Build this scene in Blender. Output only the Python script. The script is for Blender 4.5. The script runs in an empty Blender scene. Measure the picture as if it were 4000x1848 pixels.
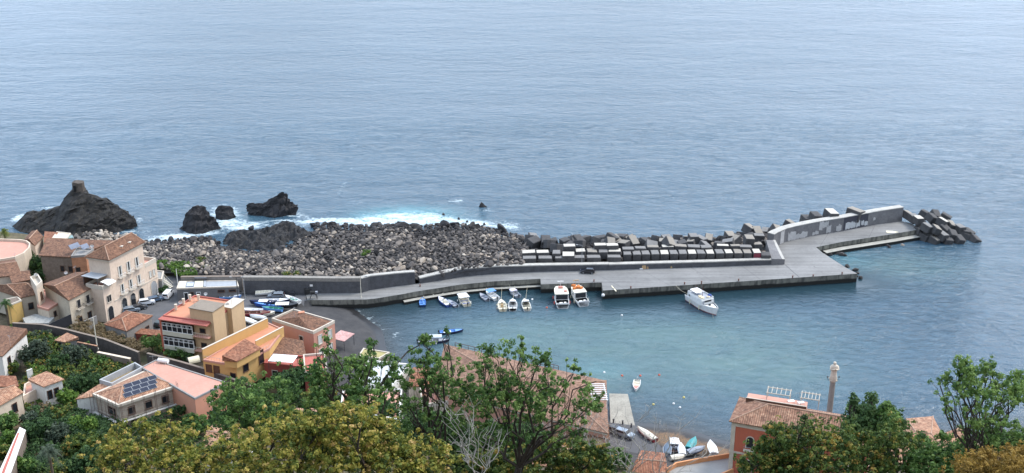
import bpy, bmesh, math, random
import numpy as np
from mathutils import Vector, Matrix, noise

SC = bpy.context.scene
COL = SC.collection
R = math.radians
# ---------------------------------------------------------------- camera
CAM_H, PITCH, FPX = 130.0, R(21.0), 4500.0
cam = bpy.data.cameras.new("camera")
camo = bpy.data.objects.new("camera", cam)
COL.objects.link(camo)
camo.location = (0, 0, CAM_H)
camo.rotation_euler = (math.pi / 2 - PITCH, 0, 0)
cam.sensor_width = 36.0
cam.lens = 36.0 * FPX / 4000.0
cam.clip_start = 0.5
cam.clip_end = 9000
SC.camera = camo
# ---------------------------------------------------------------- world and sun
SUN_EL, SUN_AZ = R(52), R(62)          # azimuth measured clockwise from +Y
wd = bpy.data.worlds.new("World")
SC.world = wd
wd.use_nodes = True
nt = wd.node_tree
for n_ in list(nt.nodes): nt.nodes.remove(n_)
wo = nt.nodes.new("ShaderNodeOutputWorld")
bg = nt.nodes.new("ShaderNodeBackground")
sk = nt.nodes.new("ShaderNodeTexSky")
sk.sky_type = 'NISHITA'
sk.sun_disc = False
sk.sun_elevation = SUN_EL
sk.sun_rotation = SUN_AZ
sk.air_density = 1.0
sk.dust_density = 3.0
sk.ozone_density = 1.5
bg.inputs['Strength'].default_value = 0.15
# thin high cloud drawn over the sky, by direction
tc = nt.nodes.new("ShaderNodeTexCoord")
cn = nt.nodes.new("ShaderNodeTexNoise")
cn.inputs['Scale'].default_value = 2.2
cn.inputs['Detail'].default_value = 5
cmap = nt.nodes.new("ShaderNodeMapping"); cmap.inputs['Scale'].default_value = (1, 1, 2.5)
cr = nt.nodes.new("ShaderNodeValToRGB")
cr.color_ramp.elements[0].position = 0.30; cr.color_ramp.elements[0].color = (0.35,) * 3 + (1,)
cr.color_ramp.elements[1].position = 0.62; cr.color_ramp.elements[1].color = (0.85,) * 3 + (1,)
cm = nt.nodes.new("ShaderNodeMix"); cm.data_type = 'RGBA'
cm.inputs['B'].default_value = (6.2, 7.45, 9.3, 1)
nt.links.new(tc.outputs['Generated'], cmap.inputs['Vector'])
nt.links.new(cmap.outputs['Vector'], cn.inputs['Vector'])
nt.links.new(cn.outputs['Fac'], cr.inputs['Fac'])
nt.links.new(cr.outputs['Color'], cm.inputs['Factor'])
nt.links.new(sk.outputs['Color'], cm.inputs['A'])
nt.links.new(cm.outputs['Result'], bg.inputs['Color'])
nt.links.new(bg.outputs['Background'], wo.inputs['Surface'])
sl = bpy.data.lights.new("sun", 'SUN')
sl.energy = 1.8
sl.angle = R(18)
sl.color = (1.0, 0.95, 0.88)
so = bpy.data.objects.new("sun", sl)
COL.objects.link(so)
sdir = Vector((math.sin(SUN_AZ) * math.cos(SUN_EL), math.cos(SUN_AZ) * math.cos(SUN_EL), math.sin(SUN_EL)))
so.rotation_euler = sdir.to_track_quat('Z', 'Y').to_euler()
so.location = (60, 200, 300)
SC.view_settings.view_transform = 'Standard'
SC.view_settings.look = 'None'
SC.view_settings.exposure = 0.86
SC.view_settings.gamma = 1.0
SC.cycles.max_bounces = 5
SC.cycles.diffuse_bounces = 2
SC.cycles.glossy_bounces = 3
SC.cycles.transmission_bounces = 3
SC.cycles.transparent_max_bounces = 8

# ---------------------------------------------------------------- surveying: a sight line from the camera meets a known height / distance
_cp, _sp = math.cos(PITCH), math.sin(PITCH)
def ray(u, v):
    a, b = u - 2000.0, v - 924.0
    return Vector((a, FPX * _cp - b * _sp, -FPX * _sp - b * _cp))
def W(u, v, z=0.0):
    d = ray(u, v); t = (z - CAM_H) / d.z
    return Vector((d.x * t, d.y * t, z))
def WY(u, v, y):
    d = ray(u, v); t = y / d.y
    return Vector((d.x * t, y, CAM_H + d.z * t))
def W2(pts, z): return [Vector(W(u, v, z)[:2]) for u, v in pts]

# ---------------------------------------------------------------- materials
MATS = {}
def new_mat(name):
    m = bpy.data.materials.new(name); m.use_nodes = True
    t = m.node_tree
    for n in list(t.nodes): t.nodes.remove(n)
    o = t.nodes.new("ShaderNodeOutputMaterial"); b = t.nodes.new("ShaderNodeBsdfPrincipled")
    t.links.new(b.outputs[0], o.inputs[0])
    return m, t, b
def N(t, typ, **kw):
    n = t.nodes.new(typ)
    for k, v in kw.items():
        if k in n.inputs: n.inputs[k].default_value = v
        else: setattr(n, k, v)
    return n
def L(t, a, b): t.links.new(a, b)
def ramp(t, fac, stops):
    r = t.nodes.new("ShaderNodeValToRGB")
    e = r.color_ramp.elements
    while len(e) < len(stops): e.new(0.5)
    for i, (p, c) in enumerate(stops):
        e[i].position = p; e[i].color = tuple(c) + (1,) if len(c) == 3 else c
    if fac is not None: t.links.new(fac, r.inputs['Fac'])
    return r
def mixc(t, f, a, b, mode='MIX'):
    m = t.nodes.new("ShaderNodeMix"); m.data_type = 'RGBA'; m.blend_type = mode
    for key, val in (('Factor', f), ('A', a), ('B', b)):
        if hasattr(val, 'links'): t.links.new(val, m.inputs[key])
        elif isinstance(val, (tuple, list)): m.inputs[key].default_value = tuple(val) + (1,) if len(val) == 3 else val
        else: m.inputs[key].default_value = val
    return m.outputs['Result']
def math_(t, op, a, b=0.0, c=None):
    n = t.nodes.new("ShaderNodeMath"); n.operation = op
    for i, v in enumerate((a, b) if c is None else (a, b, c)):
        if hasattr(v, 'links'): t.links.new(v, n.inputs[i])
        else: n.inputs[i].default_value = v
    return n.outputs[0]
def plain(name, col, rough=0.8, var=0.18, scale=0.7, dirt=None, dirtamt=0.35, bump=0.0, metal=0.0, stretch=(1, 1, 1)):
    """plain surface with weathering: large blotches and fine grain"""
    if name in MATS: return MATS[name]
    m, t, b = new_mat(name)
    tcn = N(t, "ShaderNodeTexCoord"); mp = N(t, "ShaderNodeMapping"); mp.inputs['Scale'].default_value = stretch
    L(t, tcn.outputs['Object'], mp.inputs['Vector'])
    n1 = N(t, "ShaderNodeTexNoise", Scale=scale, Detail=6.0, Roughness=0.65)
    n2 = N(t, "ShaderNodeTexNoise", Scale=scale * 6, Detail=4.0, Roughness=0.7)
    L(t, mp.outputs[0], n1.inputs['Vector']); L(t, mp.outputs[0], n2.inputs['Vector'])
    lo = tuple(c * (1 - var) for c in col); hi = tuple(min(1, c * (1 + var)) for c in col)
    r1 = ramp(t, n1.outputs['Fac'], [(0.32, lo), (0.68, hi)])
    c = r1.outputs['Color']
    if dirt is not None:
        rd = ramp(t, n2.outputs['Fac'], [(0.46, (0, 0, 0)), (0.66, (dirtamt,) * 3)])
        c = mixc(t, rd.outputs['Color'], c, dirt)
    else:
        rd = ramp(t, n2.outputs['Fac'], [(0.3, (1 - var * .6,) * 3), (0.7, (1 + var * .5,) * 3)])
        c = mixc(t, 1.0, c, rd.outputs['Color'], 'MULTIPLY')
    L(t, c, b.inputs['Base Color'])
    b.inputs['Roughness'].default_value = rough
    b.inputs['Metallic'].default_value = metal
    if bump:
        bp = N(t, "ShaderNodeBump", Strength=bump, Distance=0.15)
        L(t, n2.outputs['Fac'], bp.inputs['Height']); L(t, bp.outputs[0], b.inputs['Normal'])
    MATS[name] = m
    return m
def tiles(name, c1, c2, c3, w=0.32):
    """clay pan tiles running down the slope (UV: u along the eave, v up the slope)"""
    if name in MATS: return MATS[name]
    m, t, b = new_mat(name)
    uv = N(t, "ShaderNodeUVMap")
    sx = N(t, "ShaderNodeSeparateXYZ"); L(t, uv.outputs[0], sx.inputs[0])
    ph = math_(t, 'MULTIPLY', sx.outputs[0], 2 * math.pi / w)
    col_w = math_(t, 'SINE', ph)
    hx = math_(t, 'MULTIPLY_ADD', col_w, 0.5, 0.5)
    row = math_(t, 'FRACT', math_(t, 'MULTIPLY', sx.outputs[1], 1 / 0.42))
    mp = N(t, "ShaderNodeMapping"); mp.inputs['Scale'].default_value = (1 / w, 1 / 0.42, 1)
    L(t, uv.outputs[0], mp.inputs['Vector'])
    wn = N(t, "ShaderNodeTexVoronoi", Scale=0.9); L(t, mp.outputs[0], wn.inputs['Vector'])
    n1 = N(t, "ShaderNodeTexNoise", Scale=0.55, Detail=6.0, Roughness=0.7); L(t, uv.outputs[0], n1.inputs['Vector'])
    n2 = N(t, "ShaderNodeTexNoise", Scale=3.5, Detail=5.0, Roughness=0.75); L(t, uv.outputs[0], n2.inputs['Vector'])
    sv = N(t, "ShaderNodeSeparateColor"); L(t, wn.outputs['Color'], sv.inputs[0])
    k = math_(t, 'ADD', math_(t, 'MULTIPLY', sv.outputs[0], 0.45), math_(t, 'MULTIPLY', n2.outputs['Fac'], 0.55))
    r = ramp(t, k, [(0.22, c1), (0.5, c2), (0.78, c3)])
    r2 = ramp(t, n1.outputs['Fac'], [(0.35, (0.62, 0.60, 0.58)), (0.62, (1.12, 1.1, 1.05))])
    c = mixc(t, 1.0, r.outputs['Color'], r2.outputs['Color'], 'MULTIPLY')
    g = ramp(t, hx, [(0.0, (0.50, 0.48, 0.46)), (0.6, (1.1,) * 3)])
    c = mixc(t, 0.75, c, mixc(t, 1.0, c, g.outputs['Color'], 'MULTIPLY'))
    L(t, c, b.inputs['Base Color'])
    b.inputs['Roughness'].default_value = 0.9
    h = math_(t, 'ADD', hx, math_(t, 'MULTIPLY', row, 0.4))
    bp = N(t, "ShaderNodeBump", Strength=0.7, Distance=0.08)
    L(t, h, bp.inputs['Height']); L(t, bp.outputs[0], b.inputs['Normal'])
    MATS[name] = m
    return m
def by_tint(name, stops, rough=0.9, nscale=2.0, namt=0.25, bump=0.4, translucent=0.0, bdist=0.3):
    """colour picked by the mesh attribute 'tint' (one value per stone / leaf clump)"""
    if name in MATS: return MATS[name]
    m, t, b = new_mat(name)
    a = N(t, "ShaderNodeAttribute"); a.attribute_name = 'tint'
    r = ramp(t, a.outputs['Fac'], stops)
    c = r.outputs['Color']
    if namt:
        tcn = N(t, "ShaderNodeTexCoord")
        n = N(t, "ShaderNodeTexNoise", Scale=nscale, Detail=5.0, Roughness=0.65); L(t, tcn.outputs['Object'], n.inputs['Vector'])
        rr = ramp(t, n.outputs['Fac'], [(0.3, (1 - namt,) * 3), (0.7, (1 + namt,) * 3)])
        c = mixc(t, 1.0, c, rr.outputs['Color'], 'MULTIPLY')
        if bump:
            bp = N(t, "ShaderNodeBump", Strength=bump, Distance=bdist)
            L(t, n.outputs['Fac'], bp.inputs['Height']); L(t, bp.outputs[0], b.inputs['Normal'])
    L(t, c, b.inputs['Base Color'])
    b.inputs['Roughness'].default_value = rough
    if translucent:
        tr = N(t, "ShaderNodeBsdfTranslucent"); L(t, c, tr.inputs['Color'])
        mx = N(t, "ShaderNodeMixShader"); mx.inputs[0].default_value = translucent
        L(t, b.outputs[0], mx.inputs[1]); L(t, tr.outputs[0], mx.inputs[2])
        o = [x for x in t.nodes if x.type == 'OUTPUT_MATERIAL'][0]
        L(t, mx.outputs[0], o.inputs[0])
        b.inputs['Specular IOR Level'].default_value = 0.25
    MATS[name] = m
    return m
def gloss(name, col, rough=0.25, metal=0.0, coat=0.0):
    if name in MATS: return MATS[name]
    m, t, b = new_mat(name)
    tcn = N(t, "ShaderNodeTexCoord")
    n = N(t, "ShaderNodeTexNoise", Scale=1.5, Detail=4.0); L(t, tcn.outputs['Object'], n.inputs['Vector'])
    r = ramp(t, n.outputs['Fac'], [(0.3, tuple(c * .9 for c in col)), (0.7, tuple(min(1, c * 1.06) for c in col))])
    L(t, r.outputs['Color'], b.inputs['Base Color'])
    b.inputs['Roughness'].default_value = rough; b.inputs['Metallic'].default_value = metal
    b.inputs['Coat Weight'].default_value = coat
    MATS[name] = m
    return m

# ---------------------------------------------------------------- mesh and object helpers
def tag(o, label=None, cat=None, group=None, kind=None):
    if label: o['label'] = label
    if cat: o['category'] = cat
    if group: o['group'] = group
    if kind: o['kind'] = kind
    return o
def thing(name, loc, label, cat, group=None, rz=0.0):
    o = bpy.data.objects.new(name, None); COL.objects.link(o)
    o.location = loc; o.rotation_euler = (0, 0, rz); o.empty_display_size = 0.3
    tag(o, label, cat, group)
    return o
def basis(a, b, c):
    return Matrix((Vector(a), Vector(b), Vector(c))).transposed().to_4x4()
SPLIT = {'post', 'leg', 'beam', 'slat', 'shutter', 'rail', 'lamp_bracket', 'fender', 'wheel', 'tyre', 'headlight', 'bench'}
class MB:
    """collects faces of one mesh"""
    def __init__(s): s.v = []; s.f = []; s.m = []; s.cuts = []
    def face(s, pts, mi=0):
        i = len(s.v); s.v += [tuple(p) for p in pts]; s.f.append(tuple(range(i, i + len(pts)))); s.m.append(mi)
    def box(s, c, size, rz=0.0, M=None, mi=0, top=None, taper=1.0):
        s.cuts.append(len(s.f)); x, y, z = size[0] / 2, size[1] / 2, size[2] / 2
        k = taper
        P = [(-x, -y, -z), (x, -y, -z), (x, y, -z), (-x, y, -z), (-x * k, -y * k, z), (x * k, -y * k, z), (x * k, y * k, z), (-x * k, y * k, z)]
        T = Matrix.Translation(Vector(c)) @ (M if M is not None else Matrix.Rotation(rz, 4, 'Z'))
        i = len(s.v); s.v += [tuple(T @ Vector(p)) for p in P]
        for f in ((0, 3, 2, 1), (0, 1, 5, 4), (1, 2, 6, 5), (2, 3, 7, 6), (3, 0, 4, 7)):
            s.f.append(tuple(i + a for a in f)); s.m.append(mi)
        s.f.append(tuple(i + a for a in (4, 5, 6, 7))); s.m.append(mi if top is None else top)
    def prism(s, poly, z0, z1, mi=0, top=None, bottom=True):
        n = len(poly)
        ar = sum(poly[i][0] * poly[(i + 1) % n][1] - poly[(i + 1) % n][0] * poly[i][1] for i in range(n))
        if ar < 0: poly = poly[::-1]
        z0 = z0 if hasattr(z0, '__len__') else [z0] * n
        z1 = z1 if hasattr(z1, '__len__') else [z1] * n
        i = len(s.v)
        s.v += [(p[0], p[1], z0[k]) for k, p in enumerate(poly)] + [(p[0], p[1], z1[k]) for k, p in enumerate(poly)]
        for k in range(n):
            k2 = (k + 1) % n
            s.f.append((i + k, i + k2, i + n + k2, i + n + k)); s.m.append(mi)
        s.f.append(tuple(i + n + k for k in range(n))); s.m.append(mi if top is None else top)
        if bottom: s.f.append(tuple(i + n - 1 - k for k in range(n))); s.m.append(mi)
    def tube(s, pts, rad, n=6, cap=True, mi=0):
        s.cuts.append(len(s.f)); pts = [Vector(p) for p in pts]
        rad = rad if hasattr(rad, '__len__') else [rad] * len(pts)
        base = len(s.v); up = Vector((0, 0, 1))
        for k, p in enumerate(pts):
            d = (pts[min(k + 1, len(pts) - 1)] - pts[max(k - 1, 0)])
            d = d.normalized() if d.length > 1e-6 else up
            a = d.cross(up if abs(d.z) < 0.9 else Vector((1, 0, 0))).normalized(); b = d.cross(a)
            for j in range(n):
                an = 2 * math.pi * j / n
                s.v.append(tuple(p + (a * math.cos(an) + b * math.sin(an)) * rad[k]))
        for k in range(len(pts) - 1):
            for j in range(n):
                j2 = (j + 1) % n
                s.f.append((base + k * n + j, base + k * n + j2, base + (k + 1) * n + j2, base + (k + 1) * n + j)); s.m.append(mi)
        if cap:
            s.f.append(tuple(base + j for j in range(n))); s.m.append(mi)
            s.f.append(tuple(base + (len(pts) - 1) * n + j for j in range(n - 1, -1, -1))); s.m.append(mi)
    def loft(s, rings, close=False, capa=False, capb=False, mi=0):
        n = len(rings[0]); i = len(s.v)
        for r_ in rings: s.v += [tuple(p) for p in r_]
        for k in range(len(rings) - 1):
            for j in range(n if close else n - 1):
                j2 = (j + 1) % n
                s.f.append((i + k * n + j, i + k * n + j2, i + (k + 1) * n + j2, i + (k + 1) * n + j)); s.m.append(mi)
        if capa: s.f.append(tuple(i + j for j in range(n))[::-1]); s.m.append(mi)
        if capb: s.f.append(tuple(i + (len(rings) - 1) * n + j for j in range(n))); s.m.append(mi)
    def split_build(s, name, mats, parent=None, off=None, **kw):
        """every box or tube of this builder becomes an object of its own"""
        out = []; cuts = s.cuts + [len(s.f)]
        for a, b in zip(cuts[:-1], cuts[1:]):
            q = MB()
            for fi in range(a, b): q.face([s.v[i] for i in s.f[fi]], s.m[fi])
            out.append(q.build(name, mats, parent, off, **kw))
        return out
    def build(s, name, mats, parent=None, off=None, smooth=False, bevel=0.0, fixn=True):
        me = bpy.data.meshes.new(name)
        o_ = off if off is not None else Vector((0, 0, 0))
        me.from_pydata([(v[0] - o_[0], v[1] - o_[1], v[2] - o_[2]) for v in s.v], [], s.f)
        for m in (mats if isinstance(mats, (list, tuple)) else [mats]): me.materials.append(m)
        me.polygons.foreach_set('material_index', s.m)
        if fixn:
            bm = bmesh.new(); bm.from_mesh(me)
            bmesh.ops.remove_doubles(bm, verts=bm.verts, dist=0.0005)
            bmesh.ops.recalc_face_normals(bm, faces=bm.faces)
            if bevel: bmesh.ops.bevel(bm, geom=list(bm.edges), offset=bevel, segments=1, affect='EDGES', profile=0.5)
            bm.to_mesh(me); bm.free()
        auto_uv(me)
        if smooth: me.polygons.foreach_set('use_smooth', [True] * len(me.polygons))
        o = bpy.data.objects.new(name, me); COL.objects.link(o)
        if parent is not None: o.parent = parent
        return o
def auto_uv(me):
    uvl = me.uv_layers.new(name="UVMap").data
    for p in me.polygons:
        n = p.normal
        if abs(n.z) > 0.999: ux = Vector((1, 0, 0)); vx = Vector((0, 1, 0))
        else:
            ux = Vector((-n.y, n.x, 0)).normalized(); vx = n.cross(ux)
        for li in p.loop_indices:
            c = me.vertices[me.loops[li].vertex_index].co
            uvl[li].uv = (c.dot(ux), c.dot(vx))
def top_mesh(mb, name, mats, label=None, cat=None, group=None, kind=None, loc=None, **kw):
    """a thing (or piece of the setting) that is one mesh, its origin at loc"""
    loc = Vector(loc) if loc is not None else Vector((0, 0, 0))
    o = mb.build(name, mats, None, off=loc, **kw)
    o.location = loc
    return tag(o, label, cat, group, kind)
def mesh_np(name, verts, faces, k, mats, tint=None, smooth=False):
    """fast mesh: verts Nx3, faces Mxk"""
    me = bpy.data.meshes.new(name)
    nv, nf = len(verts), len(faces)
    me.vertices.add(nv); me.vertices.foreach_set('co', np.asarray(verts, dtype=np.float32).ravel())
    me.loops.add(nf * k); me.loops.foreach_set('vertex_index', np.asarray(faces, dtype=np.int32).ravel())
    me.polygons.add(nf); me.polygons.foreach_set('loop_start', np.arange(0, nf * k, k, dtype=np.int32))
    if tint is not None:
        a = me.attributes.new('tint', 'FLOAT', 'FACE'); a.data.foreach_set('value', np.asarray(tint, dtype=np.float32))
    me.update(calc_edges=True)
    me.polygons.foreach_set('use_smooth', [smooth] * nf)
    for m in (mats if isinstance(mats, (list, tuple)) else [mats]): me.materials.append(m)
    me.validate()
    return me
def place_mesh(me, name, loc=(0, 0, 0), parent=None):
    o = bpy.data.objects.new(name, me); COL.objects.link(o); o.location = loc
    if parent is not None: o.parent = parent
    return o
def copy_tree(root, loc, rz=None, label=None, group=None):
    r_ = root.copy(); COL.objects.link(r_); r_.location = loc
    if rz is not None: r_.rotation_euler = (0, 0, rz)
    if label: r_['label'] = label
    if group: r_['group'] = group
    for c in list(root.children):
        c2 = c.copy(); COL.objects.link(c2); c2.parent = r_
        for g in list(c.children):
            g2 = g.copy(); COL.objects.link(g2); g2.parent = c2
    return r_
# ================================================================ the setting: land, sea, quay
COAST = [(-900, 905), (0, 905), (300, 935), (560, 945), (640, 1010), (900, 1060), (950, 1120), (1100, 1160), (1290, 1182), (1374, 1203), (1429, 1242), (1491, 1289), (1503, 1336),
         (1514, 1374), (1545, 1430), (1600, 1480), (1725, 1500), (2366, 1625), (2430, 1640), (2490, 1652), (2628, 1664), (2700, 1680), (2800, 1714), (2860, 1728),
         (3000, 1745), (3300, 1715), (3600, 1690), (3750, 1700), (3900, 1705), (4200, 1650), (5200, 1560)]
coast = np.array([W(u, v, 0)[:2] for u, v in COAST])
def coast_dist(x, y):
    """signed distance to the waterline, positive on land; arrays"""
    P = np.stack([x.ravel(), y.ravel()], 1); d2 = np.full(len(P), 1e18)
    for a, b in zip(coast[:-1], coast[1:]):
        ab = b - a; t = np.clip(((P - a) @ ab) / (ab @ ab), 0, 1)[:, None]
        d2 = np.minimum(d2, ((P - a - t * ab) ** 2).sum(1))
    poly = np.vstack([coast, [[1500, -400], [-1500, -400]]])
    ins = np.zeros(len(P), bool); n = len(poly)
    for i in range(n):
        x1, y1 = poly[i]; x2, y2 = poly[(i + 1) % n]
        c = (y1 > P[:, 1]) != (y2 > P[:, 1])
        with np.errstate(divide='ignore', invalid='ignore'):
            xi = (x2 - x1) * (P[:, 1] - y1) / (y2 - y1) + x1
        ins ^= c & (P[:, 0] < xi)
    d = np.sqrt(d2)
    return np.where(ins, d, -d).reshape(x.shape)
def smoothstep(a, b, x):
    t = np.clip((x - a) / (b - a), 0, 1); return t * t * (3 - 2 * t)
def height_of(x, y):
    d = coast_dist(x, y)
    z = np.where(d > 0, np.minimum(0.17 * d, 2.35), np.maximum(0.16 * d, -4.0))
    z = z + smoothstep(14, 34, d) * 0.085 * np.maximum(0, 252 - y)
    z = np.maximum(z, 125.0 - 0.665 * y)
    return z
def ground_z(x, y):
    return float(height_of(np.array([[x]], float), np.array([[y]], float))[0, 0])
def grid_axis(lo, hi, step, ext_lo, ext_hi, g=1.35):
    a = list(np.arange(lo, hi + 1e-6, step))
    s = step
    while a[-1] < ext_hi: s *= g; a.append(min(a[-1] + s, ext_hi))
    s = step
    while a[0] > ext_lo: s *= g; a.insert(0, max(a[0] - s, ext_lo))
    return np.array(a)
def in_poly(x, y, poly):
    ins = np.zeros(x.shape, bool); n = len(poly)
    for i in range(n):
        x1, y1 = poly[i][0], poly[i][1]; x2, y2 = poly[(i + 1) % n][0], poly[(i + 1) % n][1]
        c = (y1 > y) != (y2 > y)
        ins ^= c & (x < (x2 - x1) * (y - y1) / ((y2 - y1) if y2 != y1 else 1e-9) + x1)
    return ins
# --- terrain grid, its cells shared out between hillside soil, black beach and the asphalt square
gx = grid_axis(-190, 130, 1.0, -420, 380); gy = grid_axis(165, 335, 1.0, -60, 380)
GX, GY = np.meshgrid(gx, gy)
GZ = height_of(GX, GY)
bump_ = np.zeros_like(GZ)
for j in range(GZ.shape[0]):
    for i in range(GZ.shape[1]):
        bump_[j, i] = noise.fractal(Vector((GX[j, i] * 0.08, GY[j, i] * 0.08, 3)), 1.0, 2.0, 4)
SQUARE = W2([(395, 1310), (470, 1215), (565, 1140), (640, 1085), (700, 1060), (955, 1060), (955, 1147), (1205, 1147), (1210, 1173), (1130, 1188), (1060, 1205), (985, 1262), (940, 1300), (700, 1330)], 2.5)
D_ = coast_dist(GX, GY)
insq = in_poly(GX, GY, SQUARE)
hill = (GY < 192)
GZ = np.where(insq, 2.45, GZ + np.where(hill, bump_ * 1.2, bump_ * 0.22 * smoothstep(3, 20, np.abs(D_))))
def cell_mesh(name, mask, mats):
    ny, nx = GX.shape
    idx = np.arange(ny * nx).reshape(ny, nx)
    q = np.stack([idx[:-1, :-1], idx[:-1, 1:], idx[1:, 1:], idx[1:, :-1]], -1)[mask]
    used, inv = np.unique(q, return_inverse=True)
    V = np.stack([GX.ravel()[used], GY.ravel()[used], GZ.ravel()[used]], 1)
    return place_mesh(mesh_np(name, V, inv.reshape(-1, 4), 4, mats, smooth=True), name)
cx = (GX[:-1, :-1] + GX[1:, 1:]) / 2; cy = (GY[:-1, :-1] + GY[1:, 1:]) / 2
cd = (D_[:-1, :-1] + D_[1:, 1:]) / 2
csq = in_poly(cx, cy, SQUARE)
BEACH2 = W2([(1100, 1170), (1300, 1165), (1620, 1200), (1620, 1560), (1400, 1460), (1180, 1330), (1000, 1290), (985, 1262), (1060, 1205)], 1.5)
beach = (~csq) & ((cd < 24) & (cx > -85) | in_poly(cx, cy, BEACH2)) & (cy > 196)

m, t, b = new_mat('hillside_soil')
tcn = N(t, "ShaderNodeTexCoord")
n1 = N(t, "ShaderNodeTexNoise", Scale=0.12, Detail=8.0, Roughness=0.7); L(t, tcn.outputs['Object'], n1.inputs['Vector'])
n2 = N(t, "ShaderNodeTexNoise", Scale=0.9, Detail=8.0, Roughness=0.75); L(t, tcn.outputs['Object'], n2.inputs['Vector'])
r1 = ramp(t, n1.outputs['Fac'], [(0.36, (0.035, 0.055, 0.02)), (0.5, (0.10, 0.085, 0.045)), (0.62, (0.16, 0.12, 0.075))])
r2 = ramp(t, n2.outputs['Fac'], [(0.3, (0.5,) * 3), (0.7, (1.4,) * 3)])
L(t, mixc(t, 1.0, r1.outputs['Color'], r2.outputs['Color'], 'MULTIPLY'), b.inputs['Base Color'])
b.inputs['Roughness'].default_value = 1.0
bp = N(t, "ShaderNodeBump", Strength=0.8, Distance=0.5); L(t, n2.outputs['Fac'], bp.inputs['Height']); L(t, bp.outputs[0], b.inputs['Normal'])
MATS['hillside_soil'] = m
# beach: black volcanic sand, wet and darker at the waterline, a line of dried seaweed on the strand to the right
m, t, b = new_mat('black_sand')
tcn = N(t, "ShaderNodeTexCoord")
n1 = N(t, "ShaderNodeTexNoise", Scale=0.35, Detail=8.0, Roughness=0.7); L(t, tcn.outputs['Object'], n1.inputs['Vector'])
n2 = N(t, "ShaderNodeTexNoise", Scale=5.0, Detail=6.0, Roughness=0.8); L(t, tcn.outputs['Object'], n2.inputs['Vector'])
sx = N(t, "ShaderNodeSeparateXYZ"); L(t, tcn.outputs['Object'], sx.inputs[0])
r1 = ramp(t, n1.outputs['Fac'], [(0.35, (0.030, 0.030, 0.032)), (0.65, (0.055, 0.053, 0.053))])
r2 = ramp(t, n2.outputs['Fac'], [(0.3, (0.65,) * 3), (0.72, (1.35,) * 3)])
c = mixc(t, 1.0, r1.outputs['Color'], r2.outputs['Color'], 'MULTIPLY')
# seaweed between z 0.9 and 2.0 east of x = 18
zz = math_(t, 'ADD', sx.outputs[2], math_(t, 'MULTIPLY', n1.outputs['Fac'], 1.2))
band = ramp(t, math_(t, 'MULTIPLY', zz, 0.3), [(0.36, (0, 0, 0)), (0.44, (1,) * 3), (0.66, (1,) * 3), (0.78, (0, 0, 0))])
east = math_(t, 'GREATER_THAN', sx.outputs[0], 18.0)
sp = ramp(t, n2.outputs['Fac'], [(0.42, (0, 0, 0)), (0.6, (0.85,) * 3)])
f = math_(t, 'MULTIPLY', math_(t, 'MULTIPLY', band.outputs['Color'], east), sp.outputs['Color'])
c = mixc(t, f, c, (0.30, 0.17, 0.07))
wetz = ramp(t, math_(t, 'MULTIPLY_ADD', n1.outputs['Fac'], 0.5, sx.outputs[2]), [(0.5, (0.42,) * 3), (0.8, (1,) * 3)])
c = mixc(t, 1.0, c, wetz.outputs['Color'], 'MULTIPLY')
L(t, c, b.inputs['Base Color'])
rr = ramp(t, math_(t, 'MULTIPLY_ADD', n1.outputs['Fac'], 0.5, sx.outputs[2]), [(0.5, (0.35,) * 3), (0.8, (0.95,) * 3)])
L(t, rr.outputs['Color'], b.inputs['Roughness'])
MATS['black_sand'] = m
asphalt = plain('asphalt', (0.090, 0.091, 0.096), 0.9, 0.18, 0.25, (0.06, 0.06, 0.065), 0.4, 0.15)
tag(cell_mesh('hillside', ~(beach | csq), MATS['hillside_soil']), kind='structure')
tag(cell_mesh('beach', beach, MATS['black_sand']), kind='structure')
tag(cell_mesh('square', csq, asphalt), kind='structure')

# ---------------------------------------------------------------- sea
sxs = grid_axis(-230, 260, 1.6, -4500, 4500, 1.3); sys_ = grid_axis(190, 470, 1.6, -300, 6000, 1.3)
SX, SY = np.meshgrid(sxs, sys_)
def blob(u, v, ru, rv, a=1.0):
    """gaussian patch on the water round a sighted point, sized by its own extent on the water"""
    c0 = W(u, v, 0); ax = abs(W(u + ru, v, 0).x - c0.x); ay = (W(u, v - rv, 0).y - W(u, v + rv, 0).y) / 2
    return a * np.exp(-(((SX - c0.x) / ax) ** 2 + ((SY - c0.y) / ay) ** 2))
foam = sum(blob(*a) for a in [
    (1560, 868, 170, 16, 1.0), (1430, 872, 110, 12, .8), (1740, 868, 110, 12, .9), (1880, 875, 120, 22, .65), (1990, 890, 80, 18, .6), (1660, 845, 130, 22, .75), (1500, 850, 130, 18, .6),
    (1300, 862, 100, 14, .65), (1180, 868, 70, 10, .5), (1150, 882, 60, 12, .5), (960, 890, 90, 14, .75), (880, 870, 70, 16, .7), (850, 815, 50, 22, .5), (900, 840, 60, 20, .55), (760, 905, 110, 14, .55),
    (1780, 785, 45, 9, .62), (1340, 730, 20, 60, .42), (1385, 785, 26, 26, .42), (1310, 650, 50, 28, .32), (1440, 790, 40, 10, .35), (1180, 790, 40, 10, .35), (1905, 822, 40, 7, .6),
    (75, 850, 30, 22, .9), (190, 812, 60, 10, .75), (540, 862, 16, 22, .75), (620, 930, 90, 14, .5), (1120, 836, 60, 8, .45), (560, 900, 50, 16, .35),
    (3660, 960, 130, 12, .35), (3770, 940, 40, 10, .55), (3390, 1040, 40, 14, .35), (1010, 876, 80, 10, .55), (1090, 862, 70, 8, .5), (930, 872, 60, 16, .6), (800, 912, 70, 10, .7), (700, 925, 60, 10, .65), (735, 845, 22, 40, .6), (880, 825, 50, 26, .6), (1170, 842, 60, 10, .6), (1250, 860, 60, 8, .4), (600, 940, 60, 8, .7), (490, 905, 60, 9, .6), (3860, 1705, 90, 18, .8), (3740, 1680, 40, 10, .5), (2360, 975, 40, 14, .3)])
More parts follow.
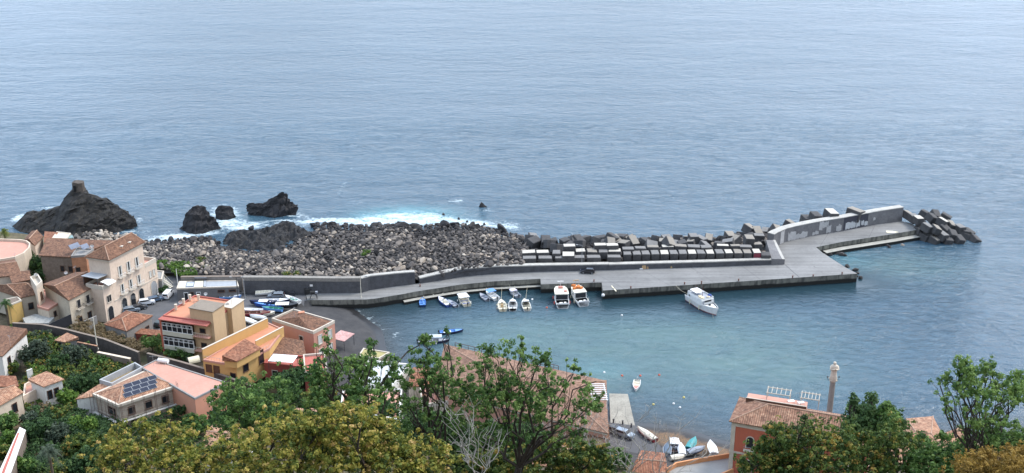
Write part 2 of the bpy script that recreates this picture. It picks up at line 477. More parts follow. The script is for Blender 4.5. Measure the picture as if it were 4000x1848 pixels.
# lapping line along the black beach
bl = np.array([W(u, v, 0)[:2] for u, v in [(1395, 1195), (1400, 1215), (1430, 1235), (1455, 1262), (1502, 1285), (1545, 1290), (1556, 1330)]])
P_ = np.stack([SX.ravel(), SY.ravel()], 1); d2 = np.full(len(P_), 1e9)
for a, b_ in zip(bl[:-1], bl[1:]):
    ab = b_ - a; tt = np.clip(((P_ - a) @ ab) / (ab @ ab), 0, 1)[:, None]; d2 = np.minimum(d2, ((P_ - a - tt * ab) ** 2).sum(1))
foam = np.maximum(foam, 0.62 * np.exp(-d2.reshape(SX.shape) / 0.8))
bl = np.array([W(u, v, 0)[:2] for u, v in [(2500, 1645), (2628, 1657), (2700, 1672), (2860, 1722)]])
teal = sum(blob(*a) for a in [(2500, 1420, 520, 150, .8), (2250, 1300, 450, 90, .55), (2900, 1330, 420, 110, .6), (3500, 1040, 260, 60, .75), (1900, 1330, 300, 90, .45), (3100, 1480, 300, 90, .5), (2300, 1500, 150, 50, .5)])
aqua = sum(blob(*a) for a in [(1600, 832, 170, 26, 1.0), (1450, 850, 90, 18, .6), (1700, 860, 150, 18, .5), (3300, 1010, 80, 30, .3), (2330, 1440, 120, 40, .22), (900, 860, 80, 30, .25)])
HARB = W2([(1200, 1160), (1600, 1140), (2100, 1108), (2400, 1135), (3350, 1085), (3500, 1250), (3700, 1500), (3300, 2100), (900, 2100)], 0)
calm = np.zeros_like(SX)
Hc = np.array([p[:] for p in HARB]); d2 = np.full(SX.size, 1e9)
for a, b_ in zip(Hc, np.roll(Hc, -1, 0)):
    ab = b_ - a; tt = np.clip(((P_ - a) @ ab) / (ab @ ab), 0, 1)[:, None]; d2 = np.minimum(d2, ((P_ - a - tt * ab) ** 2).sum(1))
calm = smoothstep(-50, 34, np.where(in_poly(SX, SY, Hc), np.sqrt(d2).reshape(SX.shape), -np.sqrt(d2).reshape(SX.shape)))
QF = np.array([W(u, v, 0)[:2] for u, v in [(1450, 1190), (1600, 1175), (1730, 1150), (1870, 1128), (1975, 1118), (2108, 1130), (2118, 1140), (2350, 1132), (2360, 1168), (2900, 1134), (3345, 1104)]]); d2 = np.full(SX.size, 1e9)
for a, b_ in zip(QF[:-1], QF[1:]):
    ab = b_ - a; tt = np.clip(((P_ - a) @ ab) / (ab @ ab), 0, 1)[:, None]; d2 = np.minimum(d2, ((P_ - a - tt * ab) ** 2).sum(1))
lee_shade = np.exp(-d2.reshape(SX.shape) / 110.0)
dSea = -coast_dist(SX, SY)
dSea = np.where((SX > -80) & (SY < 300), dSea, 99)
shal = np.exp(-np.maximum(dSea, 0) / 7.0)
ny, nx = SX.shape
idx = np.arange(ny * nx).reshape(ny, nx)
q = np.stack([idx[:-1, :-1], idx[:-1, 1:], idx[1:, 1:], idx[1:, :-1]], -1).reshape(-1, 4)
# real swell on the near water
SZ = np.zeros_like(SX)
outer = smoothstep(300, 360, SY)
inb = (np.abs(SX) < 300) & (SY < 480) & (SY > 180)
for j, i in zip(*np.nonzero(inb)):
    x, y = SX[j, i], SY[j, i]
    SZ[j, i] = noise.fractal(Vector((x * .055, y * .14, 1.7)), 1.0, 2.1, 3) * (0.05 + 0.16 * outer[j, i]) + foam[j, i] * 0.25 * noise.noise(Vector((x * .5, y * .6, 9)))
me = mesh_np('sea', np.stack([SX.ravel(), SY.ravel(), SZ.ravel()], 1), q, 4, [], smooth=True)
for nm, arr in (('foam', foam), ('teal', teal), ('aqua', aqua), ('shal', shal), ('calm', calm), ('lee_shade', lee_shade)):
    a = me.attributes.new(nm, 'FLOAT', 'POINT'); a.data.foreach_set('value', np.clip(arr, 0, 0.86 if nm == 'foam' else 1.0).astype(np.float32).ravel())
m, t, b = new_mat('sea_water')
geo = N(t, "ShaderNodeNewGeometry")
def noi(scale, sxy, det=4.0, rough=0.6, rot=0.0, dist=0.0):
    mp = N(t, "ShaderNodeMapping"); mp.inputs['Scale'].default_value = (sxy[0], sxy[1], 1); mp.inputs['Rotation'].default_value = (0, 0, rot)
    L(t, geo.outputs['Position'], mp.inputs['Vector'])
    n = N(t, "ShaderNodeTexNoise", Scale=scale, Detail=det, Roughness=rough, Distortion=dist); L(t, mp.outputs[0], n.inputs['Vector'])
    return n.outputs['Fac']
wl = noi(0.018, (0.55, 1.6), 3.0, 0.55, R(12))            # wide bands of swell
wm = noi(0.10, (0.7, 1.3), 4.0, 0.62, R(-24), 0.8)
ws = noi(0.36, (0.75, 1.25), 5.0, 0.68, R(22), 0.8)
wf = noi(1.6, (0.8, 1.2), 4.0, 0.65, R(-15))
def att(nm):
    a = N(t, "ShaderNodeAttribute"); a.attribute_name = nm; return a.outputs['Fac']
deep = (0.028, 0.062, 0.094)
c = mixc(t, ramp(t, wl, [(0.35, (0, 0, 0)), (0.65, (1,) * 3)]).outputs['Color'], deep, (0.038, 0.080, 0.118))
c = mixc(t, ramp(t, ws, [(0.32, (0, 0, 0)), (0.7, (1,) * 3)]).outputs['Color'], c, (0.046, 0.095, 0.136))
c = mixc(t, math_(t, 'MULTIPLY', att('teal'), math_(t, 'ADD', 0.25, wm)), c, (0.085, 0.150, 0.150))
c = mixc(t, math_(t, 'MULTIPLY', att('lee_shade'), 0.8), c, (0.010, 0.024, 0.028))  # dark reflection and shade of the quay, painted into the water colour
c = mixc(t, att('shal'), c, (0.045, 0.055, 0.06))
c = mixc(t, math_(t, 'MULTIPLY', att('aqua'), math_(t, 'MULTIPLY_ADD', ws, 1.3, 0.1)), c, (0.09, 0.27, 0.31))
fn = noi(0.22, (0.6, 1.5), 8.0, 0.72, R(10), 1.2); fn2 = noi(1.1, (0.8, 1.3), 6.0, 0.7, 0.0, 0.8)
th = math_(t, 'ADD', math_(t, 'MULTIPLY', fn, 0.5), math_(t, 'MULTIPLY', fn2, 0.5))
ths = math_(t, 'MULTIPLY', math_(t, 'SUBTRACT', th, 0.36), 3.4)
fo = math_(t, 'SUBTRACT', math_(t, 'MULTIPLY', att('foam'), 1.0), ths)
fr = ramp(t, math_(t, 'MULTIPLY', fo, 2.0), [(0.0, (0, 0, 0)), (0.4, (0.35,) * 3), (1.0, (0.9,) * 3)])
c = mixc(t, fr.outputs['Color'], c, (0.60, 0.70, 0.73))
L(t, c, b.inputs['Base Color'])
ro = mixc(t, fr.outputs['Color'], (0.05,) * 3, (0.8,) * 3)
L(t, ro, b.inputs['Roughness'])
b.inputs['IOR'].default_value = 1.333
h = math_(t, 'ADD', math_(t, 'MULTIPLY', wm, 3.0), math_(t, 'ADD', math_(t, 'MULTIPLY', ws, 1.9), math_(t, 'MULTIPLY', wf, 0.30)))
h = math_(t, 'ADD', h, math_(t, 'MULTIPLY', wl, 6.0))
bp = N(t, "ShaderNodeBump", Strength=1.0, Distance=0.42); h = math_(t, 'MULTIPLY', h, math_(t, 'MULTIPLY', math_(t, 'MULTIPLY_ADD', att('calm'), -0.45, 1.0), math_(t, 'MULTIPLY_ADD', att('lee_shade'), -0.9, 1.0))); sp_ = N(t, "ShaderNodeSeparateXYZ"); L(t, geo.outputs['Position'], sp_.inputs[0])
mr = N(t, "ShaderNodeMapRange"); L(t, sp_.outputs[1], mr.inputs[0])
for i_, v_ in ((1, 300.0), (2, 900.0), (3, 1.0), (4, 0.9)): mr.inputs[i_].default_value = v_
h = math_(t, 'MULTIPLY', h, mr.outputs[0]); L(t, h, bp.inputs['Height']); L(t, bp.outputs[0], b.inputs['Normal'])
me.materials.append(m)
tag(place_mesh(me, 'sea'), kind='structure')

# ---------------------------------------------------------------- quay deck
DECKZ = 2.6
def weathered_wall(name, base, top_c, streak=(0.05, 0.05, 0.045), zhi=2.2):
    """concrete with rain streaks and a black tide band at the bottom"""
    if name in MATS: return MATS[name]
    m, t, b = new_mat(name)
    g = N(t, "ShaderNodeNewGeometry"); s = N(t, "ShaderNodeSeparateXYZ"); L(t, g.outputs['Position'], s.inputs[0])
    mp = N(t, "ShaderNodeMapping"); mp.inputs['Scale'].default_value = (1, 1, 0.18); L(t, g.outputs['Position'], mp.inputs['Vector'])
    n = N(t, "ShaderNodeTexNoise", Scale=0.9, Detail=6.0, Roughness=0.7); L(t, mp.outputs[0], n.inputs['Vector'])
    n2 = N(t, "ShaderNodeTexNoise", Scale=0.35, Detail=7.0, Roughness=0.7); L(t, g.outputs['Position'], n2.inputs['Vector'])
    c = ramp(t, n2.outputs['Fac'], [(0.35, base), (0.68, top_c)]).outputs['Color']
    c = mixc(t, ramp(t, n.outputs['Fac'], [(0.44, (0, 0, 0)), (0.6, (0.85,) * 3)]).outputs['Color'], c, streak)
    tide = ramp(t, math_(t, 'MULTIPLY', math_(t, 'MULTIPLY_ADD', n2.outputs['Fac'], 0.8, s.outputs[2]), 0.5), [(0.72, (1,) * 3), (0.88, (0,) * 3)])
    c = mixc(t, tide.outputs['Color'], c, (0.012, 0.012, 0.010))
    L(t, c, b.inputs['Base Color']); b.inputs['Roughness'].default_value = 0.9
    bp = N(t, "ShaderNodeBump", Strength=0.5, Distance=0.15); L(t, n2.outputs['Fac'], bp.inputs['Height']); L(t, bp.outputs[0], b.inputs['Normal'])
    MATS[name] = m
    return m
quay_face = weathered_wall('quay_face', (0.13, 0.125, 0.105), (0.24, 0.23, 0.19))
m, t, b = new_mat('quay_concrete')
g = N(t, "ShaderNodeNewGeometry")
n1 = N(t, "ShaderNodeTexNoise", Scale=0.06, Detail=7.0, Roughness=0.65); L(t, g.outputs['Position'], n1.inputs['Vector'])
n2 = N(t, "ShaderNodeTexNoise", Scale=1.4, Detail=7.0, Roughness=0.75); L(t, g.outputs['Position'], n2.inputs['Vector'])
n3 = N(t, "ShaderNodeTexNoise", Scale=0.35, Detail=4.0, Roughness=0.6); L(t, g.outputs['Position'], n3.inputs['Vector'])
c = ramp(t, n1.outputs['Fac'], [(0.34, (0.148, 0.147, 0.143)), (0.66, (0.212, 0.210, 0.204))]).outputs['Color']
c = mixc(t, 1.0, c, ramp(t, n2.outputs['Fac'], [(0.3, (0.86,) * 3), (0.7, (1.12,) * 3)]).outputs['Color'], 'MULTIPLY')
c = mixc(t, ramp(t, n3.outputs['Fac'], [(0.60, (0, 0, 0)), (0.72, (0.5,) * 3)]).outputs['Color'], c, (0.10, 0.10, 0.10))
mp4 = N(t, "ShaderNodeMapping"); mp4.inputs['Scale'].default_value = (.05, 1.3, 1); mp4.inputs['Rotation'].default_value = (0, 0, -.06); L(t, g.outputs['Position'], mp4.inputs['Vector'])
n4 = N(t, "ShaderNodeTexNoise", Scale=0.7, Detail=5.0, Roughness=0.6); L(t, mp4.outputs[0], n4.inputs['Vector'])
c = mixc(t, 1.0, c, ramp(t, n4.outputs['Fac'], [(0.36, (0.80,) * 3), (0.62, (1.10,) * 3)]).outputs['Color'], 'MULTIPLY')
n5 = N(t, "ShaderNodeTexNoise", Scale=0.9, Detail=2.0, Roughness=0.5); L(t, g.outputs['Position'], n5.inputs['Vector'])
c = mixc(t, ramp(t, n5.outputs['Fac'], [(0.70, (0, 0, 0)), (0.74, (0.55,) * 3)]).outputs['Color'], c, (0.075, 0.072, 0.07))
L(t, c, b.inputs['Base Color']); b.inputs['Roughness'].default_value = 0.88
MATS['quay_concrete'] = m
DECK = [(1195, 1146), (1300, 1145), (1413, 1143), (1447, 1132), (1636, 1107), (1741, 1092), (1804, 1080), (1930, 1069), (2100, 1061), (2378, 1054), (2800, 1041), (3065, 1030),
        (3023, 966), (3045, 956), (3067, 946), (3100, 937), (3166, 923), (3291, 903), (3430, 876), (3523, 864), (3557, 872), (3598, 895), (3489, 914), (3393, 929), (3290, 945), (3215, 960), (3188, 966),
        (3213, 987), (3300, 1043), (3349, 1069), (2900, 1099), (2355, 1135), (2350, 1103), (2113, 1111), (2111, 1089), (1930, 1099), (1804, 1111), (1636, 1137), (1573, 1149),
        (1468, 1166), (1426, 1170), (1300, 1172), (1200, 1172)]
mb = MB(); mb.prism(W2(DECK, DECKZ), -3.0, DECKZ, mi=1, top=0)
top_mesh(mb, 'quay', [MATS['quay_concrete'], quay_face], kind='structure')
# expansion joint and patched strips on the deck, laid 4 mm above it
mb = MB()
def strip(p, q, w, z, mb):
    p, q = Vector(p), Vector(q); d = (q - p).normalized(); n = Vector((-d.y, d.x)) * w / 2
    mb.face([(p.x - n.x, p.y - n.y, z), (q.x - n.x, q.y - n.y, z), (q.x + n.x, q.y + n.y, z), (p.x + n.x, p.y + n.y, z)])
a_, b_ = W2([(3066, 1034), (3122, 1083)], DECKZ); strip(a_, b_, 0.22, DECKZ + .004, mb)
for (x0, y0, x1, y1) in [(2300, 1056, 2440, 1128), (2700, 1045, 2790, 1105), (2500, 1052, 2620, 1117), (2900, 1040, 2970, 1092), (2112, 1090, 2356, 1104), (2356, 1104, 2800, 1082), (2800, 1082, 3120, 1066), (3200, 966, 3236, 912), (3393, 930, 3418, 880)]:
    a_, b_ = W2([(x0, y0), (x1, y1)], DECKZ); strip(a_, b_, 0.09, DECKZ + .004 + x0 * 1e-7, mb)
top_mesh(mb, 'joint_line', plain('joint_tar', (0.07, 0.07, 0.075)), kind='structure')
# low mooring ledges
LEDGE1 = [(1560, 1152), (1594, 1162), (1720, 1140), (1867, 1120), (1972, 1109), (2108, 1105), (2111, 1092), (1930, 1101), (1804, 1113), (1636, 1139)]
mb = MB()
edge = W2([(1573, 1151), (1636, 1139), (1804, 1112), (1930, 1100), (2110, 1090)], DECKZ)
out = []
for i, p in enumerate(edge):
    d = (edge[min(i + 1, len(edge) - 1)] - edge[max(i - 1, 0)]).normalized(); out.append(p + Vector((d.y, -d.x)) * 1.15)
mb.prism([p + Vector((0, 0.4)) for p in edge] + out[::-1], -2, 0.75, mi=1, top=0)
edge = W2([(3215, 961), (3290, 946), (3393, 930), (3489, 915), (3598, 896)], DECKZ)
out = []
for i, p in enumerate(edge):
    d = (edge[min(i + 1, len(edge) - 1)] - edge[max(i - 1, 0)]).normalized(); out.append(p + Vector((d.y, -d.x)) * 2.0)
mb.prism([p + Vector((0, 0.4)) for p in edge] + out[::-1], -2, 1.0, mi=1, top=0)
top_mesh(mb, 'quay_ledge', [plain('ledge_concrete', (0.33, 0.32, 0.28), 0.9, 0.15, 0.4, (0.14, 0.13, 0.11), .4), quay_face], kind='structure')

# ---------------------------------------------------------------- parapet walls
wall_stone = plain('wall_basalt', (0.070, 0.072, 0.080), 0.95, 0.28, 0.8, (0.14, 0.135, 0.13), 0.4, 0.6)
wall_cap = plain('wall_cap', (0.40, 0.385, 0.35), 0.9, 0.14, 0.5, (0.16, 0.15, 0.14), 0.5)
def wall_run(name, pts, z_top, thick, label, cap=0.25, z_base=-1.0, mats=None, cat='wall', base_z=DECKZ):
    """wall with its near face on the sighted base line, body and coping"""
    P = [Vector(p) for p in (W2(pts, base_z))]
    n = len(P); zt = z_top if hasattr(z_top, '__len__') else [z_top] * n
    back = []
    for i, p in enumerate(P):
        d = (P[min(i + 1, n - 1)] - P[max(i - 1, 0)]).normalized(); back.append(p + Vector((-d.y, d.x)) * thick)
    root = thing(name, (P[0].x, P[0].y, base_z), label, cat)
    off = Vector((P[0].x, P[0].y, base_z))
    mb = MB(); mb.prism(P + back[::-1], z_base, [z - cap for z in zt] + [z - cap for z in zt[::-1]])
    mats = mats or (wall_stone, wall_cap)
    mb.build('wall_body', mats[0], root, off)
    mb = MB(); cn_ = []
    ex = []
    for i, p in enumerate(P):
        d = (P[min(i + 1, n - 1)] - P[max(i - 1, 0)]).normalized(); nn = Vector((-d.y, d.x))
        cn_.append(p - nn * 0.06); ex.append(p + nn * (thick + .06))
    mb.prism(cn_ + ex[::-1], [z - cap for z in zt] * 1 + [z - cap for z in zt[::-1]], zt + zt[::-1])
    mb.build('coping', mats[1], root, off)
    return root
wall_run('parapet_wall', [(953, 1145), (1091, 1145), (1300, 1146), (1413, 1144)], [7.3, 7.3, 7.1, 7.0], 1.3, 'tall dark basalt wall behind the dry-docked boats, with a pale top course', 1.0,
         mats=(wall_stone, plain('top_course', (0.20, 0.185, 0.165), 0.95, .2, .8, (0.42, .40, .36), .45)))
wall_run('parapet_wall', [(1414, 1144), (1447, 1133), (1560, 1117), (1622, 1110)], [7.0, 6.9, 6.6, 6.4], 1.2, 'dark basalt wall with white coping from the lamp post to the broken gap', 0.3)
wall_run('parapet_wall', [(1640, 1108), (1741, 1093), (1804, 1081), (1930, 1070), (2100, 1062), (2378, 1055)], [4.3, 5.0, 5.1, 5.0, 4.7, 4.5], 1.5, 'curving low sea wall in front of the boulder heap, right of the gap', 0.3)
wall_run('parapet_wall', [(2379, 1055), (2800, 1042), (3018, 1034)], [4.4, 4.3, 4.3], 1.5, 'straight low sea wall in front of the rows of concrete cubes', 0.3)
big_wall = plain('sea_wall_concrete', (0.165, 0.160, 0.160), 0.9, 0.22, 0.35, (0.085, 0.085, 0.095), 0.55, 0.4)
seaw = wall_run('sea_wall', [(3020, 968), (3033, 961), (3048, 955), (3067, 946), (3100, 937), (3166, 923), (3215, 914), (3291, 902), (3324, 895), (3430, 875), (3523, 863)],
         [7.0] + [7.1] * 9 + [7.3], 2.2, 'high curved sea wall with flaking white patches round the pier head', 0.22, mats=(big_wall, wall_cap))
def wall_patch(pxs, col_mat, name):
    """thin plaster / paint skin on the near face of the sea wall, 3 cm proud"""
    base = [Vector(W(u, v, DECKZ)[:2]) for u, v in [(3020, 968), (3033, 961), (3048, 955), (3067, 946), (3100, 937), (3166, 923), (3215, 914), (3291, 902), (3324, 895), (3430, 875), (3523, 863)]]
    return base
SB = W2([(3020, 968), (3033, 961), (3048, 955), (3067, 946), (3100, 937), (3166, 923), (3215, 914), (3291, 902), (3324, 895), (3430, 875), (3523, 863)], DECKZ)
cum = [0.0]
for a, b_ in zip(SB[:-1], SB[1:]): cum.append(cum[-1] + (b_ - a).length)
def on_wall(s, z, proud=0.03):
    for i in range(len(SB) - 1):
        if s <= cum[i + 1] or i == len(SB) - 2:
            tt = (s - cum[i]) / (cum[i + 1] - cum[i]); d = (SB[i + 1] - SB[i]).normalized()
            p = SB[i].lerp(SB[i + 1], tt) - Vector((-d.y, d.x)) * proud
            return (p.x, p.y, z)
def s_of(u, v):
    """arc length along the wall under a sighted column"""
    best = min(((abs(W(u, v, DECKZ).x - on_wall(s, 0)[0]), s) for s in np.linspace(0, cum[-1], 240)))
    return best[1]
rg = random.Random(5)
soff = Vector(seaw.location)
def patch(u0, u1, z0, z1, mat, name, rag=0.35, seed=0, proud=0.03):
    g = random.Random(seed); s0, s1 = s_of(u0, 930), s_of(u1, 930)
    n = max(6, int((s1 - s0) / 0.5)); top = []; bot = []
    for i in range(n + 1):
        s = s0 + (s1 - s0) * i / n
        top.append((s, z1 + g.uniform(-rag, rag))); bot.append((s, max(DECKZ + .02, z0 + g.uniform(-rag, rag) * .6)))
    mb = MB()
    for i in range(n):
        mb.face([on_wall(bot[i][0], bot[i][1], proud), on_wall(bot[i + 1][0], bot[i + 1][1], proud), on_wall(top[i + 1][0], top[i + 1][1], proud), on_wall(top[i][0], top[i][1], proud)])
    mb.build(name, mat, seaw, soff)
pp = plain('flaked_plaster', (0.40, 0.39, 0.38), 0.9, 0.15, 1.2)
pg = plain('graffiti_white', (0.44, 0.45, 0.45), 0.8, 0.12, 1.5)
pdk = plain('graffiti_ground', (0.045, 0.045, 0.058), 0.9, 0.15, 1.0)
patch(3031, 3050, 2.7, 6.7, pp, 'plaster_patch', .3, 1); patch(3068, 3103, 2.7, 5.3, pp, 'plaster_patch', .45, 2); patch(3103, 3157, 2.7, 4.4, pp, 'plaster_patch', .45, 3)
patch(3178, 3206, 2.9, 3.9, pp, 'plaster_patch', .3, 4); patch(3206, 3222, 4.0, 6.8, pp, 'plaster_patch', .3, 5); patch(3222, 3246, 4.6, 6.7, pp, 'plaster_patch', .5, 6); patch(3240, 3260, 2.9, 5.5, pp, 'plaster_patch', .5, 7)
patch(3283, 3305, 2.8, 4.8, pp, 'plaster_patch', .4, 8)
patch(3314, 3426, 2.7, 6.95, pdk, 'graffiti_panel', .05, 9, .03)
patch(3324, 3352, 2.9, 5.0, pg, 'graffiti', .4, 10, .05); patch(3354, 3372, 2.9, 4.9, pg, 'graffiti', .5, 11, .05); patch(3374, 3392, 3.0, 5.1, pg, 'graffiti', .7, 12, .05); patch(3396, 3408, 3.3, 4.8, pg, 'graffiti', .3, 13, .05); patch(3411, 3426, 2.9, 4.4, pg, 'graffiti', .3, 14, .05)
patch(3452, 3462, 4.2, 5.0, pp, 'plaster_patch', .15, 15)
# stepped ramp joining the low wall to the sea wall
root = thing('end_ramp', W(3055, 1025, DECKZ), 'sloping concrete ramp joining the low wall to the curved sea wall', 'ramp')
off = Vector(root.location)
q = W2([(3012, 1035), (3064, 1033), (3026, 969), (2990, 972)], DECKZ)
mb = MB(); mb.prism([q[0], q[1], q[2], q[3]], -1, [4.5, 4.2, 5.2, 5.4] if True else 0)
mb.build('ramp_body', big_wall, root, off)
mb = MB()
a_, b_ = q[1], q[2]; d = (b_ - a_).normalized(); nn = Vector((d.y, -d.x))
mb.face([(a_.x, a_.y, 4.23), (b_.x, b_.y, 5.23), (b_.x - nn.x * .8, b_.y - nn.y * .8, 5.26), (a_.x - nn.x * .8, a_.y - nn.y * .8, 4.29)])
mb.build('edge_strip', wall_cap, root, off, fixn=False)
# ================================================================ sea rocks, boulders, concrete cubes
rock_dark = plain('lava_rock', (0.022, 0.021, 0.023), 0.95, 0.4, 0.35, (0.045, 0.040, 0.034), 0.4, 0.9)
rock_moss = plain('lava_rock_lichen', (0.020, 0.019, 0.019), 0.95, 0.45, 0.16, (0.060, 0.054, 0.036), 0.45, 0.9, stretch=(1, 1, 3))
def ridge_rock(name, sil, ybase_v, depth_f, depth_b, label, mat, seed=0, n=70, m_=34, rough=1.0, skew=0.0, round_=0.8):
    """rock with the sighted skyline `sil` [(u, v)...] along its crest; front slope depth_f metres, back slope depth_b"""
    um = sum(p[0] for p in sil) / len(sil)
    y0 = W(um, ybase_v, 0).y
    pts = [WY(u, v, y0) for u, v in sil]
    xs = np.array([p.x for p in pts]); zs = np.array([max(0.0, p.z) for p in pts])
    o0 = Vector(((xs[0] + xs[-1]) / 2, y0, 0))
    V = []
    X = np.linspace(xs[0], xs[-1], n)
    H = np.interp(X, xs, zs)
    hmax = max(H)
    for i in range(n):
        e = math.sin(math.pi * (i + .5) / n) ** 0.45          # plan outline closes at the ends
        for j in range(m_):
            s = j / (m_ - 1) * 2 - 1                          # -1 front .. 1 back
            k = (1 - abs(s) ** 1.15) ** round_
            dd = (depth_f if s < 0 else depth_b) * e * (0.55 + 0.45 * H[i] / hmax)
            x, y = X[i], y0 + s * dd
            z = -1.2 + (H[i] + 1.2) * k
            q = Vector((x * .22 + seed * 7, y * .22, z * .35))
            d1 = noise.fractal(q, 0.9, 2.1, 5); d2 = noise.fractal(q * 2.7 + Vector((5, 2, 9)), 0.9, 2.1, 4)
            strat = math.sin(z * 2.2 + x * .25 + d1 * 3) * .25
            am = rough * (1 - 0.75 * (1 if abs(s) < .03 else 0)) * min(1.0, .35 + H[i] / 5)
            V.append((x - o0.x + (d2 * 1.1) * am, y - o0.y + (d1 * 1.5 + strat) * am, z + (d2 * 1.2 + d1 * .5) * am * (0.35 if abs(s) < 0.1 else 1)))
    idx = np.arange(n * m_).reshape(n, m_)
    q = np.stack([idx[:-1, :-1], idx[1:, :-1], idx[1:, 1:], idx[:-1, 1:]], -1).reshape(-1, 4)
    o = place_mesh(mesh_np(name, V, q, 4, mat), name, o0)
    tag(o, label, 'rock')
    return o
stack = ridge_rock('sea_stack', [(48, 895), (62, 872), (85, 848), (104, 828), (131, 821), (150, 827), (180, 821), (218, 806), (237, 802), (251, 772), (267, 753), (281, 738), (290, 733), (325, 733), (343, 753),
                    (381, 764), (430, 789), (471, 813), (512, 843), (534, 866), (538, 893)], 884, 12, 11, 'big dark sea stack with a ruined tower stump on its top', rock_moss, 1, 110, 48, .72)
# the stump of a tower on the stack
tb = WY(307, 733, W(300, 884, 0).y)
root = thing('ruined_tower', (tb.x, tb.y, tb.z - 1.0), 'small roofless stone tower stump on the summit of the sea stack', 'ruin')
mb = MB(); ring = []
for k in range(2): pass
g = random.Random(3)
rings_o, rings_i = [], []
for z, r_ in ((-0.6, 2.1), (1.4, 1.9), (3.0, 1.85)):
    rings_o.append([(math.cos(a) * r_ * (1.05 if i % 2 else 1), math.sin(a) * r_ * .9, z + (g.uniform(-.35, .3) if z > 2 else 0)) for i, a in enumerate([2 * math.pi * k / 10 for k in range(10)])])
mb.loft(rings_o, close=True, capb=True)
mb.build('masonry', plain('tower_stone', (0.085, 0.070, 0.058), .95, .3, 1.5, (0.06, .055, .05), .5, .8), root)
mb = MB(); mb.box((-0.55, -1.72, 1.25), (0.75, 0.5, 1.9)); mb.build('doorway', plain('dark_void', (0.010, 0.010, 0.011), 1, 0, 1), root)
ridge_rock('sea_rock', [(702, 903), (714, 880), (721, 845), (732, 826), (752, 804), (768, 801), (780, 808), (792, 808), (806, 818), (818, 838), (836, 856), (850, 868), (858, 884), (862, 894)], 892, 5.5, 4,
           'black jagged rock rising from surf, left of two', rock_dark, 2, 60, 30, .8)
ridge_rock('sea_rock', [(840, 830), (847, 806), (855, 800), (872, 798), (890, 803), (906, 806), (914, 818), (916, 832)], 850, 3.0, 2.4, 'small black flat-topped rock in white surf', rock_dark, 3, 40, 22, .5)
ridge_rock('sea_rock', [(966, 800), (976, 791), (1000, 790), (1035, 790), (1050, 778), (1068, 768), (1085, 758), (1100, 746), (1112, 752), (1120, 770), (1126, 786), (1140, 790), (1148, 799), (1162, 804), (1168, 820), (1160, 826)], 834, 4.5, 4,
           'long black rock with one pointed peak, farthest right of the large rocks', rock_dark, 4, 80, 30, .9)
for k, (u, v, w_, h_) in enumerate([(1886, 804, 32, 16), (1733, 836, 14, 6), (1792, 853, 12, 5), (1825, 864, 12, 5), (1892, 874, 12, 6), (1110, 868, 34, 8), (1560, 868, 26, 5)]):
    ridge_rock('reef_rock', [(u - w_ / 2, v + 4), (u - w_ * .25, v - h_), (u + w_ * .1, v - h_ * .7), (u + w_ / 2, v + 3)], v + 4, 1.2, .9,
               ['black hump of rock offshore in open water beyond the surf', 'tiny rock tip at the right end of the turquoise surf', 'tiny rock tip in the white surf, second from the left of three', 'small wave-washed rock tip in white foam',
                'small rock tip in the foam near the right end of the surf', 'low rock sliver just off the lava shelf', 'wave-washed sliver in the middle of the surf'][k], rock_dark, 10 + k, 16, 10, .2)
# lava shelf: low dark flow between the boulders and the water
def flow(name, poly_px, zc, label, seed, mat):
    P = np.array([W(u, v, 0.8)[:2] for u, v in poly_px]); lo = P.min(0); hi = P.max(0)
    xs = np.arange(lo[0], hi[0], 0.55); ys = np.arange(lo[1], hi[1], 0.55); A, B = np.meshgrid(xs, ys)
    ins = in_poly(A, B, P)
    d2 = np.full(A.size, 1e9); Q = np.stack([A.ravel(), B.ravel()], 1)
    for a, b_ in zip(P, np.roll(P, -1, 0)):
        ab = b_ - a; tt = np.clip(((Q - a) @ ab) / (ab @ ab), 0, 1)[:, None]; d2 = np.minimum(d2, ((Q - a - tt * ab) ** 2).sum(1))
    d = np.sqrt(d2).reshape(A.shape); d = np.where(ins, d, -d)
    Z = np.zeros_like(A)
    for j in range(A.shape[0]):
        for i in range(A.shape[1]):
            q = Vector((A[j, i] * .16 + seed, B[j, i] * .16, 0))
            Z[j, i] = -1.5 + (zc + 1.5) * smoothstep(-1, 5, d[j, i]) + noise.fractal(q, .7, 2.2, 6) * 1.5 + abs(noise.noise(q * 3.3)) * 1.4 + noise.fractal(q * 6, .6, 2.1, 4) * .75
    mk = (d[:-1, :-1] > -2.0)
    ny, nx = A.shape; idx = np.arange(ny * nx).reshape(ny, nx)
    q = np.stack([idx[:-1, :-1], idx[:-1, 1:], idx[1:, 1:], idx[1:, :-1]], -1)[mk]
    used, inv = np.unique(q, return_inverse=True)
    V = np.stack([A.ravel()[used], B.ravel()[used], Z.ravel()[used]], 1)
    o = place_mesh(mesh_np(name, V, inv.reshape(-1, 4), 4, mat), name); tag(o, label, 'rock')
flow('lava_shelf', [(850, 935), (866, 905), (940, 893), (1000, 885), (1060, 880), (1120, 868), (1170, 870), (1240, 895), (1236, 915), (1190, 935), (1120, 955), (1060, 978), (960, 978), (890, 970), (860, 955)],
     1.5, 'broad flow of solid black lava between the boulders and the breaking sea', 4, plain('lava_flow', (0.024, 0.024, 0.026), .95, .45, .4, (0.06, 0.055, 0.042), .4, .8))
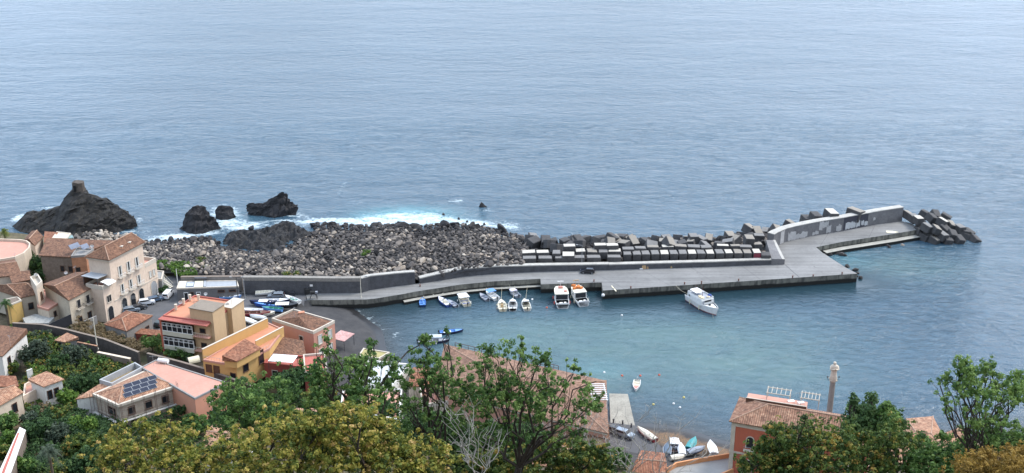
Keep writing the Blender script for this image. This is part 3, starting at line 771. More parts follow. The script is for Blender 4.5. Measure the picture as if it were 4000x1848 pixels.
# ---- boulders
def stone_variant(seed, sub=2):
    bm = bmesh.new(); bmesh.ops.create_icosphere(bm, subdivisions=sub, radius=1.0)
    g = random.Random(seed)
    for _ in range(9):
        n_ = Vector((g.gauss(0, 1), g.gauss(0, 1), g.gauss(0, 1))).normalized(); h = g.uniform(0.52, 0.85)
        for v in bm.verts:
            d = v.co.dot(n_)
            if d > h: v.co -= n_ * (d - h)
    sc = Vector((g.uniform(.9, 1.45), g.uniform(.65, 1.0), g.uniform(.5, .85)))
    for v in bm.verts: v.co = Vector((v.co.x * sc.x, v.co.y * sc.y, v.co.z * sc.z))
    V = np.array([v.co[:] for v in bm.verts]); F = np.array([[v.index for v in f.verts] for f in bm.faces]); bm.free()
    return V, F
VAR = [stone_variant(s) for s in range(14)]
VARLO = [stone_variant(s, 1) for s in range(14)]
boulder_mat = by_tint('boulder_stone', [(0.0, (0.024, 0.022, 0.022)), (0.33, (0.074, 0.066, 0.062)), (0.58, (0.165, 0.142, 0.123)), (0.8, (0.28, 0.23, 0.18)), (1.0, (0.40, 0.35, 0.29))], .95, 1.3, .22, .5)
SEA_E = [(560, 945), (640, 940), (720, 930), (830, 925), (860, 960), (960, 982), (1070, 982), (1140, 955), (1224, 905), (1236, 872), (1300, 876), (1426, 880), (1552, 876), (1640, 884), (1720, 874), (1840, 876), (1930, 894), (2010, 915), (2060, 930)]
WALL_E = [(560, 1020), (640, 1052), (760, 1066), (860, 1072), (953, 1080), (1091, 1081), (1200, 1083), (1300, 1083), (1413, 1082), (1500, 1072), (1600, 1062), (1645, 1090), (1700, 1078), (1804, 1050), (1880, 1043), (1960, 1036), (2030, 1030)]
def zwall(u): return float(np.interp(u, [560, 900, 1300, 1600, 1645, 1700, 1804, 2040], [4.2, 5.8, 6.2, 5.9, 3.6, 4.2, 5.2, 5.0]))
def fieldpt(s, tt):
    u = 560 + s * (2045 - 560)
    vs = float(np.interp(u, [p[0] for p in SEA_E], [p[1] for p in SEA_E])); vw = float(np.interp(u, [p[0] for p in WALL_E], [p[1] for p in WALL_E]))
    A = W(u, vs, 0.6); B = W(u, vw, zwall(u))
    p = A.lerp(B, tt); p.z = 0.6 + (zwall(u) - 0.6) * (1 - (1 - tt) ** 1.5)
    return p, u
# the heap's core of rubble and earth under the boulders
ns, ntt = 90, 26; V = []
for i in range(ns):
    for j in range(ntt):
        p, u = fieldpt(i / (ns - 1) * 1.0, j / (ntt - 1)); V.append((p.x, p.y, p.z - 1.0 + noise.noise(p * .3) * .4))
    # skirt below sea level
idx = np.arange(ns * ntt).reshape(ns, ntt); q = np.stack([idx[:-1, :-1], idx[1:, :-1], idx[1:, 1:], idx[:-1, 1:]], -1).reshape(-1, 4)
o = place_mesh(mesh_np('rubble_bed', V, q, 4, plain('rubble', (0.045, 0.043, 0.042), 1, .3, 1.2)), 'rubble_bed'); tag(o, kind='structure')
g = random.Random(11); cand = []
def try_add(store, p, r, grid, k=0.78):
    cx_, cy_ = int(p.x // 2), int(p.y // 2)
    for a in (-1, 0, 1):
        for b_ in (-1, 0, 1):
            for (q, rr) in grid.get((cx_ + a, cy_ + b_), ()):
                if (q.x - p.x) ** 2 + (q.y - p.y) ** 2 < ((r + rr) * k) ** 2: return False
    grid.setdefault((cx_, cy_), []).append((p, r)); store.append((p, r)); return True
grid_ = {}
for _ in range(46000):
    s, tt = g.random(), g.random()
    p, u = fieldpt(s, tt)
    r = min(1.7, max(.36, g.lognormvariate(-.34, .38))) * (1.0 if tt < .9 else 1.12)
    if tt < .05: r *= 1.3
    try_add(cand, p, r, grid_)
# light boulders between the stack and the houses
PATCH = [(250, 893), (300, 880), (370, 885), (440, 905), (520, 918), (560, 945), (560, 1010), (480, 985), (420, 965), (300, 935), (260, 915)]
PW = W2(PATCH, 1.0); lo = (min(p.x for p in PW), min(p.y for p in PW)); hi = (max(p.x for p in PW), max(p.y for p in PW))
extra = []
for _ in range(9000):
    x, y = g.uniform(lo[0], hi[0]), g.uniform(lo[1], hi[1])
    if in_poly(np.array([x]), np.array([y]), PW)[0]:
        try_add(extra, Vector((x, y, 0.9 + .4 * noise.noise(Vector((x * .1, y * .1, 0))))), g.choice([.8, .95, 1.1, 1.35]), grid_)
mb = MB(); mb.prism(PW, -2, 0.4); top_mesh(mb, 'rubble_bed', MATS['rubble'], kind='structure')
def tint_for(p, tt_dark):
    n_ = noise.noise(Vector((p.x * .07, p.y * .07, 5)))
    return min(1, max(0, g.gauss(.48 + .22 * n_ - tt_dark, .24)))
# far half of the heap and the wet seaward stones: uncountable mass
cand.sort(key=lambda a: a[0].y)
# the individual ones: those that show largest (nearest rows along the wall)
near = cand[:300]; rest = cand[300:]
varmesh = {}
def boulder_obj(p, r, tint, label, group):
    k = g.randrange(14); tq = round(tint * 5) / 5
    if (k, tq) not in varmesh:
        V, F = VAR[k]; varmesh[(k, tq)] = mesh_np('boulder', V, F, 3, boulder_mat, np.full(len(F), tq))
    o = place_mesh(varmesh[(k, tq)], 'boulder', p)
    o.rotation_euler = (g.uniform(-.6, .6), g.uniform(-.6, .6), g.uniform(0, 6.28)); o.scale = (r, r, r)
    tag(o, label, 'boulder', group)
for p, r in near:
    boulder_obj(p, r, tint_for(p, -.02), 'angular boulder in the nearest rows of the heap, close behind the basalt wall', 'boulders stacked just behind the basalt wall')
def stone_mass(name, items, label, wet):
    VS, FS, TS = [], [], []; nv = 0
    for p, r in items:
        V, F = (VARLO if r < 5 else VAR)[g.randrange(14)] if g.random() < .35 else VAR[g.randrange(14)]
        M = (Matrix.Rotation(g.uniform(0, 6.28), 3, 'Z') @ Matrix.Rotation(g.uniform(-.6, .6), 3, 'X') @ Matrix.Rotation(g.uniform(-.6, .6), 3, 'Y'))
        A = (np.array(M) @ (V * r).T).T + np.array(p[:])
        VS.append(A); FS.append(F + nv); nv += len(A)
        TS.append(np.full(len(F), tint_for(p, wet(p))))
    me = mesh_np(name, np.vstack(VS), np.vstack(FS), 3, boulder_mat, np.concatenate(TS))
    tag(place_mesh(me, name), label, 'boulders', kind='stuff')
stone_mass('boulder_heap', rest, 'wide heap of grey and tan breakwater boulders running down to the surf', lambda p: .42 if p.z < 1.9 else (0.10 if p.x > -75 else 0.02))
stone_mass('boulder_heap', extra, 'patch of pale boulders between the houses and the sea stack', lambda p: -.32)
# a few very large black boulders on the surf edge
for k, (u, v, r) in enumerate([(1571, 880, 2.6), (1620, 876, 2.0), (1735, 874, 2.3), (1775, 872, 2.0), (1855, 886, 2.0), (1958, 890, 2.2), (1300, 874, 1.6), (1400, 878, 1.5), (668, 930, 1.8), (982, 886, 1.6), (1222, 872, 1.5)]):
    p = W(u, v + 6, .8)
    V, F = VAR[k]; o = place_mesh(mesh_np('sea_boulder', V, F, 3, rock_dark), 'sea_boulder', p); o.scale = (r, r, r * .9); o.rotation_euler = (.3 * k, .2, k)
    tag(o, ['largest grey-black boulder at the surf edge, with a slanting face', 'black boulder just right of the largest surf-edge boulder', 'black boulder at the left of the cluster behind the foam', 'black boulder at the right of that surf-edge cluster',
            'squat black boulder at the surf edge, near the foam end', 'round black boulder alone at the right end of the surf', 'dark boulder at the surf edge beside the lava shelf', 'dark low boulder at the edge of the white water',
            'black boulder at the far left tip of the heap', 'black boulder off the left side of the lava shelf', 'dark boulder at the right shoulder of the lava shelf'][k], 'boulder')
# rocks at the foot of the pier head
k = 0
for (u0, v0, u1, v1, n_) in [(3215, 985, 3320, 1000, 10), (3290, 1040, 3372, 1085, 14), (3700, 1692, 3960, 1722, 24), (3330, 966, 3540, 945, 10)]:
    items = [(W(u0 + (u1 - u0) * g.random(), v0 + (v1 - v0) * g.random() + g.uniform(-5, 5), .1), g.uniform(.6, 1.3)) for _ in range(n_)]
    stone_mass('wet_rocks', items, ['low wet rocks in the crook of the pier', 'wet black rocks under the corner of the pier head', 'black boulders awash along the shore behind the right tree', 'submerged rocks along the foot of the pier-head ledge'][k], lambda p: .45); k += 1

# ---- concrete cubes
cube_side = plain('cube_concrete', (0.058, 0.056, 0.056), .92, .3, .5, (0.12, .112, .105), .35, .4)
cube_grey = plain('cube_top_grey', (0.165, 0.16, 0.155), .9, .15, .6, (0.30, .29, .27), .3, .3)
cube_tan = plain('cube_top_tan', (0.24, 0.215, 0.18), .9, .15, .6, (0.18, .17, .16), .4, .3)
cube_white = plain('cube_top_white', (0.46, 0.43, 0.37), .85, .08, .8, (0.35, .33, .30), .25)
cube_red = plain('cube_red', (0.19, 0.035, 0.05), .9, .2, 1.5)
def cube_mesh(size, top, front=None, seed=0):
    g2 = random.Random(seed); bm = bmesh.new(); bmesh.ops.create_cube(bm, size=1.0)
    for v in bm.verts:
        v.co = Vector((v.co.x * size[0], v.co.y * size[1], v.co.z * size[2])) + Vector((g2.uniform(-.07, .07), g2.uniform(-.07, .07), g2.uniform(-.05, .05)))
    bmesh.ops.bevel(bm, geom=list(bm.edges), offset=.13, segments=1, affect='EDGES', profile=.6)
    bm.normal_update()
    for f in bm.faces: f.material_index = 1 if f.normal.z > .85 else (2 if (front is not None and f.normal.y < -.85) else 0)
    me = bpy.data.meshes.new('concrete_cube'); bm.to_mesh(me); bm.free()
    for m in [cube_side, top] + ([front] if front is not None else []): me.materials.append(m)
    auto_uv(me)
    return me
CM = {}
def cube(u, v, z, size, top, label, group=None, rot=(0, 0, 0), front=None, seed=0):
    """block whose top front edge centre is sighted at (u, v) with its top at height z"""
    key = (size, top.name, front is not None, seed % 3)
    if key not in CM: CM[key] = cube_mesh(size, top, front, seed)
    p = W(u, v, z)
    o = bpy.data.objects.new('concrete_cube', CM[key]); COL.objects.link(o)
    o.location = (p.x, p.y + size[1] / 2, z - size[2] / 2); o.rotation_euler = rot
    tag(o, label, 'concrete block', group)
    return o
G1 = 'concrete cubes lined up behind the low sea wall'
LONG, DEEP = (3.9, 2.4, 2.3), (2.35, 3.4, 2.4)
T = {'w': cube_white, 'g': cube_grey, 't': cube_tan}
# front row, left: six blocks laid lengthways
for i, (u, tt) in enumerate([(2068, 'g'), (2130, 'g'), (2195, 'g'), (2258, 'g'), (2320, 'g'), (2400, 'g')]):
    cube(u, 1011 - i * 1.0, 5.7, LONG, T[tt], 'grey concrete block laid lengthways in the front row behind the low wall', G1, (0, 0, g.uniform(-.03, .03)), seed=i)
# front row, right: end-on cubes; white-topped ones told apart
fr = [(2452, 'g'), (2489, 'g'), (2524, 'g'), (2561, 'g'), (2598, 'w'), (2634, 'g'), (2670, 'g'), (2706, 'w'), (2741, 'g'), (2776, 'w'), (2814, 'g'), (2850, 'w'), (2886, 't'), (2922, 't'), (2959, 'w')]
wl_ = iter(['white-topped cube in the front row, left-hand one of the white tops', 'white-topped cube in the front row, second white top from the left', 'white-topped cube in the front row, third white top from the left', 'white-topped cube in the front row, last before the tan-topped pair', 'white-topped cube with a red-painted front, beside the pier-head ramp'])
for i, (u, tt) in enumerate(fr):
    v = 995 - i * .5
    lab = next(wl_) if tt == 'w' else {'g': 'grey-topped end-on concrete cube in the front row behind the low wall', 't': 'tan-topped end-on cube near the right end of the front row'}[tt]
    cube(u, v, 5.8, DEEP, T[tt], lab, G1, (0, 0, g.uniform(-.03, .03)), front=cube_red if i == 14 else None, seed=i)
cube(2995, 998, 5.3, (2.6, 3, 2.2), cube_side, 'black concrete block next to the ramp at the end of the front row', G1, (0, 0, -.1))
# second row
wr = [(2066, 988, 'w', LONG), (2120, 988, 'w', (3.6, 2.5, 2.2)), (2175, 992, 'g', DEEP), (2222, 1000, 'w', (3.6, 3.4, 2.2)), (2268, 983, 'w', (2.8, 2.6, 2.2)), (2313, 984, 't', (3.0, 2.8, 2.3)), (2358, 985, 'g', (2.7, 2.6, 2.3)), (2403, 983, 'w', (3.7, 2.7, 2.3)),
      (2455, 974, 'g', (3.5, 2.2, 2.2)), (2502, 971, 'g', (3.3, 2.2, 2.2)), (2552, 967, 't', (3.4, 2.2, 2.1)), (2610, 965, 'w', (3.6, 2.2, 2.2)), (2660, 963, 't', (3.6, 2.2, 2.2)), (2712, 965, 'g', (3.6, 2.2, 2.1)), (2760, 967, 'g', (3.2, 2.2, 2.1)), (2825, 961, 'w', (3.6, 1.9, 2.2)), (2875, 962, 't', (3.0, 1.9, 2.1)), (2915, 966, 'g', (3.6, 2.3, 2.2)), (2962, 955, 't', (2.5, 2.0, 2.0))]
for i, (u, v, tt, sz) in enumerate(wr):
    cube(u, v, 6.4, sz, T[tt], {'w': 'white-topped concrete block in the second row back from the low wall', 'g': 'grey-topped concrete block in the second row back from the low wall', 't': 'tan-topped concrete block in the second row back from the low wall'}[tt],
         'concrete cubes in the second row', (g.uniform(-.05, .05), g.uniform(-.05, .05), g.uniform(-.08, .08)), seed=i)
for u, v, tt, lab in [(2225, 963, 'w', 'white-topped block on the third row at the left end, standing highest there'), (2346, 959, 'w', 'left one of two touching white-topped blocks high on the third row'), (2393, 960, 'w', 'right one of two touching white-topped blocks high on the third row')]:
    cube(u, v, 7.6, (3.6, 2.2, 2.2), T[tt], lab, None, (0, 0, .03), seed=3)
# tumbled cubes towards the open sea
def tumble(u, v, z, s, top, label, group, rot, size=None):
    key = ('t', size or 0, top.name, int(s * 10))
    if key not in CM: CM[key] = cube_mesh(size or (2.6 * s, 3.4 * s, 2.5 * s), top, None, int(u))
    p = W(u, v, z); o = bpy.data.objects.new('concrete_cube', CM[key]); COL.objects.link(o)
    o.location = p; o.rotation_euler = rot; tag(o, label, 'concrete block', group)
tg = random.Random(21)
line = [(2085, 925), (2200, 935), (2300, 925), (2400, 920), (2500, 928), (2600, 925), (2700, 925), (2800, 925), (2880, 915), (2950, 900), (3010, 890), (3060, 885), (3100, 875)]
for i in range(46):
    s = i / 45; u = 2075 + s * 985
    v = float(np.interp(u, [p[0] for p in line], [p[1] for p in line])) + tg.uniform(18, 40) * (1 if i % 2 else .45)
    z = 3.2 + (v - 925) * .05 + tg.uniform(-.6, .8)
    tp = tg.choice([cube_side, cube_side, cube_side, cube_side, cube_grey, cube_tan] if u < 2850 else [cube_tan, cube_grey, cube_tan, cube_side])
    tumble(u + tg.uniform(-12, 12), v, z - .5, tg.uniform(.78, 1.1), tp, 'tilted concrete cube in the tumbled seaward heap behind the rows', 'cubes tumbled on the seaward side of the rows', (tg.uniform(-.42, .42), tg.uniform(-.42, .42), tg.uniform(0, 3.1)))
for u, v, z, rot, tp, lab in [(2258, 935, 5, (.5, .2, .6), cube_side, 'dark cube leaning on the skyline of the tumbled heap, near its left end'), (2240, 940, 4.6, (.3, .7, .2), cube_side, 'dark sloping cube just left of the leaning skyline cube'), (2390, 925, 5, (.4, .4, 1), cube_side, 'dark diamond-tilted cube poking above the heap near its middle'),
                              (2470, 938, 4.8, (.7, .1, .5), cube_tan, 'tan upturned cube on the crest of the tumbled heap'), (2382, 945, 5.6, (.8, .3, .2), cube_tan, 'pale pointed block standing on edge behind the two white tops'), (2082, 925, 3.6, (.2, .3, .3), cube_grey, 'grey cube at the far left start of the tumbled heap'),
                              (2708, 925, 4.8, (0, .05, .1), cube_grey, 'upright cube with a white top edge high on the seaward heap'), (2612, 943, 6.8, (.6, .5, .4), cube_tan, 'thin tan wedge of broken concrete on top of the second row'), (2925, 888, 4.2, (.3, .25, .7), cube_tan, 'pale cube highest on the heap before the curved wall'), (2955, 900, 3.6, (.5, .1, .2), cube_tan, 'pale slab-like cube below the highest pale cube'),
                              (2925, 932, 7.0, (.05, .05, .02), cube_tan, 'long tan block lying flat above the last white-topped cubes'), (3030, 893, 3.6, (.4, .5, .3), cube_tan, 'pale cube next to the dark rocks by the curved wall'), (3085, 872, 3.2, (.4, .2, .9), cube_tan, 'pale cube behind the start of the curved wall'), (2850, 918, 4.2, (.15, .1, .2), cube_tan, 'broad pale cube facing the sea left of the curved wall')]:
    tumble(u, v + 8, z - .4, 1.0, tp, lab, None, (rot[0] * .8, rot[1] * .8, rot[2]))
# blocks behind the sea wall
for u, v, z, tp, lab, sc in [(3150, 862, 4.9, cube_side, 'low black block behind the sea wall, left of a pair', 1.1), (3185, 850, 6.4, cube_side, 'black block behind the sea wall, right of a pair', 1.1), (3245, 842, 6.7, cube_white, 'white-topped cube jutting up behind the sea wall', 1.25), (3340, 838, 6.2, cube_tan, 'pale tilted slab behind the middle of the sea wall', 1.4)]:
    tumble(u, v, z, sc, tp, lab, None, (.1, .12, .25 if u < 3300 else .8))
items = [(W(2985 + 60 * g.random(), 905 + 40 * g.random(), 2.6), g.uniform(.7, 1.3)) for _ in range(28)]
stone_mass('dark_rubble', items, 'dark angular rubble filling the corner where the cubes meet the curved wall', lambda p: .4)
# heap of cubes round the tip of the pier
tip = [(3545, 838, 4.6, 't', (.3, .4, .5)), (3570, 852, 4.6, 'g', (.2, .1, .3)), (3587, 858, 5.2, 'w', (0.02, .02, .15)), (3612, 836, 2.6, 's', (.5, .3, .9)), (3638, 850, 4.0, 's', (.4, .6, .4)), (3652, 838, 3.6, 's', (.7, .4, .2)), (3680, 866, 4.2, 'w', (.45, .35, .75)), (3692, 848, 2.6, 's', (.6, .2, 1.0)),
       (3712, 878, 3.2, 't', (.5, .5, .3)), (3620, 888, 4.2, 'g', (.35, .3, .6)), (3655, 895, 4.0, 't', (.3, .6, .2)), (3632, 905, 2.6, 's', (.2, .3, .9)), (3690, 895, 2.6, 's', (.6, .1, .5)), (3680, 920, 2.2, 'g', (.3, .2, .4)), (3718, 915, 2.0, 's', (.5, .5, .1)), (3748, 892, 2.6, 'g', (.1, .1, .3)), (3760, 905, 1.6, 's', (.2, .5, .4)),
       (3782, 908, 1.0, 's', (.6, .3, .8)), (3745, 935, .9, 's', (.5, .4, .3)), (3700, 938, .8, 's', (.3, .3, .1)), (3650, 938, .8, 't', (.4, .2, .6)), (3806, 935, .3, 's', (.5, .7, .4)), (3612, 925, 1.0, 's', (.2, .2, .5)), (3766, 922, .6, 's', (.3, .6, 1.1)), (3590, 900, 2.2, 's', (.1, .3, .2)), (3660, 870, 2.0, 's', (.3, .3, .4)), (3720, 900, .8, 's', (.1, .5, .4)), (3600, 875, 2.0, 's', (.3, .1, .1))]
TT = {'w': cube_white, 'g': cube_grey, 't': cube_tan, 's': cube_side}
for i, (u, v, z, tt, rot) in enumerate(tip):
    lab = {'w': ['', 'flat white-topped cube beside the end of the sea wall', 'tilted cube with a bright white face in the middle of the tip heap'][1 if u < 3600 else 2], 'g': 'grey-faced cube in the jumble round the pier tip', 't': 'tan-faced cube in the jumble round the pier tip',
           's': 'dark cube in the jumble round the pier tip'}[tt]
    if i == 21: lab = 'lone dark cube half sunk in the sea beyond the tip heap'
    tumble(u, v + 3, z - .2, .92, TT[tt], lab, 'cubes heaped round the pier tip', (rot[0] * .62, rot[1] * .62, rot[2]))

# rubble between and under the cubes
bed = W2([(2030, 1020), (2450, 1012), (3000, 1005), (3010, 960), (3060, 905), (3100, 885), (2960, 905), (2860, 925), (2700, 940), (2500, 942), (2200, 945), (2060, 935)], 2.6)
mb = MB(); mb.prism(bed, -2, 2.2); top_mesh(mb, 'rubble_bed', MATS['rubble'], kind='structure')
lo = (min(p.x for p in bed), min(p.y for p in bed)); hi = (max(p.x for p in bed), max(p.y for p in bed)); items = []
while len(items) < 620:
    x, y = g.uniform(lo[0], hi[0]), g.uniform(lo[1], hi[1])
    if in_poly(np.array([x]), np.array([y]), bed)[0]: items.append((Vector((x, y, g.uniform(2.0, 3.2))), g.uniform(.6, 1.3)))
stone_mass('block_rubble', items, 'dark broken rubble filling the gaps between the concrete cubes', lambda p: .3)
# ================================================================ the town
tile_brown = tiles('tiles_brown', (0.095, 0.050, 0.032), (0.18, 0.088, 0.052), (0.27, 0.145, 0.09))
tile_red = tiles('tiles_red', (0.14, 0.055, 0.032), (0.26, 0.105, 0.058), (0.36, 0.18, 0.11))
tile_pale = tiles('tiles_pale', (0.22, 0.11, 0.07), (0.38, 0.20, 0.125), (0.52, 0.33, 0.225))
wl_cream = plain('render_cream', (0.60, 0.50, 0.39), .9, .07, .5, (0.40, .32, .25), 0.42, stretch=(1, 1, .4))
wl_pinkcream = plain('render_pink_cream', (0.64, 0.51, 0.40), .9, .06, .4, (0.45, .33, .26), 0.42, stretch=(1, 1, .4))
wl_yellow = plain('render_yellow', (0.62, 0.40, 0.13), .9, .08, .5, (0.45, .30, .13), 0.42, stretch=(1, 1, .4))
wl_ochre = plain('render_ochre', (0.54, 0.335, 0.125), .9, .06, .4, (0.50, .30, .12), 0.34, stretch=(1, 1, .4))
wl_beige = plain('render_beige', (0.52, 0.37, 0.22), .9, .05, .4, (0.40, .28, .17), 0.34, stretch=(1, 1, .4))
wl_pink = plain('render_pink', (0.50, 0.25, 0.18), .9, .07, .4, (0.42, .23, .18), 0.42, stretch=(1, 1, .4))
wl_salmon = plain('render_salmon', (0.56, 0.26, 0.17), .9, .06, .3, (0.50, .27, .2), 0.34, stretch=(1, 1, .4))
wl_red = plain('render_red', (0.36, 0.085, 0.065), .9, .08, .4, (0.28, .08, .06), 0.42, stretch=(1, 1, .4))
wl_brick = plain('render_brick_red', (0.44, 0.115, 0.065), .9, .08, .4, (0.33, .1, .07), 0.42, stretch=(1, 1, .4))
wl_white = plain('render_white', (0.66, 0.64, 0.60), .9, .06, .5, (0.42, .40, .37), 0.50, stretch=(1, 1, .4))
wl_grey = plain('render_grey', (0.22, 0.21, 0.20), .95, .15, .6, (0.33, .31, .28), .35)
wl_stone = plain('stone_brown', (0.16, 0.125, 0.10), .95, .3, 1.2, (0.27, .22, .17), .4, .6)
wl_basalt = plain('stone_basalt_wall', (0.060, 0.052, 0.048), .97, .35, 1.1, (0.13, .11, .10), .4, .6)
wl_oldbrick = plain('brick_orange', (0.42, 0.20, 0.11), .95, .2, 1.0, (0.22, .13, .09), .5, .4)
terr_orange = plain('terrace_orange', (0.46, 0.20, 0.115), .85, .10, .3, (0.45, .24, .15), .35)
terr_pink = plain('terrace_pink', (0.46, 0.235, 0.175), .85, .09, .25, (0.50, .30, .24), .35)
terr_red = plain('terrace_red', (0.36, 0.10, 0.075), .85, .12, .4, (0.46, .22, .17), .35)
trim = plain('trim_pale', (0.52, 0.46, 0.38), .9, .12, .8, (0.34, .30, .25), .4)
white_p = plain('paint_white', (0.76, 0.75, 0.73), .6, .05, 1.0, (0.5, .49, .47), .2)
glass = gloss('window_glass', (0.018, 0.021, 0.026), .12)
grey_shut = plain('shutter_grey', (0.30, 0.31, 0.32), .7, .1, 2)
pale_shut = plain('shutter_pale', (0.50, 0.50, 0.47), .7, .1, 2)
brown_shut = plain('shutter_brown', (0.10, 0.05, 0.03), .7, .15, 2)
dkmetal = plain('dark_metal', (0.05, 0.05, 0.055), .6, .2, 2)
greymetal = plain('grey_metal', (0.26, 0.27, 0.28), .5, .12, 2)
wh_metal = plain('pole_pale', (0.62, 0.58, 0.48), .6, .1, 2)
ply = plain('sheet_grey', (0.30, 0.32, 0.34), .6, .12, .8)

def quad_from(A, B, D): return [A, B, B + (D - A), D]
def edge_frame(p, q, cen):
    d = (q - p); ln = d.length; d = d.normalized(); n = Vector((d.y, -d.x))
    if ((p + q) / 2 - cen).dot(n) < 0: n = -n
    return d, n, ln
def put_window(root, off, p, d, n, s, z, w, h, kind):
    """window or door on a wall: frame, pane, and shutters or balcony as sub-parts; s metres along, z = sill height (world)"""
    B = Vector((p.x + d.x * s, p.y + d.y * s, z))
    D3, N3, Z = Vector((d.x, d.y, 0)), Vector((n.x, n.y, 0)), Vector((0, 0, 1))
    def bx(mb, cx_, cz, sx_, sz_, out, thick):
        c = B + D3 * cx_ + Z * cz + N3 * (out)
        M = basis(D3, N3, Z)
        mb.box(c, (sx_, thick, sz_), M=M)
    fw = .13
    arch = 'arch' in kind
    door = 'door' in kind or kind == 'arch'
    mat_f = MATS['trim_pale'] if 'trim' in kind or arch else MATS['paint_white']
    if 'dark' in kind: mat_f = MATS['shutter_brown']
    if 'brown' in kind: mat_f = MATS['shutter_brown']
    mb = MB()
    if not arch:
        bx(mb, 0, h + fw / 2, w + 2 * fw, fw, .06, .12); bx(mb, -w / 2 - fw / 2, h / 2, fw, h, .06, .12); bx(mb, w / 2 + fw / 2, h / 2, fw, h, .06, .12)
        if not door: bx(mb, 0, -fw / 2, w + 3 * fw, fw, .09, .2)
        if 'mull' in kind: bx(mb, 0, h / 2, .07, h, .05, .09)
    else:
        k = 9; o_, i_ = [], []
        for j in range(k + 1):
            a = math.pi * j / k
            o_.append((math.cos(a) * (w / 2 + fw * 1.4), h - w / 2 + math.sin(a) * (w / 2 + fw * 1.4))); i_.append((math.cos(a) * w / 2, h - w / 2 + math.sin(a) * w / 2))
        o_ = [(w / 2 + fw * 1.4, 0)] + o_ + [(-w / 2 - fw * 1.4, 0)]; i_ = [(w / 2, 0)] + i_ + [(-w / 2, 0)]
        P3 = lambda q, out: B + D3 * q[0] + Z * q[1] + N3 * out
        for j in range(len(o_) - 1):
            mb.face([P3(i_[j], .1), P3(o_[j], .1), P3(o_[j + 1], .1), P3(i_[j + 1], .1)])
            mb.face([P3(o_[j], .1), P3(o_[j], 0), P3(o_[j + 1], 0), P3(o_[j + 1], .1)])
            mb.face([P3(i_[j], 0), P3(i_[j], .1), P3(i_[j + 1], .1), P3(i_[j + 1], 0)])
    f = mb.build('door' if door else 'window', mat_f, root, off)
    mb = MB()
    if arch:
        ins = [P3(q, .03) for q in i_]; mb.face(ins)
        o = mb.build('door_leaf' if kind == 'archshut' else 'pane', MATS['shutter_grey'] if kind == 'archshut' else glass, f, Vector(), fixn=False)
        for v in o.data.vertices: v.co = v.co - off
    else:
        bx(mb, 0, h / 2, w, h, .025, .03)
        mb.build('pane', MATS['shutter_brown'] if 'shut' == kind[-4:] and 'brown' in kind else (MATS['shutter_pale'] if kind.endswith('shut') else glass), f, off)
    if 'leaves' in kind:
        mb = MB()
        bx(mb, -w * .36, h / 2, w * .26, h, .09, .05); bx(mb, w * .36, h / 2, w * .26, h, .09, .05)
        mb.split_build('shutter', MATS['shutter_pale'], f, off)
    if 'balc' in kind:
        mb = MB(); bx(mb, 0, -.12, w + 1.1, .16, .45, .9); mb.build('balcony_slab', MATS['trim_pale'], f, off)
        mb = MB()
        nb = 9
        for j in range(nb + 1): bx(mb, -(w + 1) / 2 + (w + 1) * j / nb, .45, .035, .95, .86, .035)
        bx(mb, 0, .93, w + 1.05, .06, .86, .06)
        for sgn in (-1, 1):
            bx(mb, sgn * (w + 1) / 2, .93, .05, .06, .45, .85); bx(mb, sgn * (w + 1) / 2, .45, .035, .95, .4, .035)
        mb.build('balcony_railing', MATS['dark_metal'] if 'wht' not in kind else white_p, f, off)
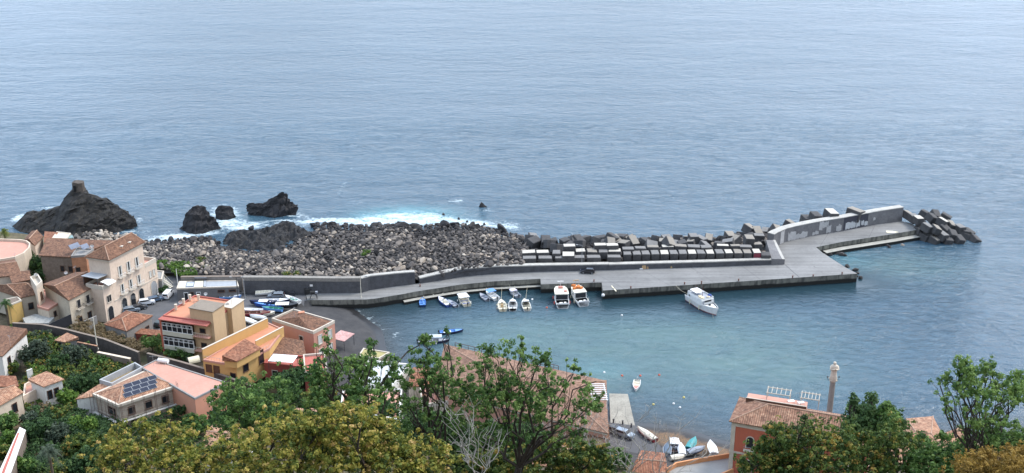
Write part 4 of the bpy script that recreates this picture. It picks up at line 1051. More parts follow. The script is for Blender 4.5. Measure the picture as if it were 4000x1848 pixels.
def house(name, label, pts, ze, wall, roof='hip', rmat=None, rise=None, zg=None, wins=(), cat='house', group=None, ov=.35, inset=None, ph=.5, pmat=None, cornice=None, axis=0, pts_world=False, para=True, chim=()):
    """pts: four sighted eave corners (u, v) at height ze, going round; wall i runs from corner i to i+1"""
    P = pts if pts_world else W2(pts, ze)
    if len(P) == 3: P = quad_from(P[1], P[2], P[0]); P = [P[3], P[0], P[1], P[2]]
    cen = sum(P, Vector((0, 0))) / len(P)
    if zg is None: zg = min(ground_z(p.x, p.y) for p in P)
    root = thing(name, (cen.x, cen.y, zg), label, cat, group); off = Vector(root.location)
    n = len(P)
    mb = MB(); mb.prism(P, zg - 1.5, ze, top=0)
    rise = rise if rise is not None else 1.8
    if roof in ('hip', 'gable', 'shed'):
        # overhanging eave ring
        ar = sum(P[i].x * P[(i + 1) % n].y - P[(i + 1) % n].x * P[i].y for i in range(n)); sgn = 1 if ar > 0 else -1
        E = []
        for i in range(n):
            a, b_, c_ = P[i - 1], P[i], P[(i + 1) % n]
            d1 = (b_ - a).normalized(); d2 = (c_ - b_).normalized()
            n1_ = Vector((d1.y, -d1.x)) * sgn; n2_ = Vector((d2.y, -d2.x)) * sgn
            k = (n1_ + n2_); k = k / max(.3, (1 + n1_.dot(n2_)))
            E.append(b_ + k * ov)
        th = .16
        top = [Vector((e.x, e.y, ze + th)) for e in E]; bot = [Vector((e.x, e.y, ze - .02)) for e in E]
        rb = MB()
        i0 = axis  # ridge parallel to edge i0
        A, B, C, D = [top[(i0 + k) % 4] for k in range(4)]
        if roof == 'shed':
            C2, D2 = C + Vector((0, 0, rise)), D + Vector((0, 0, rise))
            rb.face([A, B, C2, D2]); rb.face([B, C, C2]); rb.face([D, A, D2]); rb.face([C, D, D2, C2])
            PA, PB, PC, PD = [P[(i0 + k) % 4] for k in range(4)]
        else:
            m1, m0 = (B + C) / 2, (A + D) / 2
            ins_ = 0 if roof == 'gable' else (inset if inset is not None else min(.42, (A - D).length / 2 / max(.1, (A - B).length)))
            ins0, ins1 = ins_ if isinstance(ins_, tuple) else (ins_, ins_)
            r0 = m0.lerp(m1, ins0) + Vector((0, 0, rise)); r1 = m1.lerp(m0, ins1) + Vector((0, 0, rise))
            rb.face([A, B, r1, r0]); rb.face([C, D, r0, r1]); rb.face([B, C, r1]); rb.face([D, A, r0])
            if roof == 'gable':
                PA, PB, PC, PD = [P[(i0 + k) % 4] for k in range(4)]
                for a, b_ in ((PB, PC), (PD, PA)):
                    mm = (a + b_) / 2; mb.face([(a.x, a.y, ze), (b_.x, b_.y, ze), (mm.x, mm.y, ze + rise * .93)])
        for i in range(4): rb.face([bot[i], bot[(i + 1) % 4], top[(i + 1) % 4], top[i]])
        rb.face(bot[::-1])
        rf = rb.build('roof', rmat or tile_brown, root, off)
        if roof != 'shed':
            cb = MB(); cb.tube([r0 + Vector((0, 0, .03)), r1 + Vector((0, 0, .03))], .13, 6)
            if roof == 'hip':
                for a in (A, D): cb.tube([a + Vector((0, 0, .02)), r0 + Vector((0, 0, .02))], .12, 5)
                for a in (B, C): cb.tube([a + Vector((0, 0, .02)), r1 + Vector((0, 0, .02))], .12, 5)
            cb.build('ridge_tiles', MATS['ridge'] if 'ridge' in MATS else plain('ridge', (0.36, .23, .16), .9, .2, 1.5), rf, off)
        for (fx, fy, hh) in chim:
            q = P[0].lerp(P[1], fx).lerp(P[3].lerp(P[2], fx), fy)
            mbc = MB(); mbc.box((q.x, q.y, ze + hh / 2), (.6, .6, hh)); mbc.box((q.x, q.y, ze + hh + .05), (.8, .8, .12)); mbc.build('chimney', trim, rf, off)
    else:
        ar = sum(P[i].x * P[(i + 1) % n].y - P[(i + 1) % n].x * P[i].y for i in range(n)); sgn = 1 if ar > 0 else -1
        def inner(w_):
            I = []
            for i in range(n):
                a, b_, c_ = P[i - 1], P[i], P[(i + 1) % n]
                d1 = (b_ - a).normalized(); d2 = (c_ - b_).normalized()
                n1_ = Vector((d1.y, -d1.x)) * sgn; n2_ = Vector((d2.y, -d2.x)) * sgn
                I.append(b_ - (n1_ + n2_) / max(.3, (1 + n1_.dot(n2_))) * w_)
            return I
        I = inner(.28); O_ = inner(-.05)
        rb = MB(); rb.face([(q.x, q.y, ze + .02) for q in (I if sgn > 0 else I[::-1])]); rb.build('roof_terrace', rmat or terr_orange, root, off, fixn=False)
        if para:
            pb = MB(); zt = ze + ph
            for i in range(n):
                j = (i + 1) % n
                pb.face([(I[i].x, I[i].y, zt), (I[j].x, I[j].y, zt), (O_[j].x, O_[j].y, zt), (O_[i].x, O_[i].y, zt)])
                pb.face([(I[i].x, I[i].y, ze), (I[j].x, I[j].y, ze), (I[j].x, I[j].y, zt), (I[i].x, I[i].y, zt)])
                pb.face([(O_[i].x, O_[i].y, ze - .25), (O_[j].x, O_[j].y, ze - .25), (O_[j].x, O_[j].y, zt), (O_[i].x, O_[i].y, zt)])
                pb.face([(O_[i].x, O_[i].y, ze - .25), (O_[j].x, O_[j].y, ze - .25), (P[j].x, P[j].y, ze - .25), (P[i].x, P[i].y, ze - .25)])
            pb.build('parapet', pmat or trim, root, off)
    mb.build('wall', wall, root, off)
    if cornice:
        ar = sum(P[i].x * P[(i + 1) % n].y - P[(i + 1) % n].x * P[i].y for i in range(n)); sgn = 1 if ar > 0 else -1
        for zc, hh, pr in cornice:
            cb = MB(); O_ = []
            for i in range(n):
                a, b_, c_ = P[i - 1], P[i], P[(i + 1) % n]
                d1 = (b_ - a).normalized(); d2 = (c_ - b_).normalized()
                n1_ = Vector((d1.y, -d1.x)) * sgn; n2_ = Vector((d2.y, -d2.x)) * sgn
                O_.append(b_ + (n1_ + n2_) / max(.3, (1 + n1_.dot(n2_))) * pr)
            cb.prism(O_, zc, zc + hh); cb.build('cornice', trim, root, off)
    for wdef in wins:
        e, cnt, z, w_, h_, kind = wdef[:6]; s0, s1 = wdef[6:8] if len(wdef) > 6 else (0, 1)
        p, q = P[e], P[(e + 1) % n]; d, nn, ln = edge_frame(p, q, cen)
        for k in range(cnt):
            s = ln * (s0 + (s1 - s0) * (k + .5) / cnt)
            put_window(root, off, p, d, nn, s, z, w_, h_, kind)
    root['_'] = 0; del root['_']
    return root, P, off
def para3(a, b, c): return a, b, c

# --- palazzo -------------------------------------------------------------
PZ = 18.6
A_, B_, D_p = W2([(425, 1015), (555, 948), (343, 1003)], PZ)
Q = [A_, B_, B_ + (D_p - A_), D_p]
pal, P, off = house('palazzo', 'tall cream three-storey palazzo with hipped tile roof facing the car park', Q, PZ, wl_pinkcream, 'hip', tile_brown, 2.2, zg=2.4, pts_world=True, cat='palazzo', ov=.55, inset=(.24, .02), axis=0,
      cornice=[(PZ - .55, .5, .3), (6.9, .25, .12)],
      wins=[(0, 3, 12.6, 1.25, 2.9, 'trim leaves balcwht', .14, .9), (0, 3, 7.9, 1.2, 2.5, 'trim leaves balcwht', .14, .9), (0, 3, 2.5, 1.9, 3.9, 'archdoor', .14, .92), (3, 1, 8.5, 1.0, 1.6, 'trim', .4, .9)], chim=[(.5, .18, 1.2), (.74, .18, 1.2)])
dpa = (B_ - A_).normalized(); npa = (D_p - A_).normalized()
q0 = B_ + dpa * .02; q1 = B_ + dpa * 4.6
house('annex', 'lower two-storey cream annex at the far right end of the palazzo', [q0, q1, q1 + npa * 7, q0 + npa * 7], 11.6, wl_pinkcream, 'flat', terr_pink, zg=2.4, pts_world=True, ph=.9, cat='annex', cornice=[(6.9, .22, .1)],
      wins=[(0, 2, 8.0, .75, 1.7, 'trim shut', .2, .85), (0, 1, 2.5, 2.1, 4.0, 'archshut', .2, .85), (1, 1, 8, .8, 1.6, 'trim', .2, .6)])
q0 = A_ - dpa * .02; q1 = A_ - dpa * 3.6
house('annex', 'narrow lower annex joining the palazzo to the brown-roofed house', [q1, q0, q0 + npa * 5, q1 + npa * 5], 11.8, wl_pinkcream, 'flat', terr_pink, zg=2.4, pts_world=True, ph=.9, cat='annex',
      wins=[(0, 1, 7.6, 1.5, 1.8, 'trim mull', .1, .9), (0, 1, 2.5, 1.9, 3.8, 'archdoor', .1, .9)])
def simple(name, label, cat, parts, loc, group=None, rz=0.0):
    """thing from a list of (part name, material, builder) in local coordinates"""
    root = thing(name, loc, label, cat, group, rz)
    for pn, mt, fn in parts:
        mb = MB(); fn(mb); (mb.split_build if pn in SPLIT and len(mb.cuts) > 1 else mb.build)(pn, mt, root)
    return root
# dark timber pavilion on the annex roof, with its white awning
rz_p = math.atan2(dpa.y, dpa.x)
pv = A_ - dpa * 1.4 + npa * 3.6
simple('roof_pavilion', 'dark timber roof pavilion with grey sheet roof beside the palazzo wall', 'pavilion', [
    ('post', dkmetal, lambda mb: [mb.box((x, y, 1.2), (.14, .14, 2.4)) for x in (-2, 2) for y in (-2.2, 2.2)]),
    ('back_panel', brown_shut, lambda mb: (mb.box((0, 2.1, 1.2), (3.9, .08, 2.3)), mb.box((1.95, 0, 1.2), (.08, 4.1, 2.3)))),
    ('roof_sheet', ply, lambda mb: mb.box((0, 0, 2.6), (4.6, 5.2, .12), M=Matrix.Rotation(.08, 4, 'Y')))], (pv.x, pv.y, 11.85), rz=rz_p)
simple('awning', 'white fabric awning in front of the dark roof pavilion', 'awning', [('fabric', white_p, lambda mb: mb.loft([[(x, -1.3, .5 - .0 * x), (x, 0, .95), (x, 1.3, 1.1)] for x in (-1.5, -.5, .5, 1.5)])), ('frame', greymetal, lambda mb: [mb.tube([(x, -1.3, .48), (x, 1.3, 1.08)], .03, 5) for x in (-1.5, 1.5)])], (pv.x - npa.x * 3.6 + dpa.x * .3, pv.y - npa.y * 3.6, 12.3), rz=rz_p)
# --- long tiled wing behind, brick stair block with solar panels, small neighbours
house('tiled_wing', 'long brown-tiled roof of the wing running left behind the palazzo', [(158, 998), (285, 1005), (440, 955), (190, 944)], 12.5, wl_stone, 'shed', tile_brown, .9, cat='house', axis=0, wins=[(0, 2, 8.2, 1, 1.5, 'dark', .5, 1)])
bs, P2, o2 = house('brick_block', 'orange brick stair block with a grey slab terrace carrying solar water panels', [(278, 1004), (335, 1000), (366, 975), (300, 972)], 13.4, wl_oldbrick, 'flat', wl_grey, cat='house', ph=.35, pmat=wl_grey, wins=[(0, 1, 8.6, 1.0, 1.6, 'dark', .1, .6)])
for k, (u, v, w_) in enumerate([(292, 970, 3.0), (333, 972, 2.2)]):
    p = W(u, v, 14.2)
    simple('solar_water_panel', ['larger tilted solar water panel on the brick block terrace', 'smaller tilted solar panel right of the larger one on the brick block'][k], 'solar panel', [
        ('panel', gloss('solar_pale', (0.12, 0.15, 0.21), .6), lambda mb: mb.box((0, 0, 1.0), (1.5, w_, .1), M=Matrix.Rotation(.75, 4, 'Y'))), ('stand', greymetal, lambda mb: [mb.tube([(.5, y, -.7), (.4, y, 1.2)], .04, 5) for y in (-.8, .8)])], (p.x, p.y, 13.9), rz=-.6)
house('brown_roofed_house', 'long house with broad brown tile roof and balconied yellow front, left of the palazzo', [(269, 1172), (393, 1107), (292, 1068), (172, 1112)], 11.4, plain('render_patchy', (0.50, 0.43, 0.33), .9, .12, .6, (0.25, .21, .17), .4), 'gable', tile_brown, 1.7, zg=3.0, ov=.3, axis=0,
      wins=[(0, 3, 8.0, 1.1, 2.2, 'trim balc', .12, .98), (0, 3, 3.2, 1.1, 2.3, 'door dark', .1, .98)], chim=[])
house('yellow_bay', 'yellow-rendered bay under the balconies of the brown-roofed house', [(330, 1178), (398, 1140), (390, 1134), (322, 1172)], 7.3, wl_yellow, 'flat', wl_stone, zg=3.0, cat='house', ph=.15, wins=[(0, 2, 3.2, 1.0, 2.1, 'door brown', .1, .9)])
house('terrace_house', 'flat pink roof terrace with white posts in front of the brown-roofed house', [(188, 1212), (263, 1166), (170, 1134), (146, 1200)], 8.0, wl_cream, 'flat', terr_pink, zg=4.5, ph=.35, pmat=terr_pink, wins=[(0, 2, 5.4, .8, 1.3, 'dark', .1, .9)])
for k, (u, v) in enumerate([(186, 1140), (211, 1149), (236, 1157), (262, 1166)]):
    p = W(u, v, 8.3)
    simple('terrace_post', ['white pillar on the pink terrace, farthest left of four', 'white pillar on the pink terrace, second from the left', 'white pillar on the pink terrace, third from the left', 'white pillar at the right corner of the pink terrace'][k], 'pillar',
           [('shaft', white_p, lambda mb: mb.box((0, 0, .5), (.32, .32, 1.3))), ('cap', white_p, lambda mb: mb.box((0, 0, 1.2), (.5, .5, .16)))], (p.x, p.y, 8.3), group='white pillars along the pink terrace')
house('hip_roofed_house', 'grey-beige house with a low hipped tile roof at the left edge', [(84, 1163), (145, 1149), (110, 1112), (-60, 1118), ][:4], 10.0, plain('render_greybeige', (0.43, 0.38, 0.31), .9, .1, .6, (.28, .25, .2), .3), 'hip', tile_brown, 1.8, zg=5.0, ov=.3, axis=2, wins=[(0, 1, 6.4, 1.1, 1.6, 'dark', .2, .8)], inset=.2)
house('chimney_house', 'narrow cream block with small roof parapet and brown shutter, left of the pink terrace', [(143, 1128), (166, 1108), (150, 1082), (119, 1092)], 13.0, wl_cream, 'flat', trim, zg=5.0, ph=.8, wins=[(0, 1, 9.3, .8, 1.9, 'brownshut', .2, .9)])
house('yellow_house', 'bright yellow narrow house wall at the far left under the palm', [(38, 1192), (84, 1174), (70, 1160), (20, 1170)], 10.0, wl_yellow, 'flat', wl_stone, zg=4.6, ph=.15)
house('tile_roofed_house', 'house whose brown tile roof fills the left edge above the hipped one', [(-60, 1090), (78, 1072), (48, 1012), (-60, 1030)], 11.5, wl_cream, 'gable', tile_brown, 1.2, axis=0)
house('tile_roofed_house', 'small tile roof between the green tree and the chimney block', [(52, 1106), (118, 1092), (112, 1070), (40, 1076)], 11.0, wl_stone, 'shed', tile_brown, .7, axis=0)
# round-ended terracotta terrace at top left
pr = W2([(-80, 1040), (0, 1022), (60, 1012), (95, 996), (116, 975), (119, 958), (105, 948), (80, 944), (0, 941), (-80, 941)], 12.0)
house('round_terrace_house', 'terracotta roof terrace with a rounded pale parapet at the top left', pr, 12.0, wl_cream, 'flat', terr_pink, zg=4, pts_world=True, ph=.7, pmat=wl_cream)
house('small_tiled_house', 'small brown gable roof below the sea stack', [(136, 958), (165, 926), (125, 908), (100, 936)], 10.5, wl_pinkcream, 'gable', tile_brown, 1.1, axis=0)
house('lean_to', 'narrow red-brown roof strip between the gable roof and the cream slab', [(176, 944), (212, 930), (222, 918), (180, 915)], 10.5, wl_stone, 'shed', tile_red, .6, axis=0)
house('sea_pavilion', 'cream sea-front house with pale slanting roof slab and green glass corner', [(196, 942), (253, 943), (276, 912), (222, 906)], 11.0, wl_cream, 'flat', plain('slab_cream', (0.60, .51, .38), .9, .06, .6), ph=.15, zg=4)
p = W(268, 935, 10)
simple('glass_corner', 'green-tinted glass corner bay of the sea-front house', 'glazing', [('glass', gloss('green_glass', (0.16, .25, .23), .15), lambda mb: mb.box((0, 0, 0), (1.6, 2.2, 3.0))), ('frame', white_p, lambda mb: [mb.box((x, y, 0), (.1, .1, 3.05)) for x in (-.82, .82) for y in (-1.12, 1.12)])], (p.x + .5, p.y, 9.3), rz=.5)
# --- front yard shed by the car park
house('tiled_shed', 'single-storey shed with hipped orange tile roof beside the car park', [(410, 1268), (494, 1293), (592, 1236), (494, 1217)], 7.0, wl_grey, 'hip', tile_red, 1.3, zg=3.0, ov=.25, inset=.3, axis=1, wins=[(1, 1, 4.5, 1.2, .6, 'dark', .6, .95)])
house('yard_wall_roof', 'long low orange-tiled lean-to roof behind the apartment block', [(525, 1302), (640, 1312), (645, 1300), (530, 1290)], 5.0, wl_red, 'shed', tile_red, .3, zg=3.4)
# --- apartment block -------------------------------------------------------
AZ = 13.2
nl, nr, fr_ = W2([(638, 1236), (818, 1262), (935, 1182)], AZ)
Q = [nl, nr, fr_, fr_ + (nl - nr)]
ap, P, off = house('apartment_block', 'beige apartment block with red roof terrace and two floors of glazed verandas', Q, AZ, wl_beige, 'flat', terr_orange, zg=3.4, pts_world=True, ph=.35, pmat=terr_red, cat='apartment block', wins=[(0, 1, 10.4, 1.3, 1.0, 'brown', .72, .95), (0, 1, 6.6, 1.3, 1.0, 'brown', .72, .95)])
d, nn, ln = edge_frame(P[0], P[1], sum(P, Vector((0, 0))) / 4)
D3, N3 = Vector((d.x, d.y, 0)), Vector((nn.x, nn.y, 0))
Mx = basis(D3, N3, (0, 0, 1))
base = Vector((P[0].x, P[0].y, 0))
for zf in (10.0, 6.2):
    mb = MB(); L_ = ln * .66
    mb.box(base + D3 * L_ / 2 + N3 * .55 + Vector((0, 0, zf - .6)), (L_, 1.1, 1.1), M=Mx)
    f = mb.build('veranda', plain('veranda_panel', (0.52, .48, .38), .8, .06, 1), ap, off)
    mb = MB(); mb.box(base + D3 * L_ / 2 + N3 * .5 + Vector((0, 0, zf + 1.05)), (L_ - .1, .9, 2.05), M=Mx); mb.build('pane', glass, f, off)
    mb = MB()
    for k in range(7): mb.box(base + D3 * (L_ * k / 6) + N3 * 1.0 + Vector((0, 0, zf + 1.05)), (.13 if k % 2 == 0 else .09, .12, 2.2), M=Mx)
    for zz_ in (0, 1.35, 2.1): mb.box(base + D3 * L_ / 2 + N3 * .985 + Vector((0, 0, zf + zz_)), (L_, .08, .1), M=Mx)
    for k in range(12): mb.box(base + D3 * (L_ * (k + .5) / 12) + N3 * .98 + Vector((0, 0, zf + 1.7)), (.05, .06, .7), M=Mx)
    mb.build('mullion', white_p, f, off)
    mb = MB(); mb.box(base + D3 * (ln * .85) + N3 * .7 + Vector((0, 0, zf - .3)), (ln * .34, 1.3, .18), M=Mx); bal = mb.build('balcony', terr_pink, ap, off)
    mb = MB()
    for k in range(8): mb.box(base + D3 * (ln * (.69 + .315 * k / 7)) + N3 * 1.3 + Vector((0, 0, zf + .25)), (.04, .04, 1.0), M=Mx)
    mb.box(base + D3 * (ln * .85) + N3 * 1.3 + Vector((0, 0, zf + .75)), (ln * .33, .06, .06), M=Mx); mb.build('railing', trim, bal, off)
mb = MB(); mb.box(base + D3 * -.25 + N3 * .3 + Vector((0, 0, 8)), (.5, 1.6, 10.2), M=Mx); mb.build('red_fin_wall', wl_brick, ap, off)
mb = MB(); mb.box(base + D3 * ln / 2 + N3 * .8 + Vector((0, 0, AZ - .05)), (ln + .6, 2.0, .22), M=Mx); mb.build('roof_edge', terr_red, ap, off)
# stair towers on the right side
d2, n2, l2 = edge_frame(P[1], P[2], sum(P, Vector((0, 0))) / 4)
def tower(s0, s1, out, back, z1, nm, wallm, roofm):
    a = P[1] + d2 * s0 + n2 * out; b_ = P[1] + d2 * s1 + n2 * out; c_ = b_ - n2 * (back + out); e_ = a - n2 * (back + out)
    mb = MB(); mb.prism([a, b_, c_, e_], 2, z1); w_ = mb.build(nm, wallm, ap, off)
    mb = MB(); O2 = [a + (n2 - d2) * .2, b_ + (n2 + d2) * .2, c_ + (-n2 + d2) * .2, e_ + (-n2 - d2) * .2]; mb.prism(O2, z1 + .002, z1 + .16); mb.build('roof_slab', roofm, w_, off)
tower(0.02 * l2, .40 * l2, 1.0, 5.5, AZ + 2.9, 'stair_tower', wl_beige, plain('slab_brown', (0.20, .165, .13), .9, .12, .5, (.3, .26, .2), .3))
tower(.58 * l2, l2 * 1.0, 1.3, 1.5, AZ + .9, 'rear_tower', wl_beige, trim)
for k, (u, v) in enumerate([(688, 1210), (718, 1188), (743, 1172), (776, 1172)]):
    p = W(u, v, AZ + .3)
    simple('chimney_pot', ['cream chimney on the red roof edge, nearest the veranda corner', 'cream chimney on the red roof edge, second from the veranda corner', 'cream chimney on the red roof edge, third from the veranda corner', 'cream chimney on the red roof edge, farthest from the veranda corner'][k], 'chimney', [('shaft', wl_cream, lambda mb: mb.tube([(0, 0, 0), (0, 0, 1.3)], .33, 10)), ('cowl', trim, lambda mb: mb.tube([(0, 0, 1.3), (0, 0, 1.45)], .38, 10))], (p.x, p.y, AZ + .3), group='cream chimneys on the apartment roof edge')
# --- ochre house with terrace -------------------------------------------------
OZ = 11.2
o1, o2, o3, o4, o5 = W2([(795, 1408), (923, 1430), (1052, 1364), (1108, 1290), (1046, 1262)], OZ)
oh, P, off = house('ochre_house', 'ochre-yellow house with long orange roof terrace and high back parapet', [o1, o2, o3, o4, o5], OZ, wl_ochre, 'flat', terr_orange, zg=6.4, pts_world=True, ph=.25, pmat=terr_pink,
      wins=[(0, 2, 8.6, 1.3, 1.7, 'brown dark shut'.replace(' shut', ' brownshut'), .03, .5), (0, 1, 6.5, 1.2, 2.7, 'door dark', .78, .98), (1, 1, 8.8, 1.4, 1.6, 'dark', .12, .4), (1, 1, 8.8, 1.3, 3.2, 'dark', .62, .85)])
bk0, bk1 = W2([(792, 1366), (1046, 1244)], OZ + 2.3)
mb = MB(); dd = (bk1 - bk0).normalized(); nn = Vector((-dd.y, dd.x)); mb.prism([bk0, bk1, bk1 + nn * .35, bk0 + nn * .35], 6, OZ + 2.3); f = mb.build('back_parapet', wl_ochre, oh, off)
mb = MB(); mb.prism([bk0 - nn * .05, bk1 - nn * .05, bk1 + nn * .4, bk0 + nn * .4], OZ + 2.31, OZ + 2.42); mb.build('coping', trim, f, off)
pa, pb_ = W2([(1000, 1333), (1108, 1277)], OZ + 1.6)
dd = (pb_ - pa).normalized(); nn = Vector((-dd.y, dd.x)); mb = MB(); mb.prism([pa, pb_, pb_ + nn * .3, pa + nn * .3], OZ - .2, OZ + 1.6); f = mb.build('side_parapet', wl_ochre, oh, off)
mb = MB(); mb.prism([pa - nn * .05, pb_ - nn * .05, pb_ + nn * .35, pa + nn * .35], OZ + 1.61, OZ + 1.7); mb.build('coping', trim, f, off)
mb = MB()
for a, b_ in ((P[0], P[1]), (P[1], P[2])):
    for k in range(13):
        q = a.lerp(b_, k / 12); mb.tube([(q.x, q.y, OZ + .2), (q.x, q.y, OZ + 1.15)], .02, 4)
    mb.tube([(a.x, a.y, OZ + 1.15), (b_.x, b_.y, OZ + 1.15)], .03, 4)
mb.build('railing', greymetal, oh, off)
house('roof_lodge', 'small ochre rooftop room with a steep red-brown tile roof on the orange terrace', [(876, 1408), (925, 1412), (1015, 1362), (960, 1345)], OZ + 1.7, wl_ochre, 'shed', tile_red, 1.1, zg=OZ + 1.5, ov=.25, axis=1)
# --- pink house by the beach ---------------------------------------------------
KZ = 10.2
k1, k2, k3, k4 = W2([(1224, 1302), (1307, 1259), (1146, 1213), (1062, 1250)], KZ)
kh, P, off = house('pink_house', 'pink two-storey house with brown hipped roof behind a pale parapet, next to the beach', [k1, k2, k3, k4], KZ, wl_pink, 'flat', wl_stone, zg=2.4, pts_world=True, ph=.5, pmat=trim,
      wins=[(0, 2, 6.6, 1.25, 2.3, 'trim shut', .05, .98), (0, 2, 2.9, 1.25, 2.3, 'trim shut', .05, .98), (3, 1, 6.6, 1.1, 1.8, 'trim', .5, .9)])
cen = sum(P, Vector((0, 0))) / 4
I = [p.lerp(cen, .07) for p in P]
rb = MB(); T_ = [Vector((p.x, p.y, KZ + .1)) for p in I]; r0 = (T_[0] + T_[3]) / 2; r1 = (T_[1] + T_[2]) / 2
ra = r0.lerp(r1, .3) + Vector((0, 0, 1.6)); rb_ = r0.lerp(r1, .62) + Vector((0, 0, 1.6))
rb.face([T_[0], T_[1], rb_, ra]); rb.face([T_[2], T_[3], ra, rb_]); rb.face([T_[1], T_[2], rb_]); rb.face([T_[3], T_[0], ra])
rb.build('roof', tile_brown, kh, off)
mb = MB(); q = W(1178, 1228, KZ + 1); mb.box((q.x, q.y, KZ + 1.2), (1.5, 1.0, .9), rz=.3); mb.build('skylight', terr_orange, kh, off)
p = W(1338, 1312, 5.2)
simple('beach_canopy', 'open canopy with dull red and white sheet roof beside the pink house', 'canopy', [('roof_sheet', plain('sheet_redwhite', (0.42, .22, .2), .7, .25, .35, (.6, .55, .52), .5), lambda mb: mb.box((0, 0, 0), (4.2, 4.4, .1), M=Matrix.Rotation(.05, 4, 'X'))), ('post', dkmetal, lambda mb: [mb.box((x, y, -1.5), (.1, .1, 2.9)) for x in (-1.9, 1.9) for y in (-2, 2)])], (p.x, p.y, 5.2), rz=-.5)
# --- tile roof and red houses behind the trees --------------------------------
house('brown_tile_house', 'low house with patchy brown tile roof between the ochre and pink houses', [(1062, 1408), (1190, 1392), (1180, 1348), (1058, 1326)], 8.8, wl_brick, 'shed', tile_brown, .9, axis=0)
house('red_house', 'dark red house carrying the white canopy terrace', [(1032, 1425), (1165, 1440), (1190, 1398), (1050, 1392)], 8.6, wl_red, 'flat', terr_red, zg=5.2, ph=.6, pmat=wl_red, wins=[(0, 2, 5.8, 1.2, 1.6, 'trim', .1, .9)])
p = W(1105, 1398, 11.2)
simple('terrace_canopy', 'white square fabric canopy on the red house terrace', 'canopy', [('fabric', white_p, lambda mb: [mb.face(f) for f in ([(-2.9, -1.8, 0), (2.9, -1.8, 0), (.6, 0, .75), (-.6, 0, .75)], [(2.9, -1.8, 0), (2.9, 1.8, 0), (.6, 0, .75)], [(2.9, 1.8, 0), (-2.9, 1.8, 0), (-.6, 0, .75), (.6, 0, .75)], [(-2.9, 1.8, 0), (-2.9, -1.8, 0), (-.6, 0, .75)])] and None), ('leg', dkmetal, lambda mb: [mb.box((x, y, -1), (.09, .09, 2)) for x in (-2.8, 2.8) for y in (-1.7, 1.7)])], (p.x, p.y, 11.1), rz=-.15)
house('crimson_house', 'crimson-walled house half hidden by the big green tree', [(1190, 1462), (1278, 1448), (1270, 1385), (1185, 1392)], 9.0, wl_red, 'flat', terr_red, zg=3.2, ph=.5, pmat=trim, wins=[(0, 1, 5.5, 1.2, 1.9, 'trim mull', .5, .95)])
house('olive_roof_shed', 'flat olive-yellow roofed shed at the back of the black beach', [(1400, 1392), (1480, 1402), (1522, 1378), (1420, 1362)], 4.2, wl_stone, 'flat', plain('roof_olive', (0.32, .28, .12), .9, .15, .5), zg=1.6, ph=.2)
house('white_house', 'white plastered house seen through the leaves of the big tree', [(1395, 1508), (1530, 1520), (1600, 1432), (1440, 1416)], 9.5, wl_white, 'flat', plain('terrace_greywhite', (0.45, .47, .48), .8, .1, .5), zg=2.5, ph=.7, pmat=wl_white, wins=[(0, 2, 5.6, 1.1, 1.9, 'door dark', .1, .9)])
house('white_house', 'second white house lower down behind the golden-leaved tree', [(1330, 1610), (1560, 1650), (1570, 1530), (1340, 1530)], 10.5, wl_white, 'flat', terr_pink, zg=4, ph=.7, pmat=wl_white, wins=[(0, 3, 6.6, 1.1, 1.7, 'dark', .1, .9)])
house('orange_roofed_house', 'house with bright orange tile roof glimpsed left of the great brown roof', [(1600, 1510), (1760, 1500), (1770, 1442), (1620, 1440)], 9.0, wl_cream, 'gable', tile_red, 1.2)
house('stone_stair_house', 'cream house with pink terrace below the great brown roof', [(1650, 1590), (1790, 1570), (1760, 1510), (1640, 1520)], 8.2, wl_cream, 'flat', terr_pink, zg=4, ph=.6)
house('peach_gable_house', 'house with peach tile roof low in the trees at bottom centre', [(2040, 1810), (2240, 1830), (2250, 1745), (2060, 1735)], 13.0, wl_cream, 'gable', tile_pale, 1.3)
house('pale_roofed_house', 'pale tile-roofed house under the golden-leaved tree, left of centre', [(790, 1760), (960, 1770), (980, 1680), (840, 1660)], 12.5, wl_white, 'gable', tile_pale, 1.2)
house('pink_plaster_house', 'peach-plastered house hidden behind the golden tree top', [(1120, 1660), (1300, 1670), (1290, 1600), (1130, 1600)], 11, wl_salmon, 'gable', tile_pale, 1.2)
# --- great brown-roofed building on the shore ---------------------------------
BZ = 10.5
b1, b2, b3 = W2([(1742, 1352), (2362, 1492), (2368, 1690)], BZ)
Q = [b1, b2, b3, b3 + (b1 - b2)]
bb, P, off = house('shore_building', 'great building with a huge brown tile roof standing on the shore behind the trees', Q, BZ, wl_pink, 'hip', tiles('tiles_faded', (0.15, 0.085, 0.058), (0.24, 0.135, 0.092), (0.34, 0.21, 0.15)), 2.4, zg=1.0, pts_world=True, cat='building', ov=.4, inset=.3, axis=0,
      wins=[(1, 5, 6.4, 1.2, 1.9, 'trim', .05, .95), (1, 5, 2.2, 1.2, 2.1, 'trim', .05, .95)], cornice=[(BZ - .45, .4, .25)])
